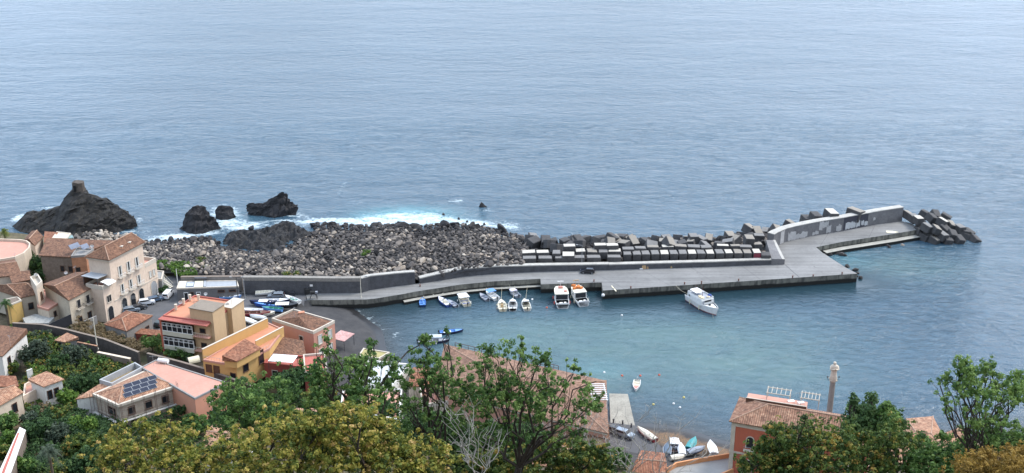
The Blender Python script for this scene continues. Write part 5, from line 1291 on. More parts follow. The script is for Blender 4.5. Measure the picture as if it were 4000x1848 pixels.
# timber lookout rail along its sea side, and white pergola on its right corner
d, nn, ln = edge_frame(P[0], P[1], sum(P, Vector((0, 0))) / 4)
mb = MB()
for s0, s1 in ((.06, .32), (.55, .72)):
    kk = 6; mb = MB()
    for k in range(kk + 1):
        s = ln * (s0 + (s1 - s0) * k / kk); q = P[0] + d * s + nn * .1; mb.box((q.x, q.y, BZ + .7), (.12, .12, 1.3))
    a, b_ = P[0] + d * ln * s0 + nn * .1, P[0] + d * ln * s1 + nn * .1
    mb.tube([(a.x, a.y, BZ + 1.35), (b_.x, b_.y, BZ + 1.35)], .07, 5); mb.tube([(a.x, a.y, BZ + .75), (b_.x, b_.y, BZ + .75)], .05, 5)
    mb.build('sea_railing', brown_shut, bb, off)
p = W(2336, 1560, BZ + 1)
simple('white_pergola', 'white slatted pergola on the right-hand edge of the great brown roof', 'pergola', [('beam', white_p, lambda mb: [mb.box((0, y, 1.9), (3.4, .18, .14)) for y in np.linspace(-3.4, 3.4, 9)]), ('rail', white_p, lambda mb: [mb.box((x, 0, 1.75), (.14, 7.2, .16)) for x in (-1.5, 1.5)]), ('post', white_p, lambda mb: [mb.box((x, y, .7), (.14, .14, 2.0)) for x in (-1.5, 1.5) for y in (-3.3, 3.3)])], (p.x, p.y, BZ + .9), rz=.03)
house('ochre_wing', 'ochre-walled wing with small brown roof below the right end of the great roof', [(2216, 1690), (2378, 1716), (2372, 1662), (2232, 1648)], 9.0, plain('render_tan', (0.45, .31, .19), .9, .1, .5, (.3, .2, .13), .3), 'shed', tile_brown, .6, zg=3.5, axis=0, ov=.2, wins=[(0, 1, 6.2, 1.2, 1.5, 'trim', .05, .35)])
# slipway
p0 = W2([(2380, 1546), (2452, 1548), (2484, 1668), (2386, 1668)], .9)
mb = MB(); mb.prism(p0, [-.6, -.6, .9, .9], [.35, .35, 1.5, 1.5]); top_mesh(mb, 'slipway', plain('slip_concrete', (0.30, .285, .24), .9, .2, .5, (.14, .13, .12), .5), kind='structure')
lane = W2([(2384, 1650), (2486, 1662), (2560, 1720), (2620, 1790), (2600, 1900), (2360, 1900)], 2.6)
mb = MB(); mb.prism(lane, 0.5, 2.55); top_mesh(mb, 'lane', asphalt, kind='structure')
for k, (u, v) in enumerate([(2396, 1650), (2432, 1656), (2466, 1668)]):
    p = W(u, v, 2.6)
    simple('bollard', ['short dark bollard at the top of the slipway, left of three', 'short dark bollard at the top of the slipway, middle of three', 'short dark bollard at the top of the slipway, right of three'][k], 'bollard', [('post', dkmetal, lambda mb: mb.tube([(0, 0, 0), (0, 0, .8)], .17, 8)), ('cap', dkmetal, lambda mb: mb.tube([(0, 0, .8), (0, 0, .9), (0, 0, 1.0)], [.22, .22, .1], 8))], (p.x, p.y, 2.5), group='bollards at the top of the slipway')
# --- brick-red building on the right -------------------------------------------
RZ = 16.5
r1_, r2_, r3_ = W2([(2860, 1645), (3400, 1740), (2896, 1560)], RZ)
Q = [r1_, r2_, r2_ + (r3_ - r1_), r3_]
rd, P, off = house('red_palace', 'brick-red house with cream corner, white arched windows and long tile roof', Q, RZ, wl_brick, 'hip', tiles('tiles_worn', (0.16, 0.08, 0.055), (0.27, 0.14, 0.09), (0.40, 0.25, 0.17), .42), 2.3, zg=3.0, pts_world=True, cat='building', ov=.5, inset=(.24, .1), axis=0,
      wins=[(0, 4, 11.2, 1.35, 2.5, 'archwindow', .03, .95), (0, 4, 6.0, 1.35, 2.5, 'archwindow', .03, .95)], cornice=[(RZ - 1.0, .95, .06), (9.6, .4, .12), (4.7, .35, .12)])
mb = MB(); d, nn, ln = edge_frame(P[0], P[1], sum(P, Vector((0, 0))) / 4); q = P[0]
mb.prism([q - d * .06 + nn * .08, q + d * .75 + nn * .08, q + d * .75 - nn * .1, q - d * .06 - nn * .1], 2, RZ - 1.02); mb.build('corner_pilaster', trim, rd, off)
for s in (.145, .375):
    for z in (11.0, 5.8):
        q = P[0] + d * ln * s
        mb = MB(); a = q - d * 1.1; b_ = q + d * 1.1
        mb.prism([a + nn * .05, b_ + nn * .05, b_ + nn * .9, a + nn * .9], z - .25, z - .05)
        bal = mb.build('balcony', trim, rd, off)
        mb = MB()
        for k in range(9):
            e = a.lerp(b_, k / 8) + nn * .86; mb.tube([(e.x, e.y, z - .05), (e.x, e.y, z + .85)], .02, 4)
        e0, e1 = a + nn * .86, b_ + nn * .86; mb.tube([(e0.x, e0.y, z + .85), (e1.x, e1.y, z + .85)], .03, 4); mb.build('railing', greymetal, bal, off)
# terrace and pergola behind its ridge
q0, q1 = W2([(2914, 1556), (3150, 1592)], RZ + 1.6)
dd = (q1 - q0).normalized(); nb = Vector((-dd.y, dd.x))
root = thing('roof_deck', (q0.x, q0.y, RZ), 'dark-edged roof deck along the sea side of the red building', 'roof deck'); o_ = Vector(root.location)
mb = MB(); mb.prism([q0 + nb * .13, q1 + nb * .13, q1 + nb * 4, q0 + nb * 4], RZ - .5, RZ + .7); mb.build('deck', terr_pink, root, o_)
mb = MB(); mb.prism([q0 - nb * .08, q1 - nb * .08, q1 + nb * .12, q0 + nb * .12], RZ - .4, RZ + 1.7); mb.build('dark_panel', brown_shut, root, o_)
mb = MB(); mb.prism([q0 - nb * .03, q1 - nb * .03, q1 + nb * .2, q0 + nb * .2], RZ + 1.71, RZ + 1.8); mb.build('rail_top', trim, root, o_)
for k, (s, ln_, lab) in enumerate([(.52, 4.4, 'larger white timber pergola frame on the roof deck of the red building'), (1.04, 3.4, 'smaller white pergola frame to the right on the same roof deck')]):
    q = q0.lerp(q1, s) + nb * 2.4
    simple('pergola', lab, 'pergola', [('post', trim, lambda mb: [mb.box((x, y, 1.0), (.1, .1, 2.2)) for x in (-ln_ / 2, ln_ / 2) for y in (-1.2, 1.2)]), ('beam', trim, lambda mb: [mb.box((0, y, 2.15), (ln_ + .4, .12, .14)) for y in (-1.2, 1.2)]), ('slat', trim, lambda mb: [mb.box((x, 0, 2.3), (.09, 2.9, .1)) for x in np.linspace(-ln_ / 2, ln_ / 2, 6)])], (q.x, q.y, RZ + .75), rz=math.atan2(dd.y, dd.x))
for k, s in enumerate((.74, .9)):
    q = q0.lerp(q1, s + .0) + nb * .9
    simple('deck_table', ['white table nearer the left pergola on the roof deck', 'white table nearer the right pergola on the roof deck'][k], 'table', [('table_top', white_p, lambda mb: mb.box((0, 0, .75), (1.3, .8, .06))), ('leg', white_p, lambda mb: [mb.box((x, y, .36), (.06, .06, .72)) for x in (-.55, .55) for y in (-.3, .3)])], (q.x, q.y, RZ + 1.35), rz=.2)
# column with statue
cb_ = W(3232, 1680, 3.0)
zt = WY(3232, 1413, cb_.y).z; zc = WY(3232, 1482, cb_.y).z
root = thing('votive_column', (cb_.x, cb_.y, 3.0), 'tall slender stone column by the water behind the red building', 'column'); 
mb = MB(); mb.box((0, 0, .6), (2.4, 2.4, 1.6)); mb.box((0, 0, 1.55), (1.9, 1.9, .3)); mb.build('plinth', trim, root)
mb = MB(); mb.tube([(0, 0, 1.7), (0, 0, zc - 3.5)], [.66, .58], 12); mb.build('shaft', plain('column_stone', (0.25, .235, .21), .9, .15, 1.2, (.2, .18, .16), .4), root, smooth=False)
mb = MB(); mb.tube([(0, 0, zc - 3.5), (0, 0, zc - 3.3), (0, 0, zc - 3.05)], [.6, .78, .74], 12); mb.box((0, 0, zc - 3.0), (1.5, 1.5, .14)); mb.build('capital', trim, root)
mb = MB()
for s in (-1, 1):
    mb.tube([(s * .8, 0, zc - 3.3), (s * 1.15, 0, zc - 3.1), (s * 1.2, 0, zc - 2.5)], .04, 5); mb.box((s * 1.2, 0, zc - 2.4), (.22, .22, .3))
mb.build('lamp_bracket', dkmetal, root)
hs = zt - zc
V = []
def ring(z, rx, ry, cx_=0, cy_=0, n=14): return [(cx_ + rx * math.cos(2 * math.pi * k / n), cy_ + ry * math.sin(2 * math.pi * k / n), z) for k in range(n)]
mb = MB(); f_ = hs / 3.6
mb.loft([ring(0, 0.81, 0.72), ring(.25, 0.86, 0.75), ring(.9 * f_, 0.68, 0.60), ring(1.6 * f_, 0.61, 0.52), ring(2.1 * f_, 0.73, 0.55), ring(2.55 * f_, 0.86, 0.55), ring(2.85 * f_, 0.78, 0.47), ring(3.0 * f_, 0.29, 0.26), ring(3.08 * f_, 0.21, 0.21), ring(3.2 * f_, 0.31, 0.33), ring(3.38 * f_, 0.34, 0.36), ring(3.52 * f_, 0.25, 0.26), ring(3.6 * f_, 0.07, 0.08)], close=True, capa=True, capb=True)
for s in (-1, 1): mb.tube([(s * .70, .05, 2.68 * f_), (s * .84, -.28, 2.15 * f_), (s * .26, -.66, 2.2 * f_), (s * .05, -.7, 2.4 * f_)], [.22, .2, .16, .09], 8)
o = mb.build('statue', plain('statue_stone', (0.56, .49, .40), .85, .12, 2, (.36, .31, .25), .3), None, smooth=True)
o.location = (cb_.x, cb_.y, zc); tag(o, 'pale robed stone statue with joined hands on top of the column', 'statue')
# orange terrace at the bottom, right of the strand
tt_ = W2([(2560, 1856), (2640, 1806), (2745, 1786), (2862, 1768), (2868, 1830), (2700, 1900), (2560, 1910)], 6.0)
house('orange_terrace_house', 'low house with grey roof terrace and bright orange parapet at the bottom edge', tt_, 5.0, wl_oldbrick, 'flat', plain('terrace_grey', (0.28, .275, .26), .9, .08, .4), zg=3, pts_world=True, ph=1.0, pmat=plain('parapet_orange', (0.60, .28, .13), .9, .1, .6))
house('near_tiled_house', 'brown tile roof at the bottom edge behind the bare white branches', [(2470, 1870), (2600, 1880), (2590, 1775), (2510, 1765)], 6.5, wl_pink, 'gable', tile_red, 1.2, zg=3.2, axis=0)
house('seaside_villa', 'villa with pale orange hipped tile roof on the right behind the trees', [(3470, 1800), (3760, 1860), (3640, 1632), (3545, 1640)], 14, wl_cream, 'hip', tile_pale, 2.0, axis=0, inset=.35, zg=4, ov=.3)
house('seaside_annex', 'lower pale tile roof stepping down towards the rocks, right of the villa', [(3700, 1790), (3820, 1762), (3745, 1690), (3690, 1700)], 11.5, wl_cream, 'shed', tile_pale, .8, zg=4, axis=3)
# --- salmon terrace building and the villa under scaffolding ---------------------
SZ_ = 12.6
s1_, s2_, s3_ = W2([(761, 1558), (888, 1496), (609, 1408)], SZ_)
s4_ = W2([(551, 1437)], SZ_)[0]
house('salmon_building', 'salmon-walled building with one large flat pink roof terrace', [s1_, s2_, s3_, s4_], SZ_, wl_salmon, 'flat', terr_pink, zg=7.4, pts_world=True, ph=.18, pmat=wl_grey, cat='building', wins=[(0, 1, 10.2, .8, .9, 'trim', .2, .7), (0, 1, 7.6, .7, 1.0, 'trim', .3, .75)])
p = W(638, 1412, SZ_ + .4)
simple('water_tank', 'white rounded water tank at the far edge of the salmon terrace', 'water tank', [('tank', white_p, lambda mb: mb.tube([(-1.2, 0, .5), (1.2, 0, .5)], .5, 10)), ('cradle', trim, lambda mb: [mb.box((x, 0, .1), (.2, .9, .35)) for x in (-.8, .8)])], (p.x, p.y, SZ_ + .1), rz=-.25)
VZ = 12.2
v1, v2, v3 = W2([(464, 1580), (684, 1508), (374, 1540)], VZ)
Q = [v1, v2, W2([(572, 1452)], VZ)[0], v3]
vh, P, off = house('villa_under_repair', 'villa wrapped in scaffolding with peach tiled roof, broad pale gutter and solar array', Q, VZ, plain('wall_bare', (0.38, .31, .24), .95, .2, .6, (.55, .52, .47), .4), 'hip', tile_pale, 1.5, zg=7.0, pts_world=True, cat='villa', ov=.1, inset=(.3, .2), axis=0,
      wins=[(0, 3, 9.1, 1.3, 1.7, 'dark', .05, .95), (3, 1, 9.0, 2.2, 1.6, 'dark', .35, .95)], cornice=[(VZ - .35, .55, .5), (9.9 - 1.6, .25, .1)])
# solar array lies on the right-hand roof slope
cen = sum(P, Vector((0, 0))) / 4
e0 = Vector((P[0].x, P[0].y, VZ + .16)); e1 = Vector((P[1].x, P[1].y, VZ + .16))
m0 = (P[0] + P[3]) / 2; m1 = (P[1] + P[2]) / 2
rr0 = Vector((*m0.lerp(m1, .3), VZ + 1.66))
ex = (e1 - e0).normalized(); nrm = ex.cross(rr0 - e0).normalized()
if nrm.z < 0: nrm = -nrm
up_ = nrm.cross(ex).normalized()
if up_.z < 0: up_ = -up_
LE = (e1 - e0).length
Ms = basis(ex, up_, nrm)
solar = gloss('solar_dark', (0.010, 0.013, 0.030), .18)
c0 = e0 + ex * LE * .14 + up_ * .9
arr = thing('solar_array', c0, 'dark blue solar panels in three rows on the peach roof of the scaffolded villa', 'solar panels')
for r_ in range(3):
    for k in range([4, 4, 4][r_]):
        q = ex * (k * 1.78 + r_ * .55 + .9) + up_ * (r_ * 1.22 + .6) + nrm * .12
        mb = MB(); mb.box(q, (1.68, 1.12, .06), M=Ms); f = mb.build('panel', solar, arr)
        mb = MB()
        for s in (-1, 1): mb.box(q + up_ * s * .575 + nrm * .002, (1.72, .05, .075), M=Ms); mb.box(q + ex * s * .86 + nrm * .002, (.05, 1.1, .075), M=Ms)
        mb.build('frame', greymetal, f)
house('villa_wing', 'peach-tiled lean-to wing on the left of the scaffolded villa', [(300, 1560), (374, 1548), (470, 1506), (390, 1512)], 11.5, wl_white, 'shed', tile_pale, .5, zg=7.2, ov=.15, axis=0)
house('roof_court', 'open grey-walled roof court behind the scaffolded villa', [(392, 1505), (440, 1520), (560, 1455), (530, 1437)], 11.6, wl_white, 'flat', plain('court_floor', (0.22, .17, .10), .9, .2, .5), zg=7.5, ph=1.4, pmat=plain('court_wall', (0.34, .345, .35), .9, .1, .5))
# scaffolding
sc = thing('scaffolding', (P[0].x, P[0].y, 7.0), 'tubular scaffolding round the two visible sides of the villa', 'scaffolding'); o_ = Vector(sc.location)
for (a, b_) in ((P[0], P[1]), (P[3], P[0])):
    d, nn, ln = edge_frame(a, b_, cen); mb = MB(); k_ = int(ln / 2.2)
    for k in range(k_ + 1):
        for out_ in (.75, 1.5):
            q = a + d * (ln * k / k_) + nn * out_; mb.tube([(q.x, q.y, 6.4), (q.x, q.y, 13.0 + (k % 2) * .6)], .055, 4)
    mb.build('standard', plain('scaffold_rust', (0.16, .11, .09), .7, .3, 2), sc, o_)
    mb = MB()
    for z in (8.6, 10.6):
        for out_ in (.75, 1.5):
            p, q = a + nn * out_, b_ + nn * out_; mb.tube([(p.x, p.y, z + .9), (q.x, q.y, z + .9)], .03, 4)
    mb.build('ledger', MATS['scaffold_rust'], sc, o_)
    mb = MB()
    for z in (8.5,): mb.prism([a + nn * .8, b_ + nn * .8, b_ + nn * 1.45, a + nn * 1.45], z, z + .08)
    mb.build('walk_board', plain('board_grey', (0.42, .41, .38), .8, .15, 1), sc, o_)
hd = W2([(505, 1660), (640, 1590), (755, 1572), (762, 1580), (650, 1605), (515, 1680)], 8.5)
# --- houses at far left ------------------------------------------------------------
house('white_gable_house', 'white house with brown tile roof at the left edge beside the big trees', [(-120, 1372), (8, 1392), (103, 1304), (0, 1290)], 11.0, wl_white, 'shed', tile_brown, 1.1, zg=7, axis=0, ov=.25, wins=[(1, 1, 7.3, 1.1, 2.2, 'door dark', .08, .35)])
house('white_terrace_house', 'white house with small terraces and pale roof between the garden trees', [(172, 1510), (242, 1484), (182, 1462), (120, 1488)], 11.0, wl_white, 'shed', tile_pale, .4, zg=7.4, axis=0, wins=[(0, 2, 7.6, .9, 2.0, 'door dark', .05, .8)])
house('pink_step_terrace', 'stepped pink terrace in front of the white terrace house', [(92, 1560), (205, 1498), (160, 1480), (98, 1512)], 8.6, wl_pinkcream, 'flat', terr_pink, zg=7.4, ph=.8, pmat=wl_pinkcream)
house('cream_corner_house', 'cream house with white-capped tile roof in the lower left corner', [(-30, 1600), (84, 1535), (28, 1520), (-100, 1532)], 12.0, wl_cream, 'gable', tile_pale, 1.1, zg=7.5, ov=.3, axis=0, wins=[(0, 1, 8.6, 1.1, 2.0, 'dark', .55, .85)])
house('orange_terrace_roof', 'low orange-tiled roofs behind the cream corner house', [(-60, 1512), (66, 1508), (58, 1482), (-60, 1478)], 10.5, wl_cream, 'shed', tile_red, .5, axis=0)
house('garden_hut', 'tiny white hut with peach tile roof against the dark retaining wall', [(222, 1330), (255, 1336), (298, 1326), (262, 1312)], 8.0, wl_grey, 'shed', tile_pale, .5, zg=5.6, axis=0)
# retaining walls
def free_wall(name, pts, zt, h, th, mat, label, capm=None, cat='wall'):
    P = W2(pts, zt); off = Vector((P[0].x, P[0].y, zt - h)); root = thing(name, off, label, cat)
    n = len(P); bk = []
    for i, p in enumerate(P):
        d = (P[min(i + 1, n - 1)] - P[max(i - 1, 0)]).normalized(); bk.append(p + Vector((-d.y, d.x)) * th)
    mb = MB(); mb.prism(P + bk[::-1], zt - h - 1.2, zt - .12); mb.build('wall_body', mat, root, off)
    f_, k_ = [], []
    for i, p in enumerate(P):
        d = (P[min(i + 1, n - 1)] - P[max(i - 1, 0)]).normalized(); nn = Vector((-d.y, d.x)); f_.append(p - nn * .04); k_.append(p + nn * (th + .04))
    mb = MB(); mb.prism(f_ + k_[::-1], zt - .12, zt); mb.build('coping', capm or mat, root, off)
cap_b = plain('cap_brownish', (0.20, .16, .13), .95, .2, 1)
free_wall('retaining_wall', [(47, 1262), (161, 1268), (255, 1287), (403, 1324), (538, 1376)], 8.3, 2.6, .5, wl_basalt, 'long dark basalt retaining wall running down through the gardens', cap_b)
free_wall('retaining_wall', [(572, 1380), (700, 1413), (800, 1442), (905, 1480), (1010, 1520)], 8.6, 2.4, .5, wl_basalt, 'dark wall along the lane behind the salmon terrace building', cap_b)
free_wall('garden_wall', [(300, 1336), (378, 1352)], 8.6, 1.6, .35, wl_basalt, 'short dark wall with peach coping below the long retaining wall', tile_pale)
free_wall('garden_wall', [(378, 1376), (505, 1402)], 8.8, 1.2, .6, wl_stone, 'garden wall with pale coping left of the grey steps', wl_cream)
free_wall('white_wall_stub', [(105, 1448), (126, 1440)], 9.5, 1.8, .25, wl_white, 'short white wall end among the trees near the white gable house')
free_wall('grey_wall', [(330, 1202 + 52), (378, 1234)], 6.6, 2.0, .3, wl_grey, 'pale grey yard wall left of the tiled shed')
# gravel yard with its black net screen
yd = W2([(88, 1242), (140, 1226), (212, 1240), (190, 1262), (100, 1262)], 5.9)
mb = MB(); mb.prism(yd, 4.2, 5.9); top_mesh(mb, 'gravel_yard', plain('gravel', (0.33, .33, .31), .95, .25, 1.5, (.2, .2, .19), .5, .4), kind='structure')
free_wall('net_screen', [(192, 1266), (277, 1228)], 7.6, 1.6, .08, plain('net_black', (0.012, .014, .02), .9, .2, 2), 'black netting screen along the gravel yard', cat='screen')
# white-topped ramp wall bottom left
q = W2([(77, 1668), (101, 1680), (42, 1850), (-8, 1850)], 11.5)
mb = MB(); mb.prism(q, 8, 11.5, mi=0, top=1); top_mesh(mb, 'ramp_wall', [wl_stone, plain('limewash', (0.66, .63, .58), .9, .08, .5)], 'long white-topped wall rising from the lower left corner', 'wall', loc=(q[0].x, q[0].y, 8))
q = W2([(68, 1690), (76, 1690), (16, 1850), (4, 1850)], 11.56)
mb = MB(); mb.face([(p.x, p.y, 11.504) for p in q]); top_mesh(mb, 'terracotta_strip', terr_red, 'narrow terracotta strip along the top of the white-topped wall', 'paving strip', loc=(q[0].x, q[0].y, 11.504), fixn=False)
# --- harbour office ---------------------------------------------------------------
HZ = 6.0
h1, h2, h3, h4 = W2([(690, 1128), (933, 1119), (925, 1096), (700, 1100)], HZ)
off_, P, off = house('harbour_office', 'long low grey block with flat roof of cream and grey sheets at the quay root', [h1, h2, h3, h4], HZ, plain('render_darkgrey', (0.13, .128, .13), .95, .15, .6, (.2, .19, .18), .35), 'flat', ply, zg=2.45, pts_world=True, ph=.12, pmat=trim, cat='building',
      wins=[(0, 1, 2.5, .9, 2.2, 'door', .1, .18), (0, 1, 2.5, .9, 2.2, 'door', .3, .38), (0, 2, 4.6, 1.6, .5, 'dark', .62, .98), (0, 1, 4.2, .6, .6, 'dark', .2, .28)])
cream_s = plain('sheet_cream', (0.66, .60, .44), .8, .08, .6)
a, b_, c_, e_ = P
def lerp2(s, t_): return a.lerp(b_, s).lerp(e_.lerp(c_, s), t_)
for k, (s0, s1, t0, t1, mt, nm) in enumerate([(.02, .13, .05, .95, cream_s, 'cream_sheet'), (.15, .26, .2, .7, gloss('skylight_blue', (0.42, .46, .52), .3), 'skylight'), (.28, .42, .05, .95, cream_s, 'cream_sheet'), (.43, .47, .05, .98, ply, 'sheet')]):
    mb = MB(); mb.prism([lerp2(s0, t0), lerp2(s1, t0), lerp2(s1, t1), lerp2(s0, t1)], HZ + .1, HZ + .2 + .03 * k); mb.build(nm, mt, off_, off)
mb = MB(); mb.prism([lerp2(.27, .93), lerp2(.48, .93), lerp2(.48, 1.12), lerp2(.27, 1.12)], HZ + .3, HZ + 1.0); mb.build('roof_box', dkmetal, off_, off)
free_wall('back_wall', [(705, 1082), (945, 1080)], 7.0, 3.0, .8, plain('wall_rubble_grey', (0.24, .22, .20), .95, .2, .8, (.13, .12, .11), .4), 'rubble wall behind the harbour office, below the boulders', cap_b)
# stair enclosure with mesh rails between palazzo and office
st = W(650, 1120, 2.4)
simple('steel_stair', 'pale steel stair with mesh railings beside the white van', 'stairs', [('step', wh_metal, lambda mb: [mb.box((-1.8 + k * .42, 0, .25 + k * .28), (.45, 1.4, .08)) for k in range(10)]), ('stringer', greymetal, lambda mb: [mb.tube([(-2.0, y, .1), (2.2, y, 2.9)], .07, 5) for y in (-.72, .72)]),
    ('railing', wh_metal, lambda mb: [mb.tube([(-2.0, y, 1.1), (2.2, y, 3.9)], .035, 5) for y in (-.72, .72)] + [mb.tube([(-2 + k * .6, y, .1 + k * .4), (-2 + k * .6, y, 1.1 + k * .4)], .025, 4) for k in range(8) for y in (-.72, .72)])], (st.x, st.y, 2.45), rz=R(150))
house('ramp_block', 'grey concrete ramp block behind the steel stair', [(598, 1090), (632, 1094), (640, 1062), (600, 1058)], 6.0, plain('conc_mid', (0.25, .25, .24), .95, .1, .6), 'flat', MATS['conc_mid'], ph=.3, zg=2.5, cat='block', pmat=trim)
# --- poles --------------------------------------------------------------------------
def pole(u, v, z0, h, label, mat, r=.12, arm=None, name='street_lamp', head=True):
    p = W(u, v, z0); root = thing(name, (p.x, p.y, z0), label, name.replace('_', ' '))
    mb = MB(); mb.tube([(0, 0, -.5), (0, 0, h)], [r, r * .6], 8); mb.build('pole', mat, root)
    mb = MB(); mb.tube([(0, 0, 0), (0, 0, .35)], [r * 1.9, r * 1.5], 8); mb.build('base', mat, root)
    if arm:
        mb = MB()
        for s in arm: mb.tube([(0, 0, h - .25), (s * .9, 0, h - .02), (s * 1.3, 0, h)], .045, 5)
        a = mb.build('arm', mat, root)
        if head:
            for s in arm:
                mb = MB(); mb.box((s * 1.5, 0, h), (.6, .26, .14)); mb.build('lamp_head', greymetal, root)
    return root
pole(1411, 1163, 2.6, 6.3, 'thin pale lamp post at the bend of the quay wall', wh_metal, .12, (1,))
pole(2272, 1050, 2.6, 7.4, 'tall thin grey lamp post against the low sea wall near the parked dark car', greymetal, .08, (-1,))
pole(1946, 1066, 2.6, 6.6, 'slim lamp post by the low sea wall in front of the boulders', greymetal, .08, (1,))
pole(936, 1226, 2.5, 10.5, 'tall dark mast with white lower sleeve right of the apartment block', dkmetal, .17, (-1, 1))
pole(381, 1364, 7.0, 8.2, 'cream telegraph pole in front of the long retaining wall', wh_metal, .17, None, 'telegraph_pole')
pole(564, 1118, 2.5, 11.0, 'thin dark pole at the far corner of the palazzo', dkmetal, .07, None, 'aerial_pole')
pole(617, 1150, 2.5, 3.4, 'short white post beside the car park bushes', white_p, .14, None, 'white_post')
pole(696, 1124, 2.5, 5.6, 'white flagpole at the left end of the harbour office', white_p, .14, None, 'flag_pole')
pole(958, 1172, 2.5, 6.0, 'pale steel post where the basalt wall begins', greymetal, .14, None, 'steel_post')
# bollards and mooring posts along the quay
bp_ = [(1641, 1120, .55, 'small dark mooring bollard on the narrow roadway'), (2320, 1101, .55, 'rusty mooring post on the short quay step behind the second fishing boat'), (2464, 1127, .55, 'rusty mooring post on the quay near the lifebuoy corner'), (2674, 1111, .55, 'rusty mooring post left of the moored trawler'), (2740, 1110, .8, 'rusty mooring post right above the moored trawler'),
       (2885, 1098, .55, 'rusty mooring post in the middle of the long quay edge'), (3096, 1086, .6, 'reddish mooring post near the deck joint'), (3176, 1080, .45, 'green-painted mooring post right of the deck joint'), (3289, 1072, .6, 'reddish mooring post near the pier corner')]
for u, v, h, lab in bp_:
    p = W(u, v, DECKZ)
    simple('mooring_bollard', lab, 'bollard', [('post', plain('rust', (0.13, .055, .04), .8, .3, 3), lambda mb: mb.tube([(0, 0, 0), (0, 0, h)], [.17, .15], 8)), ('cap', MATS['rust'], lambda mb: mb.tube([(0, 0, h), (0, 0, h + .08), (0, 0, h + .16)], [.25, .26, .1], 8))], (p.x, p.y, DECKZ))
for k, (u, v) in enumerate([(1655, 1156), (1693, 1150), (1730, 1144), (1762, 1136), (1972, 1104), (2010, 1102), (2055, 1101)]):
    p = W(u, v, .8)
    simple('ledge_post', ['pale concrete fender post on the ledge, first from the left by the blue boat', 'pale concrete fender post on the ledge, second from the left', 'taller pale fender post above the white and blue boat', 'pale fender post left of the white canopy boat', 'pale fender post on the ledge, left one of the right-hand trio', 'pale fender post on the ledge, middle one of the right-hand trio', 'pale fender post on the ledge, right one of the right-hand trio'][k],
           'post', [('post', wh_metal, lambda mb: mb.box((0, 0, .8), (.22, .3, 1.9))), ('foot', wh_metal, lambda mb: mb.box((0, -.15, .05), (.35, .6, .2)))], (p.x, p.y, .76), group='fender posts on the mooring ledge')
p = W(1215, 1114, 5.2)
simple('wall_sign', 'small white square notice on the tall basalt wall', 'sign', [('board', white_p, lambda mb: mb.box((0, 0, 0), (.8, .05, .6))), ('bracket', dkmetal, lambda mb: mb.box((0, .1, 0), (.1, .16, .1)))], (p.x, W(1215, 1146, DECKZ).y - .12, 5.0))
# satellite dishes
for k, (u, v, z, rz_) in enumerate([(359, 961, 15.5, .3), (140, 1072, 14, .4), (257, 1064, 12.5, .3), (704, 1180, 14.0, .5), (803, 1147, 6.6, .4), (888, 1188, 14.4, .3)]):
    p = W(u, v, z)
    simple('satellite_dish', ['white satellite dish on the roof edge between the solar panels and the palazzo', 'white satellite dish on the chimney block', 'white satellite dish at the top corner of the brown tile roof', 'white satellite dish at the red roof edge of the apartment block', 'white satellite dish by the front of the harbour office', 'white satellite dish beside the rear tower of the apartment block'][k], 'satellite dish',
           [('dish', white_p, lambda mb: (mb.tube([(0, -.12, 0), (0, .02, 0), (0, .10, 0)], [.48, .3, .05], 12, cap=False),)), ('mount', greymetal, lambda mb: mb.tube([(0, .1, 0), (0, .2, -.3), (0, .2, -1.2)], .035, 5))], (p.x, p.y, z), rz=rz_)

# television aerials
for k, (u, v, z, lab) in enumerate([(460, 940, 20.8, 'aerial on the ridge of the palazzo roof'), (296, 1072, 13.2, 'aerial on the ridge of the brown-roofed house'), (760, 1200, 16.2, 'aerial on the brown slab of the stair tower'), (905, 1190, 14.3, 'aerial on the rear tower of the apartment block'), (1150, 1235, 11.9, 'aerial on the hipped roof of the pink house'), (1070, 1330, 9.6, 'aerial on the patchy brown tile roof'), (600, 1425, 12.8, 'aerial at the far end of the salmon terrace'),
                                    (60, 1020, 13, 'aerial over the tile roof at the left edge'), (40, 1345, 12.2, 'aerial on the white gable house'), (3120, 1572, 18.5, 'aerial beside the pergola of the red building'), (1050, 1262, 13.6, 'aerial at the end of the ochre back parapet')]):
    p = W(u, v, z)
    simple('tv_aerial', 'thin metal television ' + lab, 'aerial', [('mast', greymetal, lambda mb: mb.tube([(0, 0, -.4), (0, 0, 2.3)], .03, 5)), ('boom', greymetal, lambda mb: [mb.tube([(-.7, 0, 2.1), (.7, 0, 2.1)], .02, 4)] + [mb.tube([(x, -.3, 2.1), (x, .3, 2.1)], .012, 4) for x in (-.6, -.3, 0, .3, .6)])], (p.x, p.y, z), rz=.5 + k)
# ================================================================ boats, cars
b_white = gloss('gel_white', (0.72, 0.72, 0.70), .35); b_cream = gloss('gel_cream', (0.66, 0.62, 0.50), .4); b_grey = plain('boat_grey', (0.30, .32, .36), .6, .12, 2)
b_blue = gloss('boat_blue', (0.025, .07, .30), .35); b_navy = gloss('boat_navy', (0.012, .018, .06), .35); b_lblue = gloss('boat_lightblue', (0.12, .28, .60), .4); b_red = gloss('boat_red', (0.22, .02, .03), .4)
b_black = gloss('boat_black', (0.015, .015, .018), .35); b_teal = gloss('boat_teal', (0.04, .26, .27), .5); b_green = plain('net_green', (0.04, .20, .14), .9, .2, 3); b_orange = plain('net_orange', (0.50, .16, .04), .9, .25, 4)
b_wood = plain('wood_tan', (0.42, .30, .17), .8, .15, 3); b_dk = plain('hold_dark', (0.02, .022, .028), .8, .2, 2); b_lilac = plain('cloth_lilac', (0.55, .52, .62), .8, .05, 1); b_rose = gloss('boat_rose', (0.50, .20, .16), .5)
b_rust = MATS['rust']; rubber = plain('rubber', (0.02, .02, .02), .9, .1, 3)
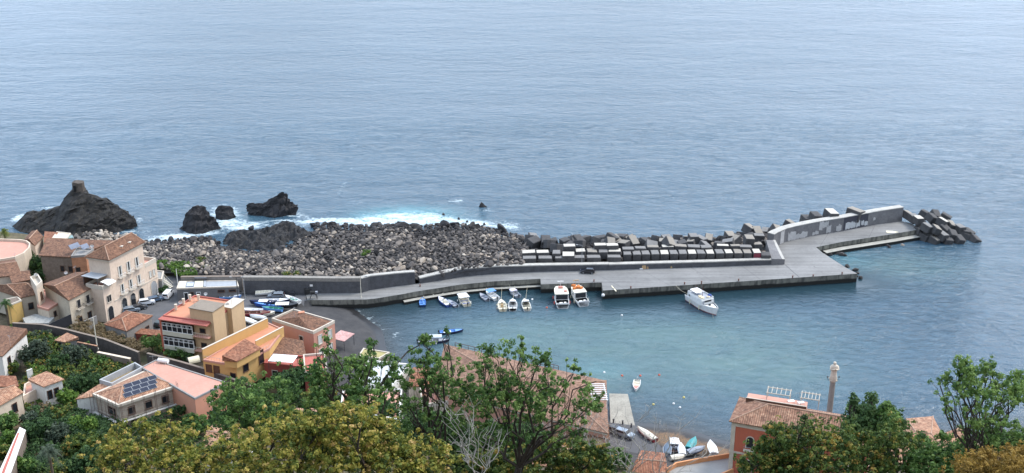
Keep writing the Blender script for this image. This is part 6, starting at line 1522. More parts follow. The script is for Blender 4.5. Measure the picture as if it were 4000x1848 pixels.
def hull_sections(L_, B, H, n=12, deadrise=.28, bow_rake=.1, full=.9, stern=.85, inset=0.0, floor=None, sheer=.35):
    out = []
    for k in range(n + 1):
        t_ = k / n
        bb = B / 2 * (stern + (full - stern) * min(1, t_ * 2.5)) if t_ < .4 else B / 2 * full * max(0.0, 1 - ((t_ - .4) / .6) ** 2.4)
        bb = max(bb, .03); x = (t_ - .5) * L_
        s = H * (1 + sheer * max(0, (t_ - .25) / .75) ** 2)
        out.append((x, bb, s, t_))
    return out
def hull_parts(root, L_, B, H, hull_m, in_m, draft=.35, floor=.12, n=12, boot=None, sheer=.35, full=.95, rail_m=None, stern=.85):
    S = hull_sections(L_, B, H, n, sheer=sheer, full=full, stern=stern)
    rings = []
    for x, b_, s, t_ in S:
        xr = x + (0 if t_ < .8 else (t_ - .8) * 0)
        k = draft * (1 - t_ ** 4 * .7)
        rings.append([(xr - .25 * (t_ > .9) * (1), 0, -k), (xr, b_ * .62, -k * .55), (xr, b_ * .86, .12), (xr + L_ * .05 * t_ ** 3, b_, s)])
    mb = MB()
    full_r = [[(p[0], -p[1], p[2]) for p in r[::-1]] + r[1:] for r in rings]
    mb.loft(full_r, capa=True)
    wt = .09
    top_in = [[(r[-1][0] - (.0 if i < len(rings) - 1 else wt), max(.012, r[-1][1] - wt), r[-1][2])] for i, r in enumerate(rings)]
    # gunwale
    for i in range(len(rings) - 1):
        for sg in (-1, 1):
            a, b_, c_, d_ = rings[i][-1], rings[i + 1][-1], top_in[i + 1][0], top_in[i][0]
            mb.face([(q[0], q[1] * sg, q[2] + .002) for q in (a, b_, c_, d_)])
    o = mb.build('hull', hull_m, root)
    mb = MB(); rr = []
    for i, r in enumerate(rings):
        x, b_, s = r[-1][0], top_in[i][0][1], r[-1][2]
        xl = min(x * .985, rings[i][2][0] - .18 * (i / n)); rr.append([(x, -b_, s - .003), (xl, -b_ * .72, floor), (xl, b_ * .72, floor), (x, b_, s - .003)])
    mb.loft(rr, capa=True); mb.build('inner_hull', in_m, root)
    if rail_m is not None:
        mb = MB()
        for sg in (-1, 1): mb.tube([(r[-1][0], (r[-1][1] + .02) * sg, r[-1][2] - .08) for r in rings], .055, 5)
        mb.build('rub_rail', rail_m, root)
    if boot is not None:
        mb = MB(); rr = []
        for r in rings:
            x = r[-2][0]; w_ = r[-2][1]
            rr.append((x, w_, .1))
        for sg in (-1, 1):
            for i in range(len(rr) - 1):
                a, b_ = rr[i], rr[i + 1]
                e = .03
                mb.face([(a[0], (a[1] * .94 + e) * sg, -.1), (b_[0], (b_[1] * .94 + e) * sg, -.1), (b_[0], (b_[1] * 1.01 + e) * sg, .22), (a[0], (a[1] * 1.01 + e) * sg, .22)])
        mb.build('waterline_band', boot, root)
    return rings
def fore_deck(root, rings, t0, mat, dz=-.04, name='foredeck'):
    k0 = int(len(rings) * t0); mb = MB()
    for i in range(k0, len(rings) - 1):
        a, b_ = rings[i][-1], rings[i + 1][-1]
        mb.face([(a[0], -a[1] * .93, a[2] + dz), (b_[0], -b_[1] * .93, b_[2] + dz), (b_[0], b_[1] * .93, b_[2] + dz), (a[0], a[1] * .93, a[2] + dz)])
    a = rings[k0][-1]; mb.face([(a[0], -a[1] * .9, a[2] + dz), (a[0], a[1] * .9, a[2] + dz), (a[0], a[1] * .8, .15), (a[0], -a[1] * .8, .15)])
    mb.build(name, mat, root, fixn=False)
def outboard(root, x, H, mat=None, y=0):
    mb = MB(); mb.box((x - .22, y, H + .25), (.42, .3, .5), taper=.75); mb.box((x - .2, y, H - .3), (.14, .1, .9)); mb.box((x - .12, y, H - .02), (.3, .22, .16)); mb.box((x - .25, y, -.35), (.35, .06, .12))
    mb.build('outboard_motor', mat or b_black, root)
def boat(u, v, head, L_, B, H, label, kind, hull=None, inner=None, z=0.0, group=None, name='motor_boat', cat='boat', **k):
    """u, v sights the middle of the boat at its waterline; head is the bow's compass angle in the ground plane (0 = +x, 90 = seaward)"""
    p = W(u, v, z); root = thing(name, (p.x, p.y, z + k.get('lift', 0)), label, cat, group, R(head))
    if k.get('heel'): root.rotation_euler = (R(k['heel']), 0, R(head))
    hull, inner = hull or b_white, inner or b_white
    rings = hull_parts(root, L_, B, H, hull, inner, rail_m=k.get('rail'), boot=k.get('boot'), sheer=k.get('sheer', .3))
    if kind in ('open', 'console', 'cuddy', 'canopy'):
        fore_deck(root, rings, .68, k.get('deck', inner))
        mb = MB()
        for x in (-L_ * .30, -L_ * .02): mb.box((x, 0, H * .6), (.32, B * .80, .07))
        mb.split_build('bench', k.get('bench', inner), root)
    if kind == 'cuddy':
        mb = MB(); rr = []
        for t_, w_, h in ((-.02, .34, 1.15), (.06, .34, 1.22), (.20, .28, .75), (.38, .12, .30)):
            x = t_ * L_; rr.append([(x, -B * w_, H * .9), (x, -B * w_ * .86, H + h * .85), (x, B * w_ * .86, H + h * .85), (x, B * w_, H * .9)])
        mb.loft(rr, capa=False, capb=True); mb.box((-L_ * .01, 0, H + 1.03), (L_ * .16, B * .62, .07)); mb.build('cabin', k.get('cab', hull), root)
        mb = MB(); mb.face([(L_ * .09, -B * .25, H + .98), (L_ * .19, -B * .22, H + .70), (L_ * .19, B * .22, H + .70), (L_ * .09, B * .25, H + .98)]); mb.box((-L_ * .025, 0, H * .9 + .35), (.05, B * .34, .8)); mb.build('windscreen', glass, root)
    if kind == 'console':
        mb = MB(); mb.box((-L_ * .03, 0, .55), (.7, .8, .95), taper=.85); mb.build('console', k.get('cab', b_white), root)
        mb = MB(); mb.box((L_ * .03, 0, 1.2), (.05, .7, .35), M=Matrix.Rotation(-.4, 4, 'Y')); mb.build('windscreen', glass, root)
    if kind == 'canopy' or k.get('canopy') is not None:
        cx_, cl, cw = k.get('cpos', (-.05, .38, .92)); zc = k.get('cz', 1.75); mb = MB()
        x0, x1 = cx_ * L_ - cl * L_ / 2, cx_ * L_ + cl * L_ / 2
        mb.loft([[(x, -B * cw / 2, zc - .06), (x, -B * cw / 4, zc + .04), (x, 0, zc + .07), (x, B * cw / 4, zc + .04), (x, B * cw / 2, zc - .06), (x, B * cw / 2, zc - .12), (x, -B * cw / 2, zc - .12)] for x in (x0, (x0 + x1) / 2, x1)], close=True, capa=True, capb=True)
        mb.build('canopy', k.get('canopy', b_white), root)
        mb = MB()
        for x in (x0 + .1, x1 - .1):
            for sg in (-1, 1): mb.tube([(x, sg * B * .42, H * .9), (x, sg * B * cw * .46, zc - .08)], .025, 5)
        mb.split_build('post', greymetal, root)
    if k.get('motor', True) and kind != 'covered': outboard(root, -L_ / 2, H, k.get('motor_m'))
    if kind == 'covered':
        mb = MB(); n = len(rings); rr = []
        for i, r in enumerate(rings):
            a = r[-1]; hgt = .16 + .28 * math.sin(math.pi * min(1, (i + .5) / n))
            rr.append([(a[0], -a[1] - .03, a[2] - .12), (a[0], -a[1] * .6, a[2] + hgt * .7), (a[0], 0, a[2] + hgt), (a[0], a[1] * .6, a[2] + hgt * .7), (a[0], a[1] + .03, a[2] - .12)])
        mb.loft(rr, capa=True, capb=True); mb.build('tarpaulin', k.get('tarp', b_white), root)
    if k.get('fenders'):
        mb = MB()
        for t_ in (-.25, .1):
            for sg in (-1, 1): mb.tube([(t_ * L_, sg * (B * .5 + .1), H * .95), (t_ * L_, sg * (B * .5 + .12), H * .7), (t_ * L_, sg * (B * .5 + .12), H * .25), (t_ * L_, sg * (B * .5 + .1), H * .1)], [.04, .15, .15, .05], 7)
        mb.split_build('fender', k['fenders'], root)
    if k.get('stuff_in'):
        mb = MB()
        g2 = random.Random(int(u))
        for _ in range(7): mb.box((g2.uniform(-.3, .25) * L_, g2.uniform(-.25, .25) * B, H * .45), (g2.uniform(.3, .8), g2.uniform(.3, .6), g2.uniform(.25, .55)), rz=g2.uniform(0, 3))
        mb.build('gear', k['stuff_in'], root)
    return root
# moored along the quay, left to right
blue_b = boat(1651, 1186, 95, 4.8, 2.1, .65, 'small dark blue boat with gear piled in it, farthest left at the quay', 'open', b_navy, b_lblue, stuff_in=b_lblue, motor=False)
boat(1735, 1184, 122, 6.0, 2.4, .7, 'white and pale blue open boat, second from the left at the quay', 'console', b_blue, b_white, cab=b_cream, deck=b_white, bench=b_cream)
boat(1769, 1190, 122, 4.6, 1.7, .5, 'low grey open boat beside the white and blue one', 'open', b_grey, b_grey)
boat(1811, 1180, 110, 6.6, 2.8, .8, 'cream boat with a large white canopy and blue seats', 'canopy', b_cream, b_cream, bench=b_blue, cz=2.0, cpos=(.02, .46, .98), fenders=b_white)
boat(1891, 1165, 118, 4.6, 1.9, .55, 'small grey-white open boat left of the blue-canopy boat', 'open', b_grey, b_grey)
boat(1921, 1160, 120, 5.8, 2.5, .8, 'white boat with a bright blue bimini canopy', 'canopy', b_white, b_white, canopy=b_lblue, cz=1.9, cpos=(.08, .36, .95))
boat(2009, 1151, 118, 5.0, 2.1, .65, 'grey boat with a pale lilac cover, right of the blue-canopy boat', 'canopy', b_grey, b_grey, canopy=b_lilac, cz=1.3, cpos=(.12, .34, .85), deck=b_white)
boat(1961, 1200, 95, 6.0, 2.6, .8, 'cream open boat with tan seats, left of the row of three', 'console', b_cream, b_cream, cab=b_wood, fenders=b_cream)
boat(2003, 1198, 90, 6.0, 2.6, .8, 'white boat with small cabin, middle of the row of three', 'cuddy', b_white, b_white)
boat(2054, 1198, 97, 6.0, 2.6, .8, 'white boat with square cabin top, right of the row of three', 'cuddy', b_white, b_cream, cab=b_white)
# fishing boats
def fishing(u, v, head, L_, B, H, label, variant):
    root = boat(u, v, head, L_, B, H, label, 'none', b_white, b_dk, name='fishing_boat', cat='fishing boat', motor=False, sheer=.35, boot=b_red if variant == 3 else b_black, rail=b_white, fenders=plain('fender_cream', (0.62, .58, .42), .7, .06, 2) if variant != 1 else plain('fender_red', (0.6, .12, .1), .6, .06, 2))
    if variant in (1, 2):
        mb = MB(); rr = []
        for t_, w_, z1 in ((-.18, .47, 1.55), (.0, .48, 1.6), (.2, .44, 1.6), (.34, .30, 1.5)):
            x = t_ * L_; rr.append([(x, -B * w_, H * .9), (x, -B * w_ * .97, H + z1), (x, B * w_ * .97, H + z1), (x, B * w_, H * .9)])
        mb.loft(rr, capa=True, capb=True); wc = mb.build('wheelhouse', b_white, root)
        mb = MB(); rr2 = []
        for r_ in rr:
            x = r_[0][0]; rr2.append([(x * 1.03 - .05, r_[1][1] * 1.04, H + 1.56 + .0), (x * 1.03 - .05, r_[1][1] * 1.04, H + 1.7), (x * 1.03 - .05, r_[2][1] * 1.04, H + 1.7), (x * 1.03 - .05, r_[2][1] * 1.04, H + 1.56)])
        mb.loft(rr2, close=True, capa=True, capb=True); mb.build('cabin_roof', b_cream, root)
        mb = MB(); x = -.182 * L_
        mb.box((x, 0, H + .75), (.05, B * .8, 1.35)); mb.build('cabin_opening', b_dk, wc)
        mb = MB()
        for sg in (-1, 1): mb.box((-.05 * L_, sg * B * .478, H + .95), (.5, .06, .6))
        mb.split_build('window', glass, wc)
        mb = MB(); mb.box((-.32 * L_, .3, .5), (1.0, .9, .8)); mb.tube([(-.3 * L_, -.8, .4), (-.3 * L_, -.8, 1.0)], .35, 8); mb.build('deck_gear', MATS['paint_white'], root)
        mb = MB(); mb.box((-.47 * L_, 0, H * .75), (.12, B * .84, H * .95)); mb.build('transom_rail', b_white, root)
        mb = MB(); mb.tube([(L_ * .30, 0, H + 1.5), (L_ * .30, 0, H + 3.3)], .05, 6); mb.box((L_ * .30, 0, H + 3.3), (.2, 1.7, .18)); mb.build('radar_mast', b_white if variant == 1 else b_wood, root)
        mb = MB(); 
        g2 = random.Random(variant)
        if variant == 2:
            for _ in range(9): mb.box((g2.uniform(-.05, .3) * L_, g2.uniform(-.3, .3) * B, H + 1.95), (g2.uniform(.4, 1.0), g2.uniform(.4, .9), g2.uniform(.3, .6)), rz=g2.uniform(0, 3))
        else:
            mb.box((L_ * .22, 0, H + 1.9), (.9, 1.2, .4)); mb.tube([(-.02 * L_, -B * .28, H + 1.7), (-.02 * L_, -B * .28, H + 2.0)], .42, 10)
        mb.build('net_pile', b_orange if variant == 2 else b_rose, root)
        mb = MB()
        for sg in (-1, 1): mb.tube([(-.45 * L_, sg * B * .44, H), (-.45 * L_, sg * B * .44, H + .8), (-.2 * L_, sg * B * .46, H + .8)], .03, 5)
        mb.build('handrail', greymetal, root)
    else:
        # trawler: high bulwark, open well with nets, wheelhouse forward of the stern, flared round bow
        mb = MB(); rr = []
        for t_, w_, z1 in ((-.42, .40, 1.2), (-.3, .47, 1.25), (-.1, .49, 1.25), (.12, .48, 1.25), (.16, .46, 1.2)):
            x = t_ * L_; rr.append([(x, -B * w_, H * .9), (x, -B * w_ * .98, H + z1), (x, B * w_ * .98, H + z1), (x, B * w_, H * .9)])
        mb.loft(rr, capa=True, capb=True); wc = mb.build('superstructure', b_white, root)
        mb = MB(); mb.box((-.12 * L_, 0, H + 1.275), (L_ * .5, B * .84, .06)); mb.build('upper_deck', b_grey, root)
        mb = MB()
        for a, b_ in (((-.40, -.41), (.14, -.46)), ((-.40, .41), (.14, .46)), ((.14, -.46), (.14, .46)), ((-.4, -.41), (-.4, .41))):
            p0, p1 = Vector((a[0] * L_, a[1] * B, H + 1.45)), Vector((b_[0] * L_, b_[1] * B, H + 1.45)); dd = p1 - p0
            mb.box((p0 + p1) / 2, (dd.length, .08, .4), rz=math.atan2(dd.y, dd.x))
        mb.build('bulwark', b_white, wc)
        mb = MB(); mb.box((.166 * L_, 0, H + .85), (.05, B * .5, .45)); mb.build('window', glass, wc)
        mb = MB(); mb.box((.166 * L_, -B * .33, H + .55), (.06, .5, 1.0)); mb.build('door', b_grey, wc)
        mb = MB()
        for sg in (-1, 1): mb.tube([(-.3 * L_, sg * B * .485, H + .8), (-.3 * L_, sg * (B * .485 + .03), H + .8)], .25, 8)
        mb.split_build('window', b_dk, wc)
        mb = MB(); mb.prism([(-.36 * L_, -B * .34), (-.1 * L_, -B * .36), (-.1 * L_, B * .2), (-.36 * L_, B * .2)], H + 2.15, H + 2.25); mb.build('awning', MATS['paint_white'], root)
        mb = MB()
        g2 = random.Random(4)
        for _ in range(6): mb.box((g2.uniform(-.05, .1) * L_, g2.uniform(-.3, .3) * B, H + 1.5), (g2.uniform(.5, 1.1), g2.uniform(.5, .9), g2.uniform(.3, .6)), rz=g2.uniform(0, 3))
        mb.build('net_pile', plain('net_cream', (0.55, .48, .34), .9, .3, 4), root)
        mb = MB(); mb.tube([(.05 * L_, B * .33, H + 1.55), (.05 * L_, B * .36, H + 2.0)], [.6, .45], 9); mb.build('net_drum', b_blue, root)
        mb = MB(); mb.tube([(-.05 * L_, 0, H + 1.2), (-.05 * L_, 0, H + 4.6)], .07, 6); mb.tube([(-.3 * L_, 0, H + 1.2), (-.3 * L_, 0, H + 3.6)], .05, 6); mb.build('mast', MATS['rust'], root)
        fore_deck(root, hull_rings_of(L_, B, H), .66, b_white, -.3)
        mb = MB(); mb.tube([(.24 * L_, -.2, H + .1), (.24 * L_, .2, H + .1)], .3, 10); mb.build('winch', b_dk, root)
        mb = MB(); mb.tube([(.30 * L_, B * .2, H * .8), (.3 * L_, B * .2, H + 1.7)], .06, 6); mb.build('davit', greymetal, root)
    return root
def hull_rings_of(L_, B, H, n=12, draft=.35):
    S = hull_sections(L_, B, H, n, sheer=.35, full=.95); rings = []
    for x, b_, s, t_ in S:
        rings.append([(x, 0, 0), (x + L_ * .05 * t_ ** 3, b_, s)])
    return rings
fishing(2192, 1176, 93, 10.2, 4.0, 1.25, 'broad white fishing boat with cream cabin roof, stern towards us, left of the pair', 1)
fishing(2260, 1170, 104, 9.6, 3.7, 1.25, 'white fishing boat with orange nets piled on its roof, right of the pair', 2)
fishing(2746, 1200, -63, 12.0, 4.4, 1.75, 'largest white fishing boat, red below the waterline, bow pointing into the harbour', 3)
# boats near the trees
boat(1762, 1300, 12, 6.0, 2.0, .6, 'blue open boat with two white seats moored in the middle of the harbour', 'open', b_navy, b_lblue, motor=True, bench=b_white)
b4 = boat(1692, 1338, 4, 7.6, 2.3, .65, 'dark blue boat with long grey-white awning behind the tree top', 'canopy', b_navy, b_grey, cz=1.9, cpos=(.02, .55, .8), canopy=plain('cloth_greyblue', (0.42, .46, .50), .8, .06, 1), fenders=b_white)
boat(2486, 1510, -100, 4.9, 1.9, .6, 'small white boat with rose foredeck, alone off the slipway', 'open', b_white, b_cream, deck=b_rose, motor_m=b_grey)
# boats ashore in the square
hz = 2.5
def ashore(u, v, head, L_, B, H, label, kind, hull, inner, zg=None, **k):
    z = ground_z(W(u, v, 2.5).x, W(u, v, 2.5).y) if zg is None else zg
    return boat(u, v, head, L_, B, H, label, kind, hull, inner, z=z, lift=.38, name='beached_boat', heel=k.pop('heel', 4), **k)
ashore(1035, 1152, 8, 5.0, 1.9, .6, 'white fibreglass skiff on the pale slab below the wall', 'open', b_white, b_cream, hz, motor=False)
ashore(1143, 1178, 140, 5.6, 1.9, .6, 'white rowing boat with a green net, rightmost of the boats on the square', 'open', b_white, b_white, hz, motor=False, stuff_in=b_green)
ashore(1070, 1186, 4, 8.0, 2.2, .7, 'long navy boat with grey fittings, rearmost of the hauled-out boats', 'open', b_navy, b_white, hz, motor=False, stuff_in=b_lilac)
ashore(1030, 1192, 176, 7.0, 2.2, .75, 'dark blue boat with a square white cover amidships', 'canopy', b_navy, b_navy, hz, motor=False, cz=1.0, cpos=(.0, .34, .8), canopy=b_white)
ashore(1050, 1202, 172, 7.4, 2.1, .7, 'bright blue boat in front of the navy ones', 'open', b_blue, b_lblue, hz, motor=False, stuff_in=b_lblue)
ashore(1112, 1203, 2, 6.8, 2.2, .75, 'dark green-black boat with a long white cover', 'canopy', b_black, b_black, hz, motor=False, cz=1.05, cpos=(-.08, .52, .8), canopy=b_white)
ashore(1065, 1216, 170, 5.4, 1.9, .65, 'light blue and green boat by the corner of the pink house roof', 'open', b_lblue, b_green, hz, motor=False)
ashore(985, 1222, 175, 5.6, 2.0, .65, 'white-decked boat, upper one on the left of the group', 'open', b_white, b_white, hz, motor=False, bench=b_grey)
ashore(1005, 1234, 3, 6.6, 2.1, .7, 'dark red boat below the white-decked one', 'open', b_red, b_rust, hz, motor=False)
ashore(1046, 1232, 10, 3.6, 1.7, .55, 'small cream dinghy at the bow of the dark red boat', 'open', b_cream, b_cream, hz, motor=False)
ashore(1008, 1248, 165, 4.2, 1.6, .5, 'small pale grey dinghy behind the ochre parapet', 'covered', b_white, b_white, hz, tarp=plain('tarp_palegrey', (0.5, .53, .55), .7, .08, 1))
ashore(972, 1262, 145, 5.0, 1.8, .55, 'white boat lying diagonally next to the ochre parapet', 'covered', b_white, b_white, hz)
ashore(945, 1262, 95, 4.4, 1.6, .5, 'grey-blue dinghy leftmost behind the apartment block', 'covered', b_grey, b_grey, hz, tarp=b_grey)
ashore(900, 1168, 4, 5.6, 1.9, .6, 'white and blue boat standing along the front of the harbour office', 'open', b_lblue, b_white, hz, motor=False)
# boats on the right-hand strand
ashore(2632, 1748, 90, 4.0, 2.0, .65, 'boat under a pale pink-white sheet, topmost on the strand', 'canopy', b_rose, b_grey, 2.0, cz=1.25, cpos=(.0, .62, 1.05), canopy=b_white, motor_m=b_grey)
ashore(2606, 1766, 80, 4.2, 1.9, .55, 'blue-grey open boat left of the white-sheeted ones', 'covered', b_grey, b_grey, 2.4, tarp=plain('tarp_blue', (0.09, .13, .18), .8, .2, 2))
ashore(2661, 1768, 88, 3.9, 1.8, .55, 'boat under a bright white tarpaulin, centre of the strand', 'covered', b_grey, b_white, 2.4)
ashore(2702, 1744, 64, 4.3, 1.9, .55, 'boat under a teal green tarpaulin', 'covered', b_teal, b_teal, 2.0, tarp=b_teal)
ashore(2717, 1770, 25, 4.0, 1.8, .55, 'grey boat with a white stern sheet, right of the teal one', 'covered', b_navy, b_grey, 2.4, tarp=plain('tarp_grey', (0.25, .29, .35), .7, .1, 1))
ashore(2780, 1762, 92, 4.6, 2.1, .6, 'round white covered boat, rightmost on the strand', 'covered', b_white, b_white, 2.2)
ashore(2646, 1796, 10, 2.8, 1.6, .4, 'small cream dinghy nearest the orange parapet', 'covered', b_cream, b_cream, 2.9, tarp=b_cream)
ashore(2525, 1708, 125, 5.6, 2.0, .6, 'cream boat upside on its keel beside the lane, partly behind bare branches', 'covered', b_red, b_cream, 2.4, tarp=b_cream)
# lifebuoy-like white float on the quay corner, and buoys
def buoy(u, v, r, mat, label, z=0.05, group=None):
    p = W(u, v, z); root = thing('buoy', (p.x, p.y, z), label, 'buoy', group)
    mb = MB(); mb.tube([(0, 0, r * math.sin(a)) for a in np.linspace(-1.5, 1.5, 7)], [r * math.cos(a) for a in np.linspace(-1.5, 1.5, 7)], 10); mb.build('float', mat, root, smooth=True)
    mb = MB(); mb.tube([(0, 0, r * .9), (0, 0, r * 1.3)], .04, 5); mb.build('ring', dkmetal, root)
bo = gloss('buoy_orange', (0.55, .10, .05), .5); by = gloss('buoy_yellow', (0.6, .5, .15), .5)
buoy(2356, 1153, .5, b_white, 'large white float hanging at the corner of the quay', 1.3)
for u, v, m_, lab in [(2430, 1468, bo, 'orange buoy left of the small rose-decked boat'), (2501, 1468, bo, 'orange buoy just behind the small rose-decked boat'), (2575, 1465, bo, 'orange buoy right of the small rose-decked boat'), (2671, 1553, by, 'yellowish buoy off the strand'), (2631, 1577, b_white, 'white buoy off the strand'), (2656, 1592, b_white, 'faint white buoy nearest the strand'),
                      (2079, 1170, b_white, 'white buoy right of the row of three white boats'), (2136, 1202, bo, 'small orange-tan buoy between the white boats and the fishing pair'), (2429, 1232, b_white, 'white buoy in open water right of the fishing pair'), (2552, 1580, by, 'pale buoy nearest the slipway'), (2360, 1455, b_white, 'tiny white buoy off the brown-roofed building')]:
    buoy(u, v, .3, m_, lab)
# ---- cars
def car(u, v, head, body, label, kind='hatch', z=2.5, name='parked_car', cat='car'):
    p = W(u, v, z); root = thing(name, (p.x, p.y, z), label, cat, None, R(head))
    if kind == 'van':
        L_, prof, wr_ = 4.4, [(-2.2, .35), (-2.2, 1.75), (-2.05, 1.9), (1.0, 1.9), (1.55, 1.25), (2.15, 1.0), (2.2, .35)], .33; gl = [(1.02, 1.85, 1.52, 1.3)]
    elif kind == 'estate':
        L_, prof, wr_ = 4.5, [(-2.2, .35), (-2.25, .9), (-1.95, 1.42), (.45, 1.45), (1.15, .98), (2.1, .82), (2.25, .35)], .32; gl = [(.5, 1.4, 1.12, 1.0)]
    elif kind == 'suv':
        L_, prof, wr_ = 4.4, [(-2.15, .4), (-2.2, 1.05), (-1.85, 1.6), (.4, 1.65), (1.05, 1.12), (2.05, .95), (2.2, .4)], .36; gl = [(.45, 1.6, 1.02, 1.15)]
    else:
        L_, prof, wr_ = 4.1, [(-2.0, .35), (-2.05, .95), (-1.6, 1.42), (.3, 1.47), (1.05, .98), (1.9, .8), (2.05, .35)], .32; gl = [(.35, 1.42, 1.02, 1.0)]
    def wid(zz): return .86 if zz < 1.05 else .86 - (zz - 1.05) * (.32 if kind != 'van' else .12)
    mb = MB(); rr = []
    for sg, ex_ in ((-1, 1), (1, 1)): rr.append([(x, sg * wid(zz), zz) for x, zz in prof])
    mid = [[(x, -wid(zz) * .96, zz + (.03 if zz > .7 else 0)) for x, zz in prof], [(x, wid(zz) * .96, zz + (.03 if zz > .7 else 0)) for x, zz in prof]]
    mb.loft([rr[0], mid[0], mid[1], rr[1]], close=True, capa=True, capb=True)
    b_ = mb.build('body', body, root, bevel=.03)
    mb = MB()
    zt = max(z_ for _, z_ in prof)
    g0 = gl[0]
    wtop, wbot = wid(g0[1]) * .9, wid(g0[3]) * .92
    mb.face([(g0[0] + .02, -wtop, g0[1] + .05), (g0[2] + .02, -wbot, g0[3] + .05), (g0[2] + .02, wbot, g0[3] + .05), (g0[0] + .02, wtop, g0[1] + .05)])
    mb.build('windscreen', glass, root, fixn=False)
    mb = MB(); xs = [q for q in prof if q[1] > 1.2]; xa, xb = prof[2][0] + .15, g0[0] - .02
    zl = g0[3] + .02
    for sg in (-1, 1):
        m2 = MB()
        y0, y1 = wid(zl) + .012, wid(zt - .12) + .012
        xr0 = (prof[1][0] + .25) if kind != 'van' else .1
        m2.face([(xr0, sg * y0, zl), (g0[2] - .1, sg * y0, zl), (xb + .05, sg * y1, zt - .12), (xa if kind != 'van' else .1, sg * y1, zt - .12)]); m2.build('side_window', glass, root, fixn=False)
    mb = MB(); a, c_ = prof[1], prof[2]
    t0, t1 = (.15, .9) if kind != 'van' else (.1, .9)
    if kind == 'van': mb.face([(-2.215, -.62, 1.2), (-2.215, .62, 1.2), (-2.215, .6, 1.65), (-2.215, -.6, 1.65)])
    else:
        q0 = (a[0] + (c_[0] - a[0]) * t0 - .03, a[1] + (c_[1] - a[1]) * t0 + .03); q1 = (a[0] + (c_[0] - a[0]) * t1 - .03, a[1] + (c_[1] - a[1]) * t1 + .03)
        mb.face([(q0[0], -.66, q0[1]), (q0[0], .66, q0[1]), (q1[0], .58, q1[1]), (q1[0], -.58, q1[1])])
    mb.build('rear_window', glass, root, fixn=False)
    for x in (-L_ * .3, L_ * .31):
        for sg in (-1, 1):
            mb = MB(); mb.tube([(x, sg * .70, wr_), (x, sg * .89, wr_)], wr_, 14); w_ = mb.build('wheel', rubber, root)
            mb = MB(); mb.tube([(x, sg * .885, wr_), (x, sg * .90, wr_)], wr_ * .6, 10); mb.build('rim', greymetal, w_)
    for sg in (-1, 1):
        mb = MB(); mb.box((prof[-1][0] - .06, sg * .62, .68), (.14, .34, .16)); mb.build('headlight', MATS['solar_pale'], root)
        mb = MB(); mb.box((prof[0][0] + .0, sg * .70, .9 if kind != 'van' else 1.05), (.1, .2, .2)); mb.build('tail_light', gloss('lamp_red', (0.35, .01, .01), .3), root)
    return root
c_black = gloss('car_black', (0.012, .014, .022), .2, coat=.6); c_white = gloss('car_white', (0.70, .71, .72), .25, coat=.5); c_silver = gloss('car_silver', (0.32, .37, .42), .3, .5); c_blue = gloss('car_blue', (0.10, .15, .22), .3, .3); c_green = gloss('car_darkgreen', (0.02, .035, .035), .3, coat=.4); c_dk = gloss('car_graphite', (0.035, .037, .042), .3, coat=.4)
car(2295, 1066, 176, c_black, 'dark blue-black hatchback driving on the quay by the low sea wall', z=DECKZ)
car(658, 1160, 84, c_white, 'white delivery van parked with its back towards us', 'van', name='parked_van', cat='van')
car(608, 1176, 33, c_blue, 'blue-grey car parked behind the white sports utility car', 'estate')
car(574, 1189, 20, c_white, 'white sports utility car with black roof glass', 'suv')
car(545, 1208, 30, c_dk, 'dark graphite car between the white and the silver one', 'hatch')
car(514, 1217, 22, c_silver, 'silver car nearest the tiled shed', 'estate')
car(626, 1270, 80, c_green, 'dark green car half behind the apartment block', 'hatch')
car(1078, 1162, 184, c_silver, 'silver-blue estate car beside the white skiff', 'estate')
car(2440, 1706, -35, c_silver, 'grey car by the bollards behind the bare branches', 'suv')
car(2412, 1692, -35, c_dk, 'black car tucked behind the grey one near the slipway', 'hatch')
# fishermen's gear on the quay
def pile(u, v, z, items, label, cat='pile of gear', name='gear_pile'):
    p = W(u, v, z); root = thing(name, (p.x, p.y, z), label, cat)
    for pn, mt, bx in items:
        for c, s, r_ in bx:
            mb = MB(); mb.box(c, s, rz=r_, taper=.85); mb.build(pn, mt, root, bevel=.04)
    return root
pile(2514, 1049, DECKZ, [('net_heap', plain('net_tan', (0.42, .28, .15), .9, .3, 3), [((0, 0, .55), (1.3, 1.1, 1.1), .2), ((1.2, .1, .35), (.9, .8, .7), .6)]), ('box', b_navy, [((-1.4, .1, .3), (1.0, .8, .6), .2)]), ('box', b_white, [((-.7, -.5, .15), (1.0, .5, .3), .1)])], 'tan net heap with dark and white boxes against the low sea wall')
pile(2626, 1045, DECKZ, [('net_heap', plain('net_ochre', (0.40, .27, .12), .9, .3, 3), [((0, 0, .4), (1.3, .9, .8), .2)]), ('box', b_lilac, [((.2, .2, 1.05), (.6, .5, .45), .3)])], 'smaller ochre net heap topped by a lilac crate, farther along the wall')
pile(1110, 1148, DECKZ - .1, [('drum', b_dk, [((0, 0, .5), (.9, .9, 1.0), .2)]), ('box', b_grey, [((-.9, 0, .4), (.7, .6, .8), .5)]), ('box', b_white, [((-1.6, 0, .5), (.5, .5, .5), .2)])], 'clutter of dark drums and pale boxes beside the silver-blue estate car')
pile(1139, 1152, DECKZ - .1, [('crate', b_dk, [((0, 0, .45), (1.9, 1.2, .9), .1)]), ('coil', rubber, [((-.6, -.2, 1.0), (.6, .6, .3), .1)])], 'black crates heaped at the foot of the tall wall')
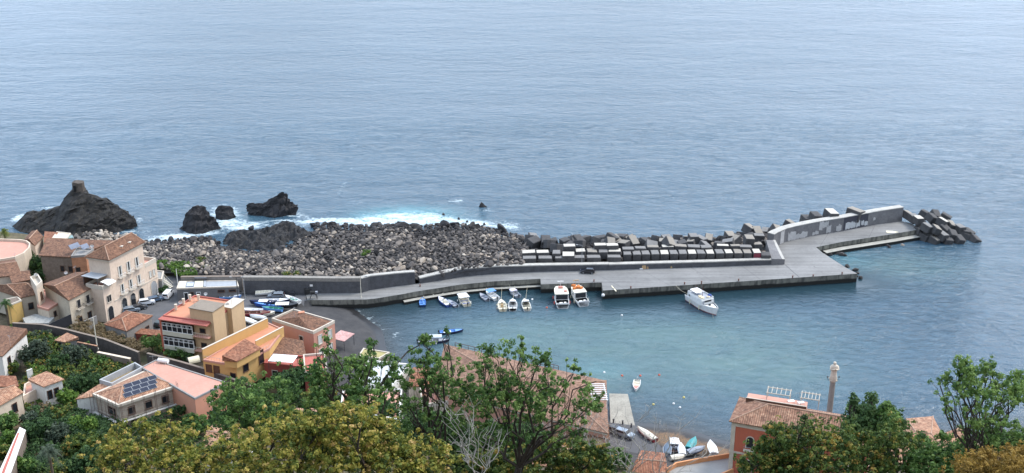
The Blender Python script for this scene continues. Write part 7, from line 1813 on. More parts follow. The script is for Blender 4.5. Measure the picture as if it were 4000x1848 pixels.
# cart-like winch frame near the root of the quay
p = W(1226, 1166, DECKZ)
simple('boat_winch', 'dark spidery boat winch standing on four legs where the quay begins', 'winch', [('leg', dkmetal, lambda mb: [mb.tube([(x, y, 0), (x * .45, y * .4, 1.5)], .09, 5) for x in (-1, 1) for y in (-.6, .6)]), ('drum', rubber, lambda mb: mb.tube([(-.9, 0, 1.7), (.3, 0, 1.7)], .5, 10)), ('frame', dkmetal, lambda mb: mb.box((0, 0, 1.45), (2.0, .8, .18))), ('motor', b_grey, lambda mb: mb.box((.8, 0, 1.8), (.6, .6, .5)))], (p.x, p.y, DECKZ), rz=.1)
p = W(1202, 1147, DECKZ)
simple('black_tank', 'squat black tank against the tall wall left of the boat winch', 'tank', [('barrel', rubber, lambda mb: mb.tube([(0, 0, 0), (0, 0, .9), (0, 0, 1.5), (0, 0, 1.7)], [.85, .9, .85, .4], 12)), ('lid', dkmetal, lambda mb: mb.tube([(0, 0, 1.7), (0, 0, 1.8)], .3, 8))], (p.x, p.y, DECKZ))
p = W(2398, 1128, DECKZ)
simple('leaning_plank', 'pale plank lying at an angle on the quay edge', 'plank', [('board', cream_s, lambda mb: mb.box((0, 0, .06), (.3, 4.0, .08), rz=.25)), ('cleat', dkmetal, lambda mb: mb.box((0, 0, .14), (.4, .12, .06), rz=.25))], (p.x, p.y, DECKZ))
p = W(3484, 906, DECKZ)
mb = MB(); mb.prism([(-1.9, -.8), (.4, -1.0), (2.0, -.3), (.3, .7), (-1.6, .9)], 0, .08)
o = mb.build('concrete_slab', cream_s, None); o.location = (p.x, p.y, DECKZ + .004); tag(o, 'pale broken slab lying on the deck near the end of the pier', 'slab')
# mooring lines
def rope(a, b_, sag, label, mat, r=.035):
    pts = []
    for k in range(13):
        t_ = k / 12; q = Vector(a).lerp(Vector(b_), t_); q.z -= sag * 4 * t_ * (1 - t_); pts.append(q)
    mb = MB(); mb.tube(pts, r, 5); top_mesh(mb, 'mooring_rope', mat, label, 'rope', loc=pts[0])
rope(W(2640, 1115, DECKZ + .2), W(2700, 1148, 1.6), .7, 'slack mooring rope from the quay to the stern of the largest fishing boat', cream_s)
rope(W(2784, 1222, 1.6), W(2786, 1246, -.2), 0, 'anchor rope hanging from the bow of the largest fishing boat', cream_s)

for (a, b_, lab) in [((1651, 1176, .9), (1650, 1163, 1.3), 'short mooring rope of the farthest left blue boat'), ((1722, 1168, .9), (1708, 1150, 1.6), 'mooring rope of the white and blue open boat'), ((1800, 1160, .9), (1790, 1138, 1.6), 'mooring rope of the white canopy boat'), ((1905, 1148, .9), (1900, 1124, 1.6), 'mooring rope of the blue-canopy boat'), ((2000, 1140, .9), (1990, 1112, 1.4), 'mooring rope of the lilac-covered boat'),
                     ((2192, 1130, 2.2), (2180, 1112, 2.8), 'bow line of the left-hand fishing boat'), ((2245, 1126, 2.2), (2262, 1108, 2.8), 'bow line of the right-hand fishing boat'), ((1958, 1182, .9), (1960, 1118, .9), 'long bow rope of the cream boat'), ((2003, 1180, .9), (2010, 1114, .9), 'long bow rope of the middle white boat'), ((2052, 1180, .9), (2060, 1112, .9), 'long bow rope of the right-hand white boat')]:
    rope(W(*a), W(*b_), .25, lab, cream_s, .025)
# ================================================================ vegetation
def leafmat(name, lo, mid, hi, tr=.4): return by_tint(name, [(0.0, lo), (0.5, mid), (1.0, hi)], .6, 1, 0, 0, tr)
LM = {'green': leafmat('leaf_green', (0.028, .068, .020), (0.085, .165, .040), (0.22, .32, .085)),
      'dark': leafmat('leaf_dark', (0.022, .052, .020), (0.052, .105, .036), (0.11, .185, .062)),
      'gold': by_tint('leaf_gold', [(0.0, (.030, .048, .014)), (.28, (.10, .14, .026)), (.55, (.27, .26, .045)), (.8, (.43, .35, .08)), (1.0, (.52, .36, .14))], .6, 1, 0, 0, .4),
      'mid': by_tint('leaf_mid', [(0.0, (.022, .045, .014)), (.4, (.065, .115, .028)), (.7, (.14, .19, .04)), (.9, (.30, .26, .06)), (1.0, (.38, .24, .06))], .6, 1, 0, 0, .4),
      'bright': leafmat('leaf_bright', (0.04, .09, .02), (0.095, .18, .03), (0.20, .30, .06)),
      'grey': leafmat('leaf_greygreen', (0.035, .055, .035), (0.075, .105, .070), (0.14, .17, .12)),
      'orange': leafmat('leaf_orange', (0.12, .085, .018), (0.27, .17, .035), (0.44, .29, .07)),
      'dry': leafmat('leaf_dry', (0.10, .075, .04), (0.20, .15, .08), (0.30, .22, .12))}
bark_dk = plain('bark_dark', (0.045, .034, .026), .95, .3, 3); bark_pale = plain('bark_pale', (0.30, .28, .25), .9, .2, 3, (.2, .18, .16), .4); bark_br = plain('bark_brown', (0.12, .09, .065), .95, .3, 3)
def leaf_cloud(ells, ncl, cr, nleaf, leaf, seed, shell=.45, up=.35, tmean=.5, tdev=.26, gap=None):
    r = np.random.default_rng(seed)
    w = np.array([(e[1] * e[2] * e[3]) ** .72 for e in ells]); w /= w.sum()
    pick = r.choice(len(ells), ncl, p=w)
    d = r.normal(size=(ncl, 3)); d /= np.linalg.norm(d, axis=1)[:, None]
    rad = shell + (1 - shell) * r.random(ncl) ** .6
    out_ = r.random(ncl) < .16; rad = np.where(out_, 1.0 + .38 * r.random(ncl), rad)
    C = np.array([tuple(e[0]) for e in ells]); S = np.array([e[1:4] for e in ells])
    cen = C[pick] + d * rad[:, None] * S[pick]
    if gap is not None:
        keep = np.array([noise.noise(Vector(c) * .85 + Vector((seed, 0, 0))) + .5 * noise.noise(Vector(c) * 2.1) > gap for c in cen]); cen = cen[keep]; pick = pick[keep]
    n = len(cen)
    csz = cr * (0.65 + .7 * r.random(n))
    K = nleaf
    dl = r.normal(size=(n, K, 3)); dl /= np.linalg.norm(dl, axis=2)[..., None]
    pl = cen[:, None, :] + dl * (csz[:, None, None] * r.random((n, K, 1)) ** .33) * np.array([1, 1, .8])
    nr = dl * 1.25 + r.normal(size=(n, K, 3)) * .42; nr[..., 2] += up + .1; nr /= np.linalg.norm(nr, axis=2)[..., None]
    a = np.cross(nr, r.normal(size=(n, K, 3))); a /= np.linalg.norm(a, axis=2)[..., None]; b = np.cross(nr, a)
    ls = leaf * (.6 + .8 * r.random((n, K, 1)))
    P = np.stack([pl + a * ls, pl + b * ls * .62 + nr * ls * .15, pl - a * ls, pl - b * ls * .62 + nr * ls * .15], 2).reshape(-1, 3)
    F = np.arange(len(P)).reshape(-1, 4)
    ti = (np.clip(r.normal(tmean, tdev, n), 0, 1)[:, None] + r.normal(0, .10, (n, K))).ravel()
    return P, F, np.clip(ti, 0, 1), cen
def blobs(px, y, dep=1.0, jit=2.0, seed=0):
    g2 = random.Random(seed); out = []
    for (u, v, ru, rv) in px:
        yy = y + g2.uniform(-jit, jit); c = WY(u, v, yy); k = (c - Vector((0, 0, CAM_H))).dot(Vector((0, _cp, -_sp))) / FPX
        out.append((c, ru * k, ru * k * dep, rv * k))
    return out
def limb(mb, p, q, r0, r1, g2, wob=.12, n=5):
    p, q = Vector(p), Vector(q); ln = (q - p).length; pts = []; rs = []
    for k in range(n + 1):
        t_ = k / n; c = p.lerp(q, t_)
        if 0 < k < n: c += Vector((g2.uniform(-1, 1), g2.uniform(-1, 1), g2.uniform(-.6, 1))) * ln * wob * .5
        pts.append(c); rs.append(r0 + (r1 - r0) * t_)
    mb.tube(pts, rs, 5); return pts
def tree(name, label, px, y, mat, ncl, cr, nleaf, leaf, seed, trunks=None, bark=None, group=None, twigs=60, cat='tree', dep=.9, jit=2.0, shell=.4, tmean=.5, gap=None, r0=.28):
    E = blobs(px, y, dep, jit, seed); P, F, T, cen = leaf_cloud(E, ncl, cr, nleaf, leaf, seed, shell=shell, tmean=tmean, gap=gap)
    mx = sum(e[0].x * e[1] for e in E) / sum(e[1] for e in E)
    g2 = random.Random(seed); trunks = trunks or [mx]
    gz = ground_z(trunks[0], y); org = Vector((trunks[0], y, gz))
    root = thing(name, org, label, cat, group)
    me = mesh_np('crown', P - np.array(org[:]), F, 4, mat, T); place_mesh(me, 'crown', parent=root)
    mb = MB()
    for tx in trunks:
        base = Vector((tx, y, ground_z(tx, y) - .5)); mine = [e for e in E if abs(e[0].x - tx) == min(abs(e[0].x - t2) for t2 in trunks)] or E
        low = min(e[0].z - e[3] * .6 for e in mine); avx = sum(e[0].x for e in mine) / len(mine)
        fork = Vector((tx * .6 + avx * .4, y, base.z + (low - base.z) * .8))
        limb(mb, base, fork, r0, r0 * .72, g2, .06)
        for e in mine:
            pts = limb(mb, fork, e[0] - Vector((0, 0, e[3] * .35)), r0 * .34, .035, g2, .2)
            sub = [c for c in cen if abs(c[0] - e[0].x) < e[1] and abs(c[2] - e[0].z) < e[3]]
            for c in g2.sample(sub, min(len(sub), max(2, twigs // len(E)))):
                limb(mb, pts[g2.randrange(2, len(pts))], c, .028, .010, g2, .18, 3)
    mb.build('trunk', bark or bark_dk, root, org, fixn=False)
    return root
# --- near trees on the slope below the viewpoint
tree('golden_tree', 'dense golden-leaved tree filling the bottom left of centre', [(1130, 1745, 190, 110), (1370, 1710, 190, 100), (1000, 1790, 190, 100), (1300, 1820, 330, 90), (1560, 1800, 170, 85), (1650, 1775, 120, 65), (1450, 1690, 120, 75), (1150, 1650, 75, 55), (1340, 1625, 95, 45), (1240, 1670, 80, 60), (860, 1830, 150, 60), (1700, 1830, 90, 50)],
     50, LM['gold'], 4600, .19, 15, .085, 1, gap=-.18, trunks=[WY(1130, 1900, 50).x, WY(1500, 1900, 50).x], tmean=.46, shell=.5)
tree('golden_tree', 'smaller golden tree with brownish leaves at the lower left, by the scaffolded villa', [(570, 1700, 95, 60), (650, 1735, 130, 85), (500, 1790, 110, 80), (720, 1815, 190, 70), (440, 1745, 70, 60), (460, 1690, 40, 40), (600, 1830, 260, 60)],
     54, LM['gold'], 2100, .17, 13, .085, 2, gap=-.15, tmean=.42, shell=.45)
tree('leafy_tree', 'green tree with airy leaf tufts, left half of the middle foreground', [(1060, 1580, 200, 90), (930, 1610, 100, 90), (1000, 1660, 160, 60), (1330, 1500, 150, 100), (1230, 1450, 70, 60), (1290, 1340, 30, 45), (1240, 1390, 45, 40), (1410, 1420, 70, 55), (1460, 1370, 28, 40), (1180, 1600, 120, 80), (1350, 1420, 40, 40), (890, 1480, 35, 30), (860, 1550, 50, 40), (1520, 1440, 50, 60), (1640, 1340, 26, 24), (1440, 1560, 120, 60)],
     66, LM['green'], 2800, .20, 16, .10, 3, gap=.03, trunks=[WY(1080, 1900, 66).x, WY(1420, 1900, 66).x], shell=.25, tmean=.5, twigs=110, dep=1.1)
tree('leafy_tree', 'wide green tree with dark forked limbs over the great brown roof', [(1690, 1430, 120, 65), (1640, 1385, 50, 40), (1860, 1480, 170, 85), (1990, 1400, 100, 50), (2120, 1430, 60, 45), (2180, 1550, 130, 95), (2300, 1570, 60, 60), (2020, 1610, 170, 80), (1760, 1570, 140, 90), (1560, 1520, 100, 90), (2120, 1385, 40, 32), (1680, 1350, 25, 25), (1900, 1370, 40, 30), (1750, 1335, 18, 20), (1600, 1620, 90, 60), (2270, 1660, 70, 45), (2330, 1480, 30, 30), (1860, 1650, 110, 50), (2240, 1450, 40, 35), (1990, 1520, 130, 50)],
     70, LM['green'], 3500, .20, 16, .10, 4, gap=.10, trunks=[WY(1985, 1900, 70).x, WY(1700, 1900, 70).x], shell=.25, tmean=.52, twigs=150, dep=1.1, r0=.34)
tree('leafy_tree', 'lone leaf tuft on a thin stalk rising in front of the blue boats', [(1746, 1285, 13, 13), (1752, 1300, 9, 9), (1660, 1322, 24, 17)], 70.5, LM['green'], 26, .17, 14, .10, 41, trunks=[WY(1740, 1900, 70).x], shell=.1, r0=.1, twigs=6)
tree('leafy_tree', 'lone leaf tuft on a thin stalk against the open harbour water', [(2034, 1318, 8, 10), (2040, 1345, 7, 5)], 71, LM['green'], 10, .15, 14, .09, 42, trunks=[WY(2030, 1900, 70).x], shell=.1, r0=.09, twigs=3)
tree('undergrowth_tree', 'dark green bushy tree low in the shade below the wide green tree', [(1640, 1700, 110, 60), (1780, 1720, 110, 60), (1950, 1740, 130, 60), (1880, 1790, 130, 70), (2060, 1730, 100, 50)], 76, LM['dark'], 1500, .26, 15, .13, 5, shell=.5)
tree('undergrowth_tree', 'olive green bushes along the bottom edge left of the bare branches', [(2080, 1810, 150, 50), (2280, 1820, 130, 45), (2200, 1760, 110, 35), (2330, 1780, 60, 40), (1960, 1840, 160, 50)], 74, LM['mid'], 1500, .22, 15, .11, 6, shell=.45)
tree('mixed_leaf_tree', 'dense green and yellow tree covering the red building’s right side'.replace('’', "'"), [(3090, 1780, 120, 80), (3200, 1750, 160, 72), (3350, 1745, 110, 88), (3145, 1640, 26, 36), (3145, 1680, 60, 40), (3020, 1680, 36, 30), (3480, 1690, 80, 60), (3500, 1770, 130, 80), (3250, 1820, 280, 70), (2990, 1735, 40, 34), (2950, 1810, 60, 40), (3060, 1690, 60, 45), (3010, 1835, 110, 50)],
     62, LM['mid'], 4200, .17, 14, .085, 7, gap=-.16, trunks=[WY(3150, 1900, 62).x, WY(3400, 1900, 62).x], shell=.45, tmean=.48)
tree('spire_tree', 'dark spiky-topped tree standing behind the dense one, taller of the right-hand group', [(3335, 1560, 16, 22), (3342, 1600, 30, 40), (3400, 1545, 14, 22), (3402, 1580, 24, 40), (3400, 1640, 50, 60), (3350, 1670, 60, 50), (3440, 1690, 50, 50)], 68, LM['dark'], 900, .17, 14, .09, 8, shell=.3, tmean=.7)
tree('leafy_tree', 'light green tree between the spiky tree and the pale-roofed villa', [(3465, 1585, 24, 18), (3480, 1625, 40, 34), (3500, 1650, 36, 24), (3490, 1690, 50, 26), (3600, 1715, 36, 18), (3690, 1705, 26, 14)], 66, LM['green'], 380, .19, 14, .10, 9, shell=.2, tmean=.62)
tree('leafy_tree', 'tree with rounded leaf tufts and a black forked trunk at the right edge', [(3720, 1480, 55, 42), (3770, 1440, 40, 42), (3755, 1405, 28, 20), (3800, 1470, 40, 40), (3870, 1430, 36, 30), (3880, 1470, 60, 42), (3950, 1500, 60, 50), (3810, 1550, 95, 55), (3960, 1580, 80, 70), (3720, 1610, 45, 26), (3850, 1620, 95, 50), (3670, 1490, 32, 20), (4000, 1480, 50, 40), (3700, 1560, 40, 24), (3960, 1465, 30, 22), (3900, 1680, 110, 40), (3790, 1670, 30, 22)],
     58, LM['green'], 1250, .18, 17, .08, 10, gap=.08, trunks=[WY(3845, 1780, 58).x], shell=.25, tmean=.75, twigs=90, dep=1.0, r0=.2)
tree('undergrowth_tree', 'dark green bush under the right edge tree', [(3850, 1745, 110, 40), (3960, 1740, 80, 50), (3720, 1790, 90, 50), (3640, 1810, 120, 50), (3780, 1830, 100, 40)], 60, LM['green'], 1400, .18, 14, .09, 11, shell=.4, tmean=.4)
tree('orange_bush', 'orange-brown feathery bush in the bottom right corner', [(3880, 1810, 100, 35), (3970, 1780, 60, 45), (3840, 1840, 120, 30), (3990, 1830, 80, 40)], 46, LM['orange'], 1100, .13, 16, .05, 12, shell=.4, cat='bush', r0=.1)
# --- bare white-barked trees
def bare(name, label, u, vb, y, tips, mat, seed, r0=.12):
    b_ = WY(u, vb, y); b_.z = min(b_.z, 999); gz = ground_z(b_.x, y); root = thing(name, (b_.x, y, gz), label, 'tree'); off = Vector(root.location); g2 = random.Random(seed)
    mb = MB(); limb(mb, (b_.x, y, gz - .4), b_, r0 * 1.4, r0, g2, .05); mb.build('trunk', mat, root, off, fixn=False)
    mb = MB()
    for (tu, tv, th) in tips:
        tip = WY(tu, tv, y + g2.uniform(-2, 2)); pts = limb(mb, b_ + Vector((0, 0, g2.uniform(-.6, .4))), tip, r0 * th, .02, g2, .16, 6)
        for k in range(7):
            s = pts[g2.randrange(2, 7)]; d = (tip - b_).normalized() + Vector((g2.uniform(-1, 1), g2.uniform(-1, 1), g2.uniform(-.2, 1))) * .9
            p2 = limb(mb, s, s + d * g2.uniform(.6, 2.0), .028, .010, g2, .25, 3)
            for _ in range(2): limb(mb, p2[2], p2[2] + Vector((g2.uniform(-1, 1), g2.uniform(-1, 1), g2.uniform(0, 1))) * .6, .014, .006, g2, .2, 2)
    mb.build('branch', mat, root, off, fixn=False)
bare('bare_tree', 'bare white-barked tree with spreading twigs in front of the lane', 2462, 1848, 92, [(2440, 1700, .8), (2500, 1640, .7), (2560, 1700, .6), (2380, 1740, .6), (2420, 1650, .5), (2540, 1740, .5), (2330, 1760, .4)], bark_pale, 1, .10)
bare('bare_tree', 'thin bare tree leaning right across the lower strand', 2560, 1870, 88, [(2680, 1780, .7), (2610, 1700, .6), (2560, 1720, .6), (2760, 1790, .5), (2640, 1690, .4)], bark_pale, 2, .07)
bare('bare_tree', 'slender pale dead trunk standing in front of the ochre wing', 2282, 1790, 90, [(2277, 1630, .9), (2255, 1600, .4), (2310, 1620, .4)], bark_pale, 3, .10)
bare('bare_tree', 'dead grey-white branches rising through the golden tree edge', 1880, 1880, 64, [(1760, 1625, .8), (1840, 1660, .6), (1900, 1700, .5), (1950, 1760, .5), (1800, 1780, .4)], bark_pale, 4, .065)
bare('bare_tree', 'thin pale dead twigs left of the slender trunk', 2150, 1800, 84, [(2100, 1620, .6), (2150, 1660, .5), (2180, 1700, .5)], bark_pale, 5, .07)
bare('bare_tree', 'pale dead twigs low between the bare trees', 2370, 1900, 82, [(2330, 1740, .6), (2390, 1790, .5), (2280, 1780, .5)], bark_pale, 6, .07)
# --- garden trees on the flat ground of the town
def garden(u, v, ru, rv, kind, label, name='garden_tree', seed=None, stem=.35, cl=None, zg=None, cat='tree', shell=.55, lf=.26, group=None):
    seed = seed if seed is not None else int(u * 7 + v)
    p0 = W(u, v + rv * .8, 7.0); zg = ground_z(p0.x, p0.y) if zg is None else zg
    k = (p0 - Vector((0, 0, CAM_H))).dot(Vector((0, _cp, -_sp))) / FPX
    rx, rz = ru * k, rv * k * 1.12
    for _ in range(3):
        p0 = W(u, v, zg + stem * rz + rz); zg = ground_z(p0.x, p0.y) if zg is None else zg
    c = Vector((p0.x, p0.y, zg + (stem + 1) * rz))
    g2 = random.Random(seed); E = [(c, rx * .7, rx * .7, rz * .75)]
    for _ in range(6):
        a = g2.uniform(0, 6.28); s_ = g2.uniform(.35, .6); E.append((c + Vector((math.cos(a) * rx * .55, math.sin(a) * rx * .5, g2.uniform(-.35, .55) * rz)), rx * s_, rx * s_, rz * s_))
    n = cl or int(60 + 26 * rx * rz)
    P, F, T, cen = leaf_cloud(E, min(n, 1400), .42, 12, lf, seed, shell=shell, tmean=.48)
    org = Vector((c.x, c.y, zg)); root = thing(name, org, label, cat, group)
    place_mesh(mesh_np('crown', P - np.array(org[:]), F, 4, LM[kind], T), 'crown', parent=root)
    mb = MB(); limb(mb, (c.x, c.y, zg - .4), c - Vector((0, 0, rz * .3)), max(.08, rx * .07), max(.05, rx * .04), g2, .08)
    for e in E[1:]: limb(mb, c - Vector((0, 0, rz * .6)), e[0], max(.05, rx * .03), .03, g2, .2, 3)
    mb.build('trunk', bark_br, root, org, fixn=False)
    return root
GT = [(130, 1385, 58, 55, 'grey', 'largest grey-green tree by the white gable house'), (160, 1330, 42, 34, 'grey', 'greyish tree behind the largest grey-green one'), (203, 1358, 34, 34, 'green', 'green tree left of the tiny white hut'), (35, 1432, 52, 34, 'mid', 'rounded light green tree at the left edge'), (145, 1458, 44, 28, 'bright', 'bright green low tree above the white terrace house'),
      (235, 1420, 44, 42, 'dark', 'dark tree below the tiny white hut'), (300, 1392, 52, 48, 'grey', 'pale grey-green tree in the middle of the garden'), (345, 1378, 34, 34, 'bright', 'bright green tree behind the pale grey-green one'), (388, 1425, 50, 34, 'green', 'green tree beside the grey steps'), (330, 1500, 60, 50, 'dark', 'dark round tree left of the scaffolded villa'),
      (262, 1556, 44, 34, 'bright', 'bright green tree in front of the white wing of the villa'), (245, 1625, 52, 30, 'mid', 'spreading yellow-green shrub tree above the dark garden'), (300, 1655, 30, 28, 'bright', 'small bright tree left of the gravel path'), (350, 1665, 38, 38, 'bright', 'bright green tree at the lower end of the gravel path'),
      (215, 1690, 56, 40, 'grey', 'grey olive tree in the lower garden'), (150, 1690, 44, 46, 'dark', 'dark tree right of the white-topped wall'), (28, 1650, 42, 42, 'green', 'green tree left of the white-topped wall, upper of three'), (25, 1715, 36, 34, 'bright', 'bright tree left of the white-topped wall, middle of three'), (18, 1775, 34, 40, 'mid', 'yellowish tree left of the white-topped wall, lowest of three'),
      (285, 1740, 58, 44, 'mid', 'broad yellow-green tree right of the garden palm'), (372, 1740, 52, 46, 'mid', 'brown-green tree against the small golden tree'), (66, 1818, 34, 28, 'bright', 'bright shrub at the foot of the white-topped wall'), (120, 1822, 40, 30, 'green', 'green shrub on the bottom edge left of the palm trunk'), (330, 1810, 70, 40, 'dark', 'dark shrubs on the bottom edge under the yellow-green tree'),
      (230, 1832, 54, 30, 'mid', 'yellowish shrub right of the palm trunk on the bottom edge'), (105, 1560, 30, 24, 'dry', 'brownish shrub in front of the stepped pink terrace'), (170, 1610, 50, 26, 'dry', 'dry brown scrub below the stepped pink terrace'), (190, 1440, 30, 24, 'dry', 'dry brown bush between the garden trees'), (415, 1655, 22, 24, 'mid', 'small yellow shrub at the corner of the scaffolding'),
      (200, 1500, 26, 20, 'green', 'small green tree right of the white terrace house'), (60, 1290, 60, 16, 'green', 'green shrubs behind the white gable house roof'), (110, 1280, 50, 16, 'dry', 'dry olive scrub in front of the dark wall'), (395, 1580, 20, 14, 'green', 'little shrub at the villa corner'), (500, 1640, 60, 24, 'dark', 'dark ivy mass at the foot of the villa wall'),
      (440, 1700, 60, 30, 'dark', 'dark bush between the villa and the golden leaves'), (120, 1640, 36, 30, 'grey', 'grey shrub right of the blue-lidded bin'), (180, 1560, 30, 20, 'green', 'small green shrub below the pink terrace'), (440, 1600, 20, 10, 'dry', 'dry shrub below the villa front')]
for (u, v, ru, rv, kd, lab) in GT: garden(u, v, ru, rv, kd, lab, stem=.25)
for (u, v, ru, rv, kd, lab) in [(110, 1000, 34, 24, 'green', 'green tree top beside the round parapet'), (140, 1030, 48, 34, 'dark', 'large dark green tree below the round parapet, left one'), (195, 1040, 44, 34, 'green', 'large green tree in front of the long tiled wing'), (185, 1072, 54, 24, 'dark', 'dark spreading tree above the brown-roofed house'), (228, 1022, 32, 28, 'mid', 'yellow-green tree near the brick stair block'),
                                (70, 1020, 46, 16, 'bright', 'bright ivy climbing along the round parapet'), (235, 1062, 26, 20, 'green', 'green bush under the satellite dish of the brown roof')]:
    garden(u, v, ru, rv, kd, lab, stem=1.0, zg=ground_z(W(u, v, 8).x, W(u, v, 8).y))
for (u, v, ru, rv, kd, lab) in [(318, 1246, 30, 12, 'green', 'green bush in the yard beside the grey wall'), (345, 1266, 40, 14, 'dry', 'dry yellow grass clump in the yard'), (395, 1290, 34, 14, 'dry', 'dry scrub between the shed and the dark wall'), (300, 1270, 34, 12, 'mid', 'olive shrub at the end of the black netting'), (440, 1310, 44, 20, 'bright', 'bright bush right of the telegraph pole'), (470, 1326, 34, 18, 'green', 'green bush below the tiled shed'),
                                (592, 1340, 44, 26, 'green', 'round green tree in front of the yard wall roof'), (560, 1330, 30, 14, 'dry', 'dry shrub left of the round yard tree'), (640, 1365, 46, 20, 'mid', 'low leafy hedge below the apartment block, left part'), (690, 1380, 50, 20, 'green', 'low leafy hedge below the apartment block, right part'), (730, 1395, 26, 12, 'dark', 'dark bush near the cream barrel awning'),
                                (612, 1128, 16, 10, 'dark', 'dark bush by the short white post'), (640, 1130, 24, 10, 'dark', 'dark bush under the steel stair'), (600, 1122, 14, 10, 'green', 'bush at the corner of the palazzo annex'), (400, 1320, 30, 14, 'mid', 'yellow-green shrub behind the dark wall'), (510, 1360, 34, 14, 'dry', 'dry scrub on top of the dark wall')]:
    garden(u, v, ru, rv, kd, lab, 'garden_shrub', stem=.1, cat='shrub', lf=.2)
for i, (u, v, ru, rv) in enumerate([(1130, 1490, 90, 40), (975, 1560, 60, 50), (1250, 1560, 90, 50), (1480, 1620, 90, 50), (1700, 1660, 120, 50), (1560, 1700, 100, 50), (860, 1650, 60, 40), (760, 1660, 60, 30), (1850, 1720, 120, 60), (2060, 1700, 100, 40), (2420, 1790, 60, 30), (2330, 1840, 80, 40), (3060, 1810, 120, 60), (3480, 1830, 120, 50)]):
    garden(u, v, ru * .8, rv, ['dark', 'green', 'mid'][i % 3], ['dark tree in the lanes below the ochre house', 'green tree at the right foot of the ochre house', 'tree between the crimson house and the white house', 'tree beside the second white house', 'dark tree below the stone stair house', 'tree hidden behind the golden crown', 'small tree near the salmon building corner', 'dark bush along the lane under the salmon building', 'tree mass in front of the great brown building, left part',
                                                                     'tree mass in front of the great brown building, right part', 'small tree beside the lane at the bottom', 'dark tree at the bottom edge by the lane', 'tree in front of the red building base', 'tree in front of the villa base'][i], stem=.3, lf=.3)
# hedge along the villa
def hedge(name, pts, z, h, w_, label, kind):
    P = [Vector((*q, z + h / 2)) for q in W2(pts, z + h)]; E = []
    for a, b_ in zip(P[:-1], P[1:]):
        n = max(2, int((b_ - a).length / 1.2))
        for k in range(n): E.append((a.lerp(b_, k / n), 1.0, w_, h / 2))
    Pm, F, T, cen = leaf_cloud(E, 40 * len(E), .3, 10, .18, 77, shell=.5, tmean=.4)
    org = Vector((P[0].x, P[0].y, z)); root = thing(name, org, label, 'hedge')
    place_mesh(mesh_np('foliage', Pm - np.array(org[:]), F, 4, LM[kind], T), 'foliage', parent=root)
    mb = MB()
    for e in E[::2]: mb.tube([(e[0].x - org.x, e[0].y - org.y, 0), (e[0].x - org.x, e[0].y - org.y, h * .7)], .06, 4)
    mb.build('stem', bark_br, root)
hedge('ivy_hedge', [(520, 1665), (640, 1606), (755, 1562)], 7.2, 2.6, .8, 'dark ivy-covered wall hedge between the villa and the salmon building', 'dark')
# green creeping plants on the boulders
def cover(pts_px, z, n, label, kind, lf=.16):
    Q = W2(pts_px, z); lo = (min(p.x for p in Q), min(p.y for p in Q)); hi = (max(p.x for p in Q), max(p.y for p in Q)); g2 = random.Random(n); E = []
    while len(E) < n:
        x, y = g2.uniform(lo[0], hi[0]), g2.uniform(lo[1], hi[1])
        if in_poly(np.array([x]), np.array([y]), Q)[0]: E.append((Vector((x, y, z + g2.uniform(-.2, .5))), g2.uniform(.5, 1.2), g2.uniform(.5, 1.2), .45))
    P, F, T, cen = leaf_cloud(E, n * 14, .28, 9, lf, n, shell=.2, up=.8, tmean=.5)
    o = place_mesh(mesh_np('ground_cover', P, F, 4, LM[kind], T), 'ground_cover'); tag(o, label, 'plants', kind='stuff')
cover([(655, 1040), (700, 1022), (750, 1030), (765, 1072), (700, 1078), (665, 1062)], 4.9, 46, 'bright green creeping plants on the boulders behind the harbour office', 'bright')
cover([(600, 1020), (640, 1018), (690, 1030), (640, 1055), (600, 1050)], 4.2, 22, 'sparser green weeds among the boulders behind the stair', 'bright')
cover([(770, 1000), (820, 1010), (810, 1045), (775, 1040)], 4.8, 9, 'green tufts among the boulders right of the creeping plants', 'mid')
cover([(1410, 985), (1440, 985), (1438, 996), (1412, 996)], 5.6, 4, 'small green tuft alone in the middle of the boulder heap', 'bright')
cover([(1110, 1066), (1170, 1064), (1172, 1076), (1112, 1078)], 6.2, 8, 'green weeds on the wall edge behind the tall basalt wall', 'mid')
cover([(300, 1238), (420, 1290), (560, 1350), (500, 1380), (400, 1330), (290, 1290)], 6.0, 120, 'dry grass and low weeds of the yard behind the dark wall', 'dry', .14)
cover([(100, 1300), (220, 1310), (330, 1370), (520, 1420), (500, 1480), (300, 1460), (200, 1540), (120, 1600), (60, 1560), (110, 1450)], 7.2, 260, 'rough green and brown undergrowth between the garden trees', 'mid', .2)
cover([(110, 1590), (300, 1590), (440, 1660), (480, 1848), (60, 1848), (90, 1700)], 8.6, 330, 'dense low undergrowth in the lower left garden', 'dark', .2)
cover([(900, 1500), (1500, 1560), (2300, 1740), (2420, 1848), (500, 1848), (700, 1640)], 6.5, 420, 'scrub on the ground beneath the foreground trees', 'dark', .26)
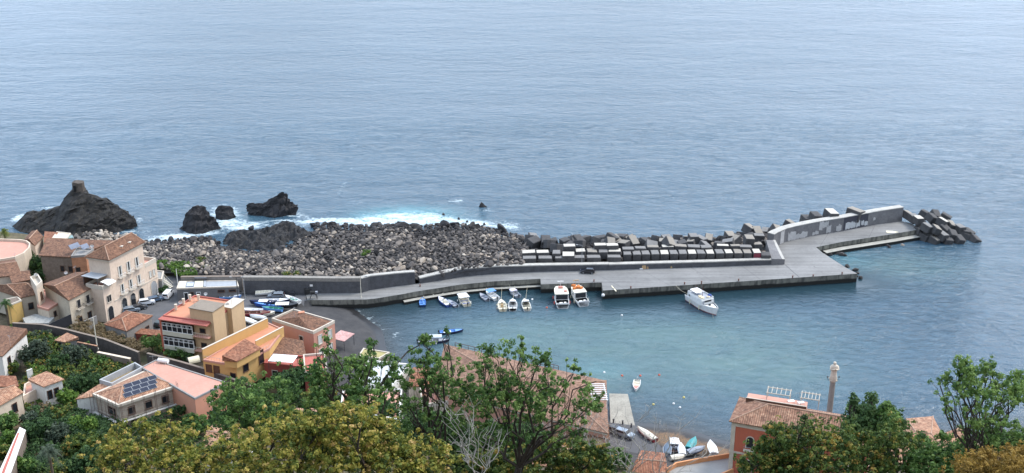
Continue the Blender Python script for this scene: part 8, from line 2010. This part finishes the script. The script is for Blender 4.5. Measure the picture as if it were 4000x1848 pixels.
# --- palms
def palm(u, v, zg, h, label, seed, fr=2.6, n=26, kind='dark'):
    p = W(u, v, zg + h); org = Vector((p.x, p.y, zg)); root = thing('palm_tree', org, label, 'palm'); g2 = random.Random(seed)
    mb = MB(); mb.tube([(0, 0, -.5), (.1, 0, h * .5), (0, 0, h)], [.32, .26, .3], 8); mb.build('trunk', bark_br, root)
    V, F, T = [], [], []
    for k in range(n):
        a = g2.uniform(0, 6.28); el = g2.uniform(-.2, 1.2); L_ = fr * g2.uniform(.8, 1.1); pts = []
        for j in range(9):
            t_ = j / 8; r_ = L_ * t_ * math.cos(el) * (1 - .15 * t_); z_ = L_ * (t_ * math.sin(el) - .75 * t_ * t_ * (1.1 - el * .3)); pts.append(Vector((math.cos(a) * r_, math.sin(a) * r_, h + z_)))
        sd = Vector((-math.sin(a), math.cos(a), 0))
        for j in range(8):
            q = pts[j].lerp(pts[j + 1], .5)
            for s in (-1, 1):
                for m_ in (0, .5):
                    q = pts[j].lerp(pts[j + 1], m_); d = (pts[j + 1] - pts[j]).normalized(); tip = q + sd * s * (.75 * (1 - .5 * j / 8)) + d * .35 - Vector((0, 0, .25)); i = len(V)
                    V += [tuple(q), tuple(q + d * .12), tuple(tip), tuple(q + d * .02)]; F.append((i, i + 1, i + 2, i + 3)); T.append(g2.uniform(.2, .9))
    place_mesh(mesh_np('frond', np.array(V), np.array(F), 4, LM[kind], np.array(T)), 'crown', parent=root)
palm(20, 1185, 5.0, 5.5, 'palm tree with dark drooping fronds at the left edge by the yellow house', 1, 2.6)
palm(190, 1768, 8.8, 6.5, 'palm tree with hazy grey-green fronds in the lower left garden', 2, 3.4, 34, 'grey')
palm(948, 1486, 5.6, 4.0, 'palm top beside the lower corner of the ochre house', 3, 2.3, 22, 'dark')
palm(15, 905, 5.0, 7.0, 'palm tree behind the round terrace at the top left', 4, 2.4, 26, 'mid')
# last small things of the lanes
p = W(757, 1412, 6.5)
simple('barrel_awning', 'cream half-barrel awning in the lane beside the ochre house', 'awning', [('canvas', cream_s, lambda mb: mb.loft([[(x, math.cos(a) * 1.1, math.sin(a) * 1.1) for a in np.linspace(0, math.pi, 9)] for x in (-1.3, 1.3)])), ('frame', greymetal, lambda mb: [mb.tube([(x, math.cos(a) * 1.12, math.sin(a) * 1.12) for a in np.linspace(0, math.pi, 9)], .04, 5) for x in (-1.3, 1.3)])], (p.x, p.y, 6.6), rz=.5)
p = W(73, 1652, 9.5)
simple('garden_bin', 'blue-lidded white bin at the top of the white-topped wall', 'bin', [('body', MATS['paint_white'], lambda mb: mb.box((0, 0, .45), (.7, .7, .9), taper=1.15)), ('lid', b_lblue, lambda mb: mb.box((0, 0, .95), (.85, .85, .12)))], (p.x, p.y, ground_z(p.x, p.y)))
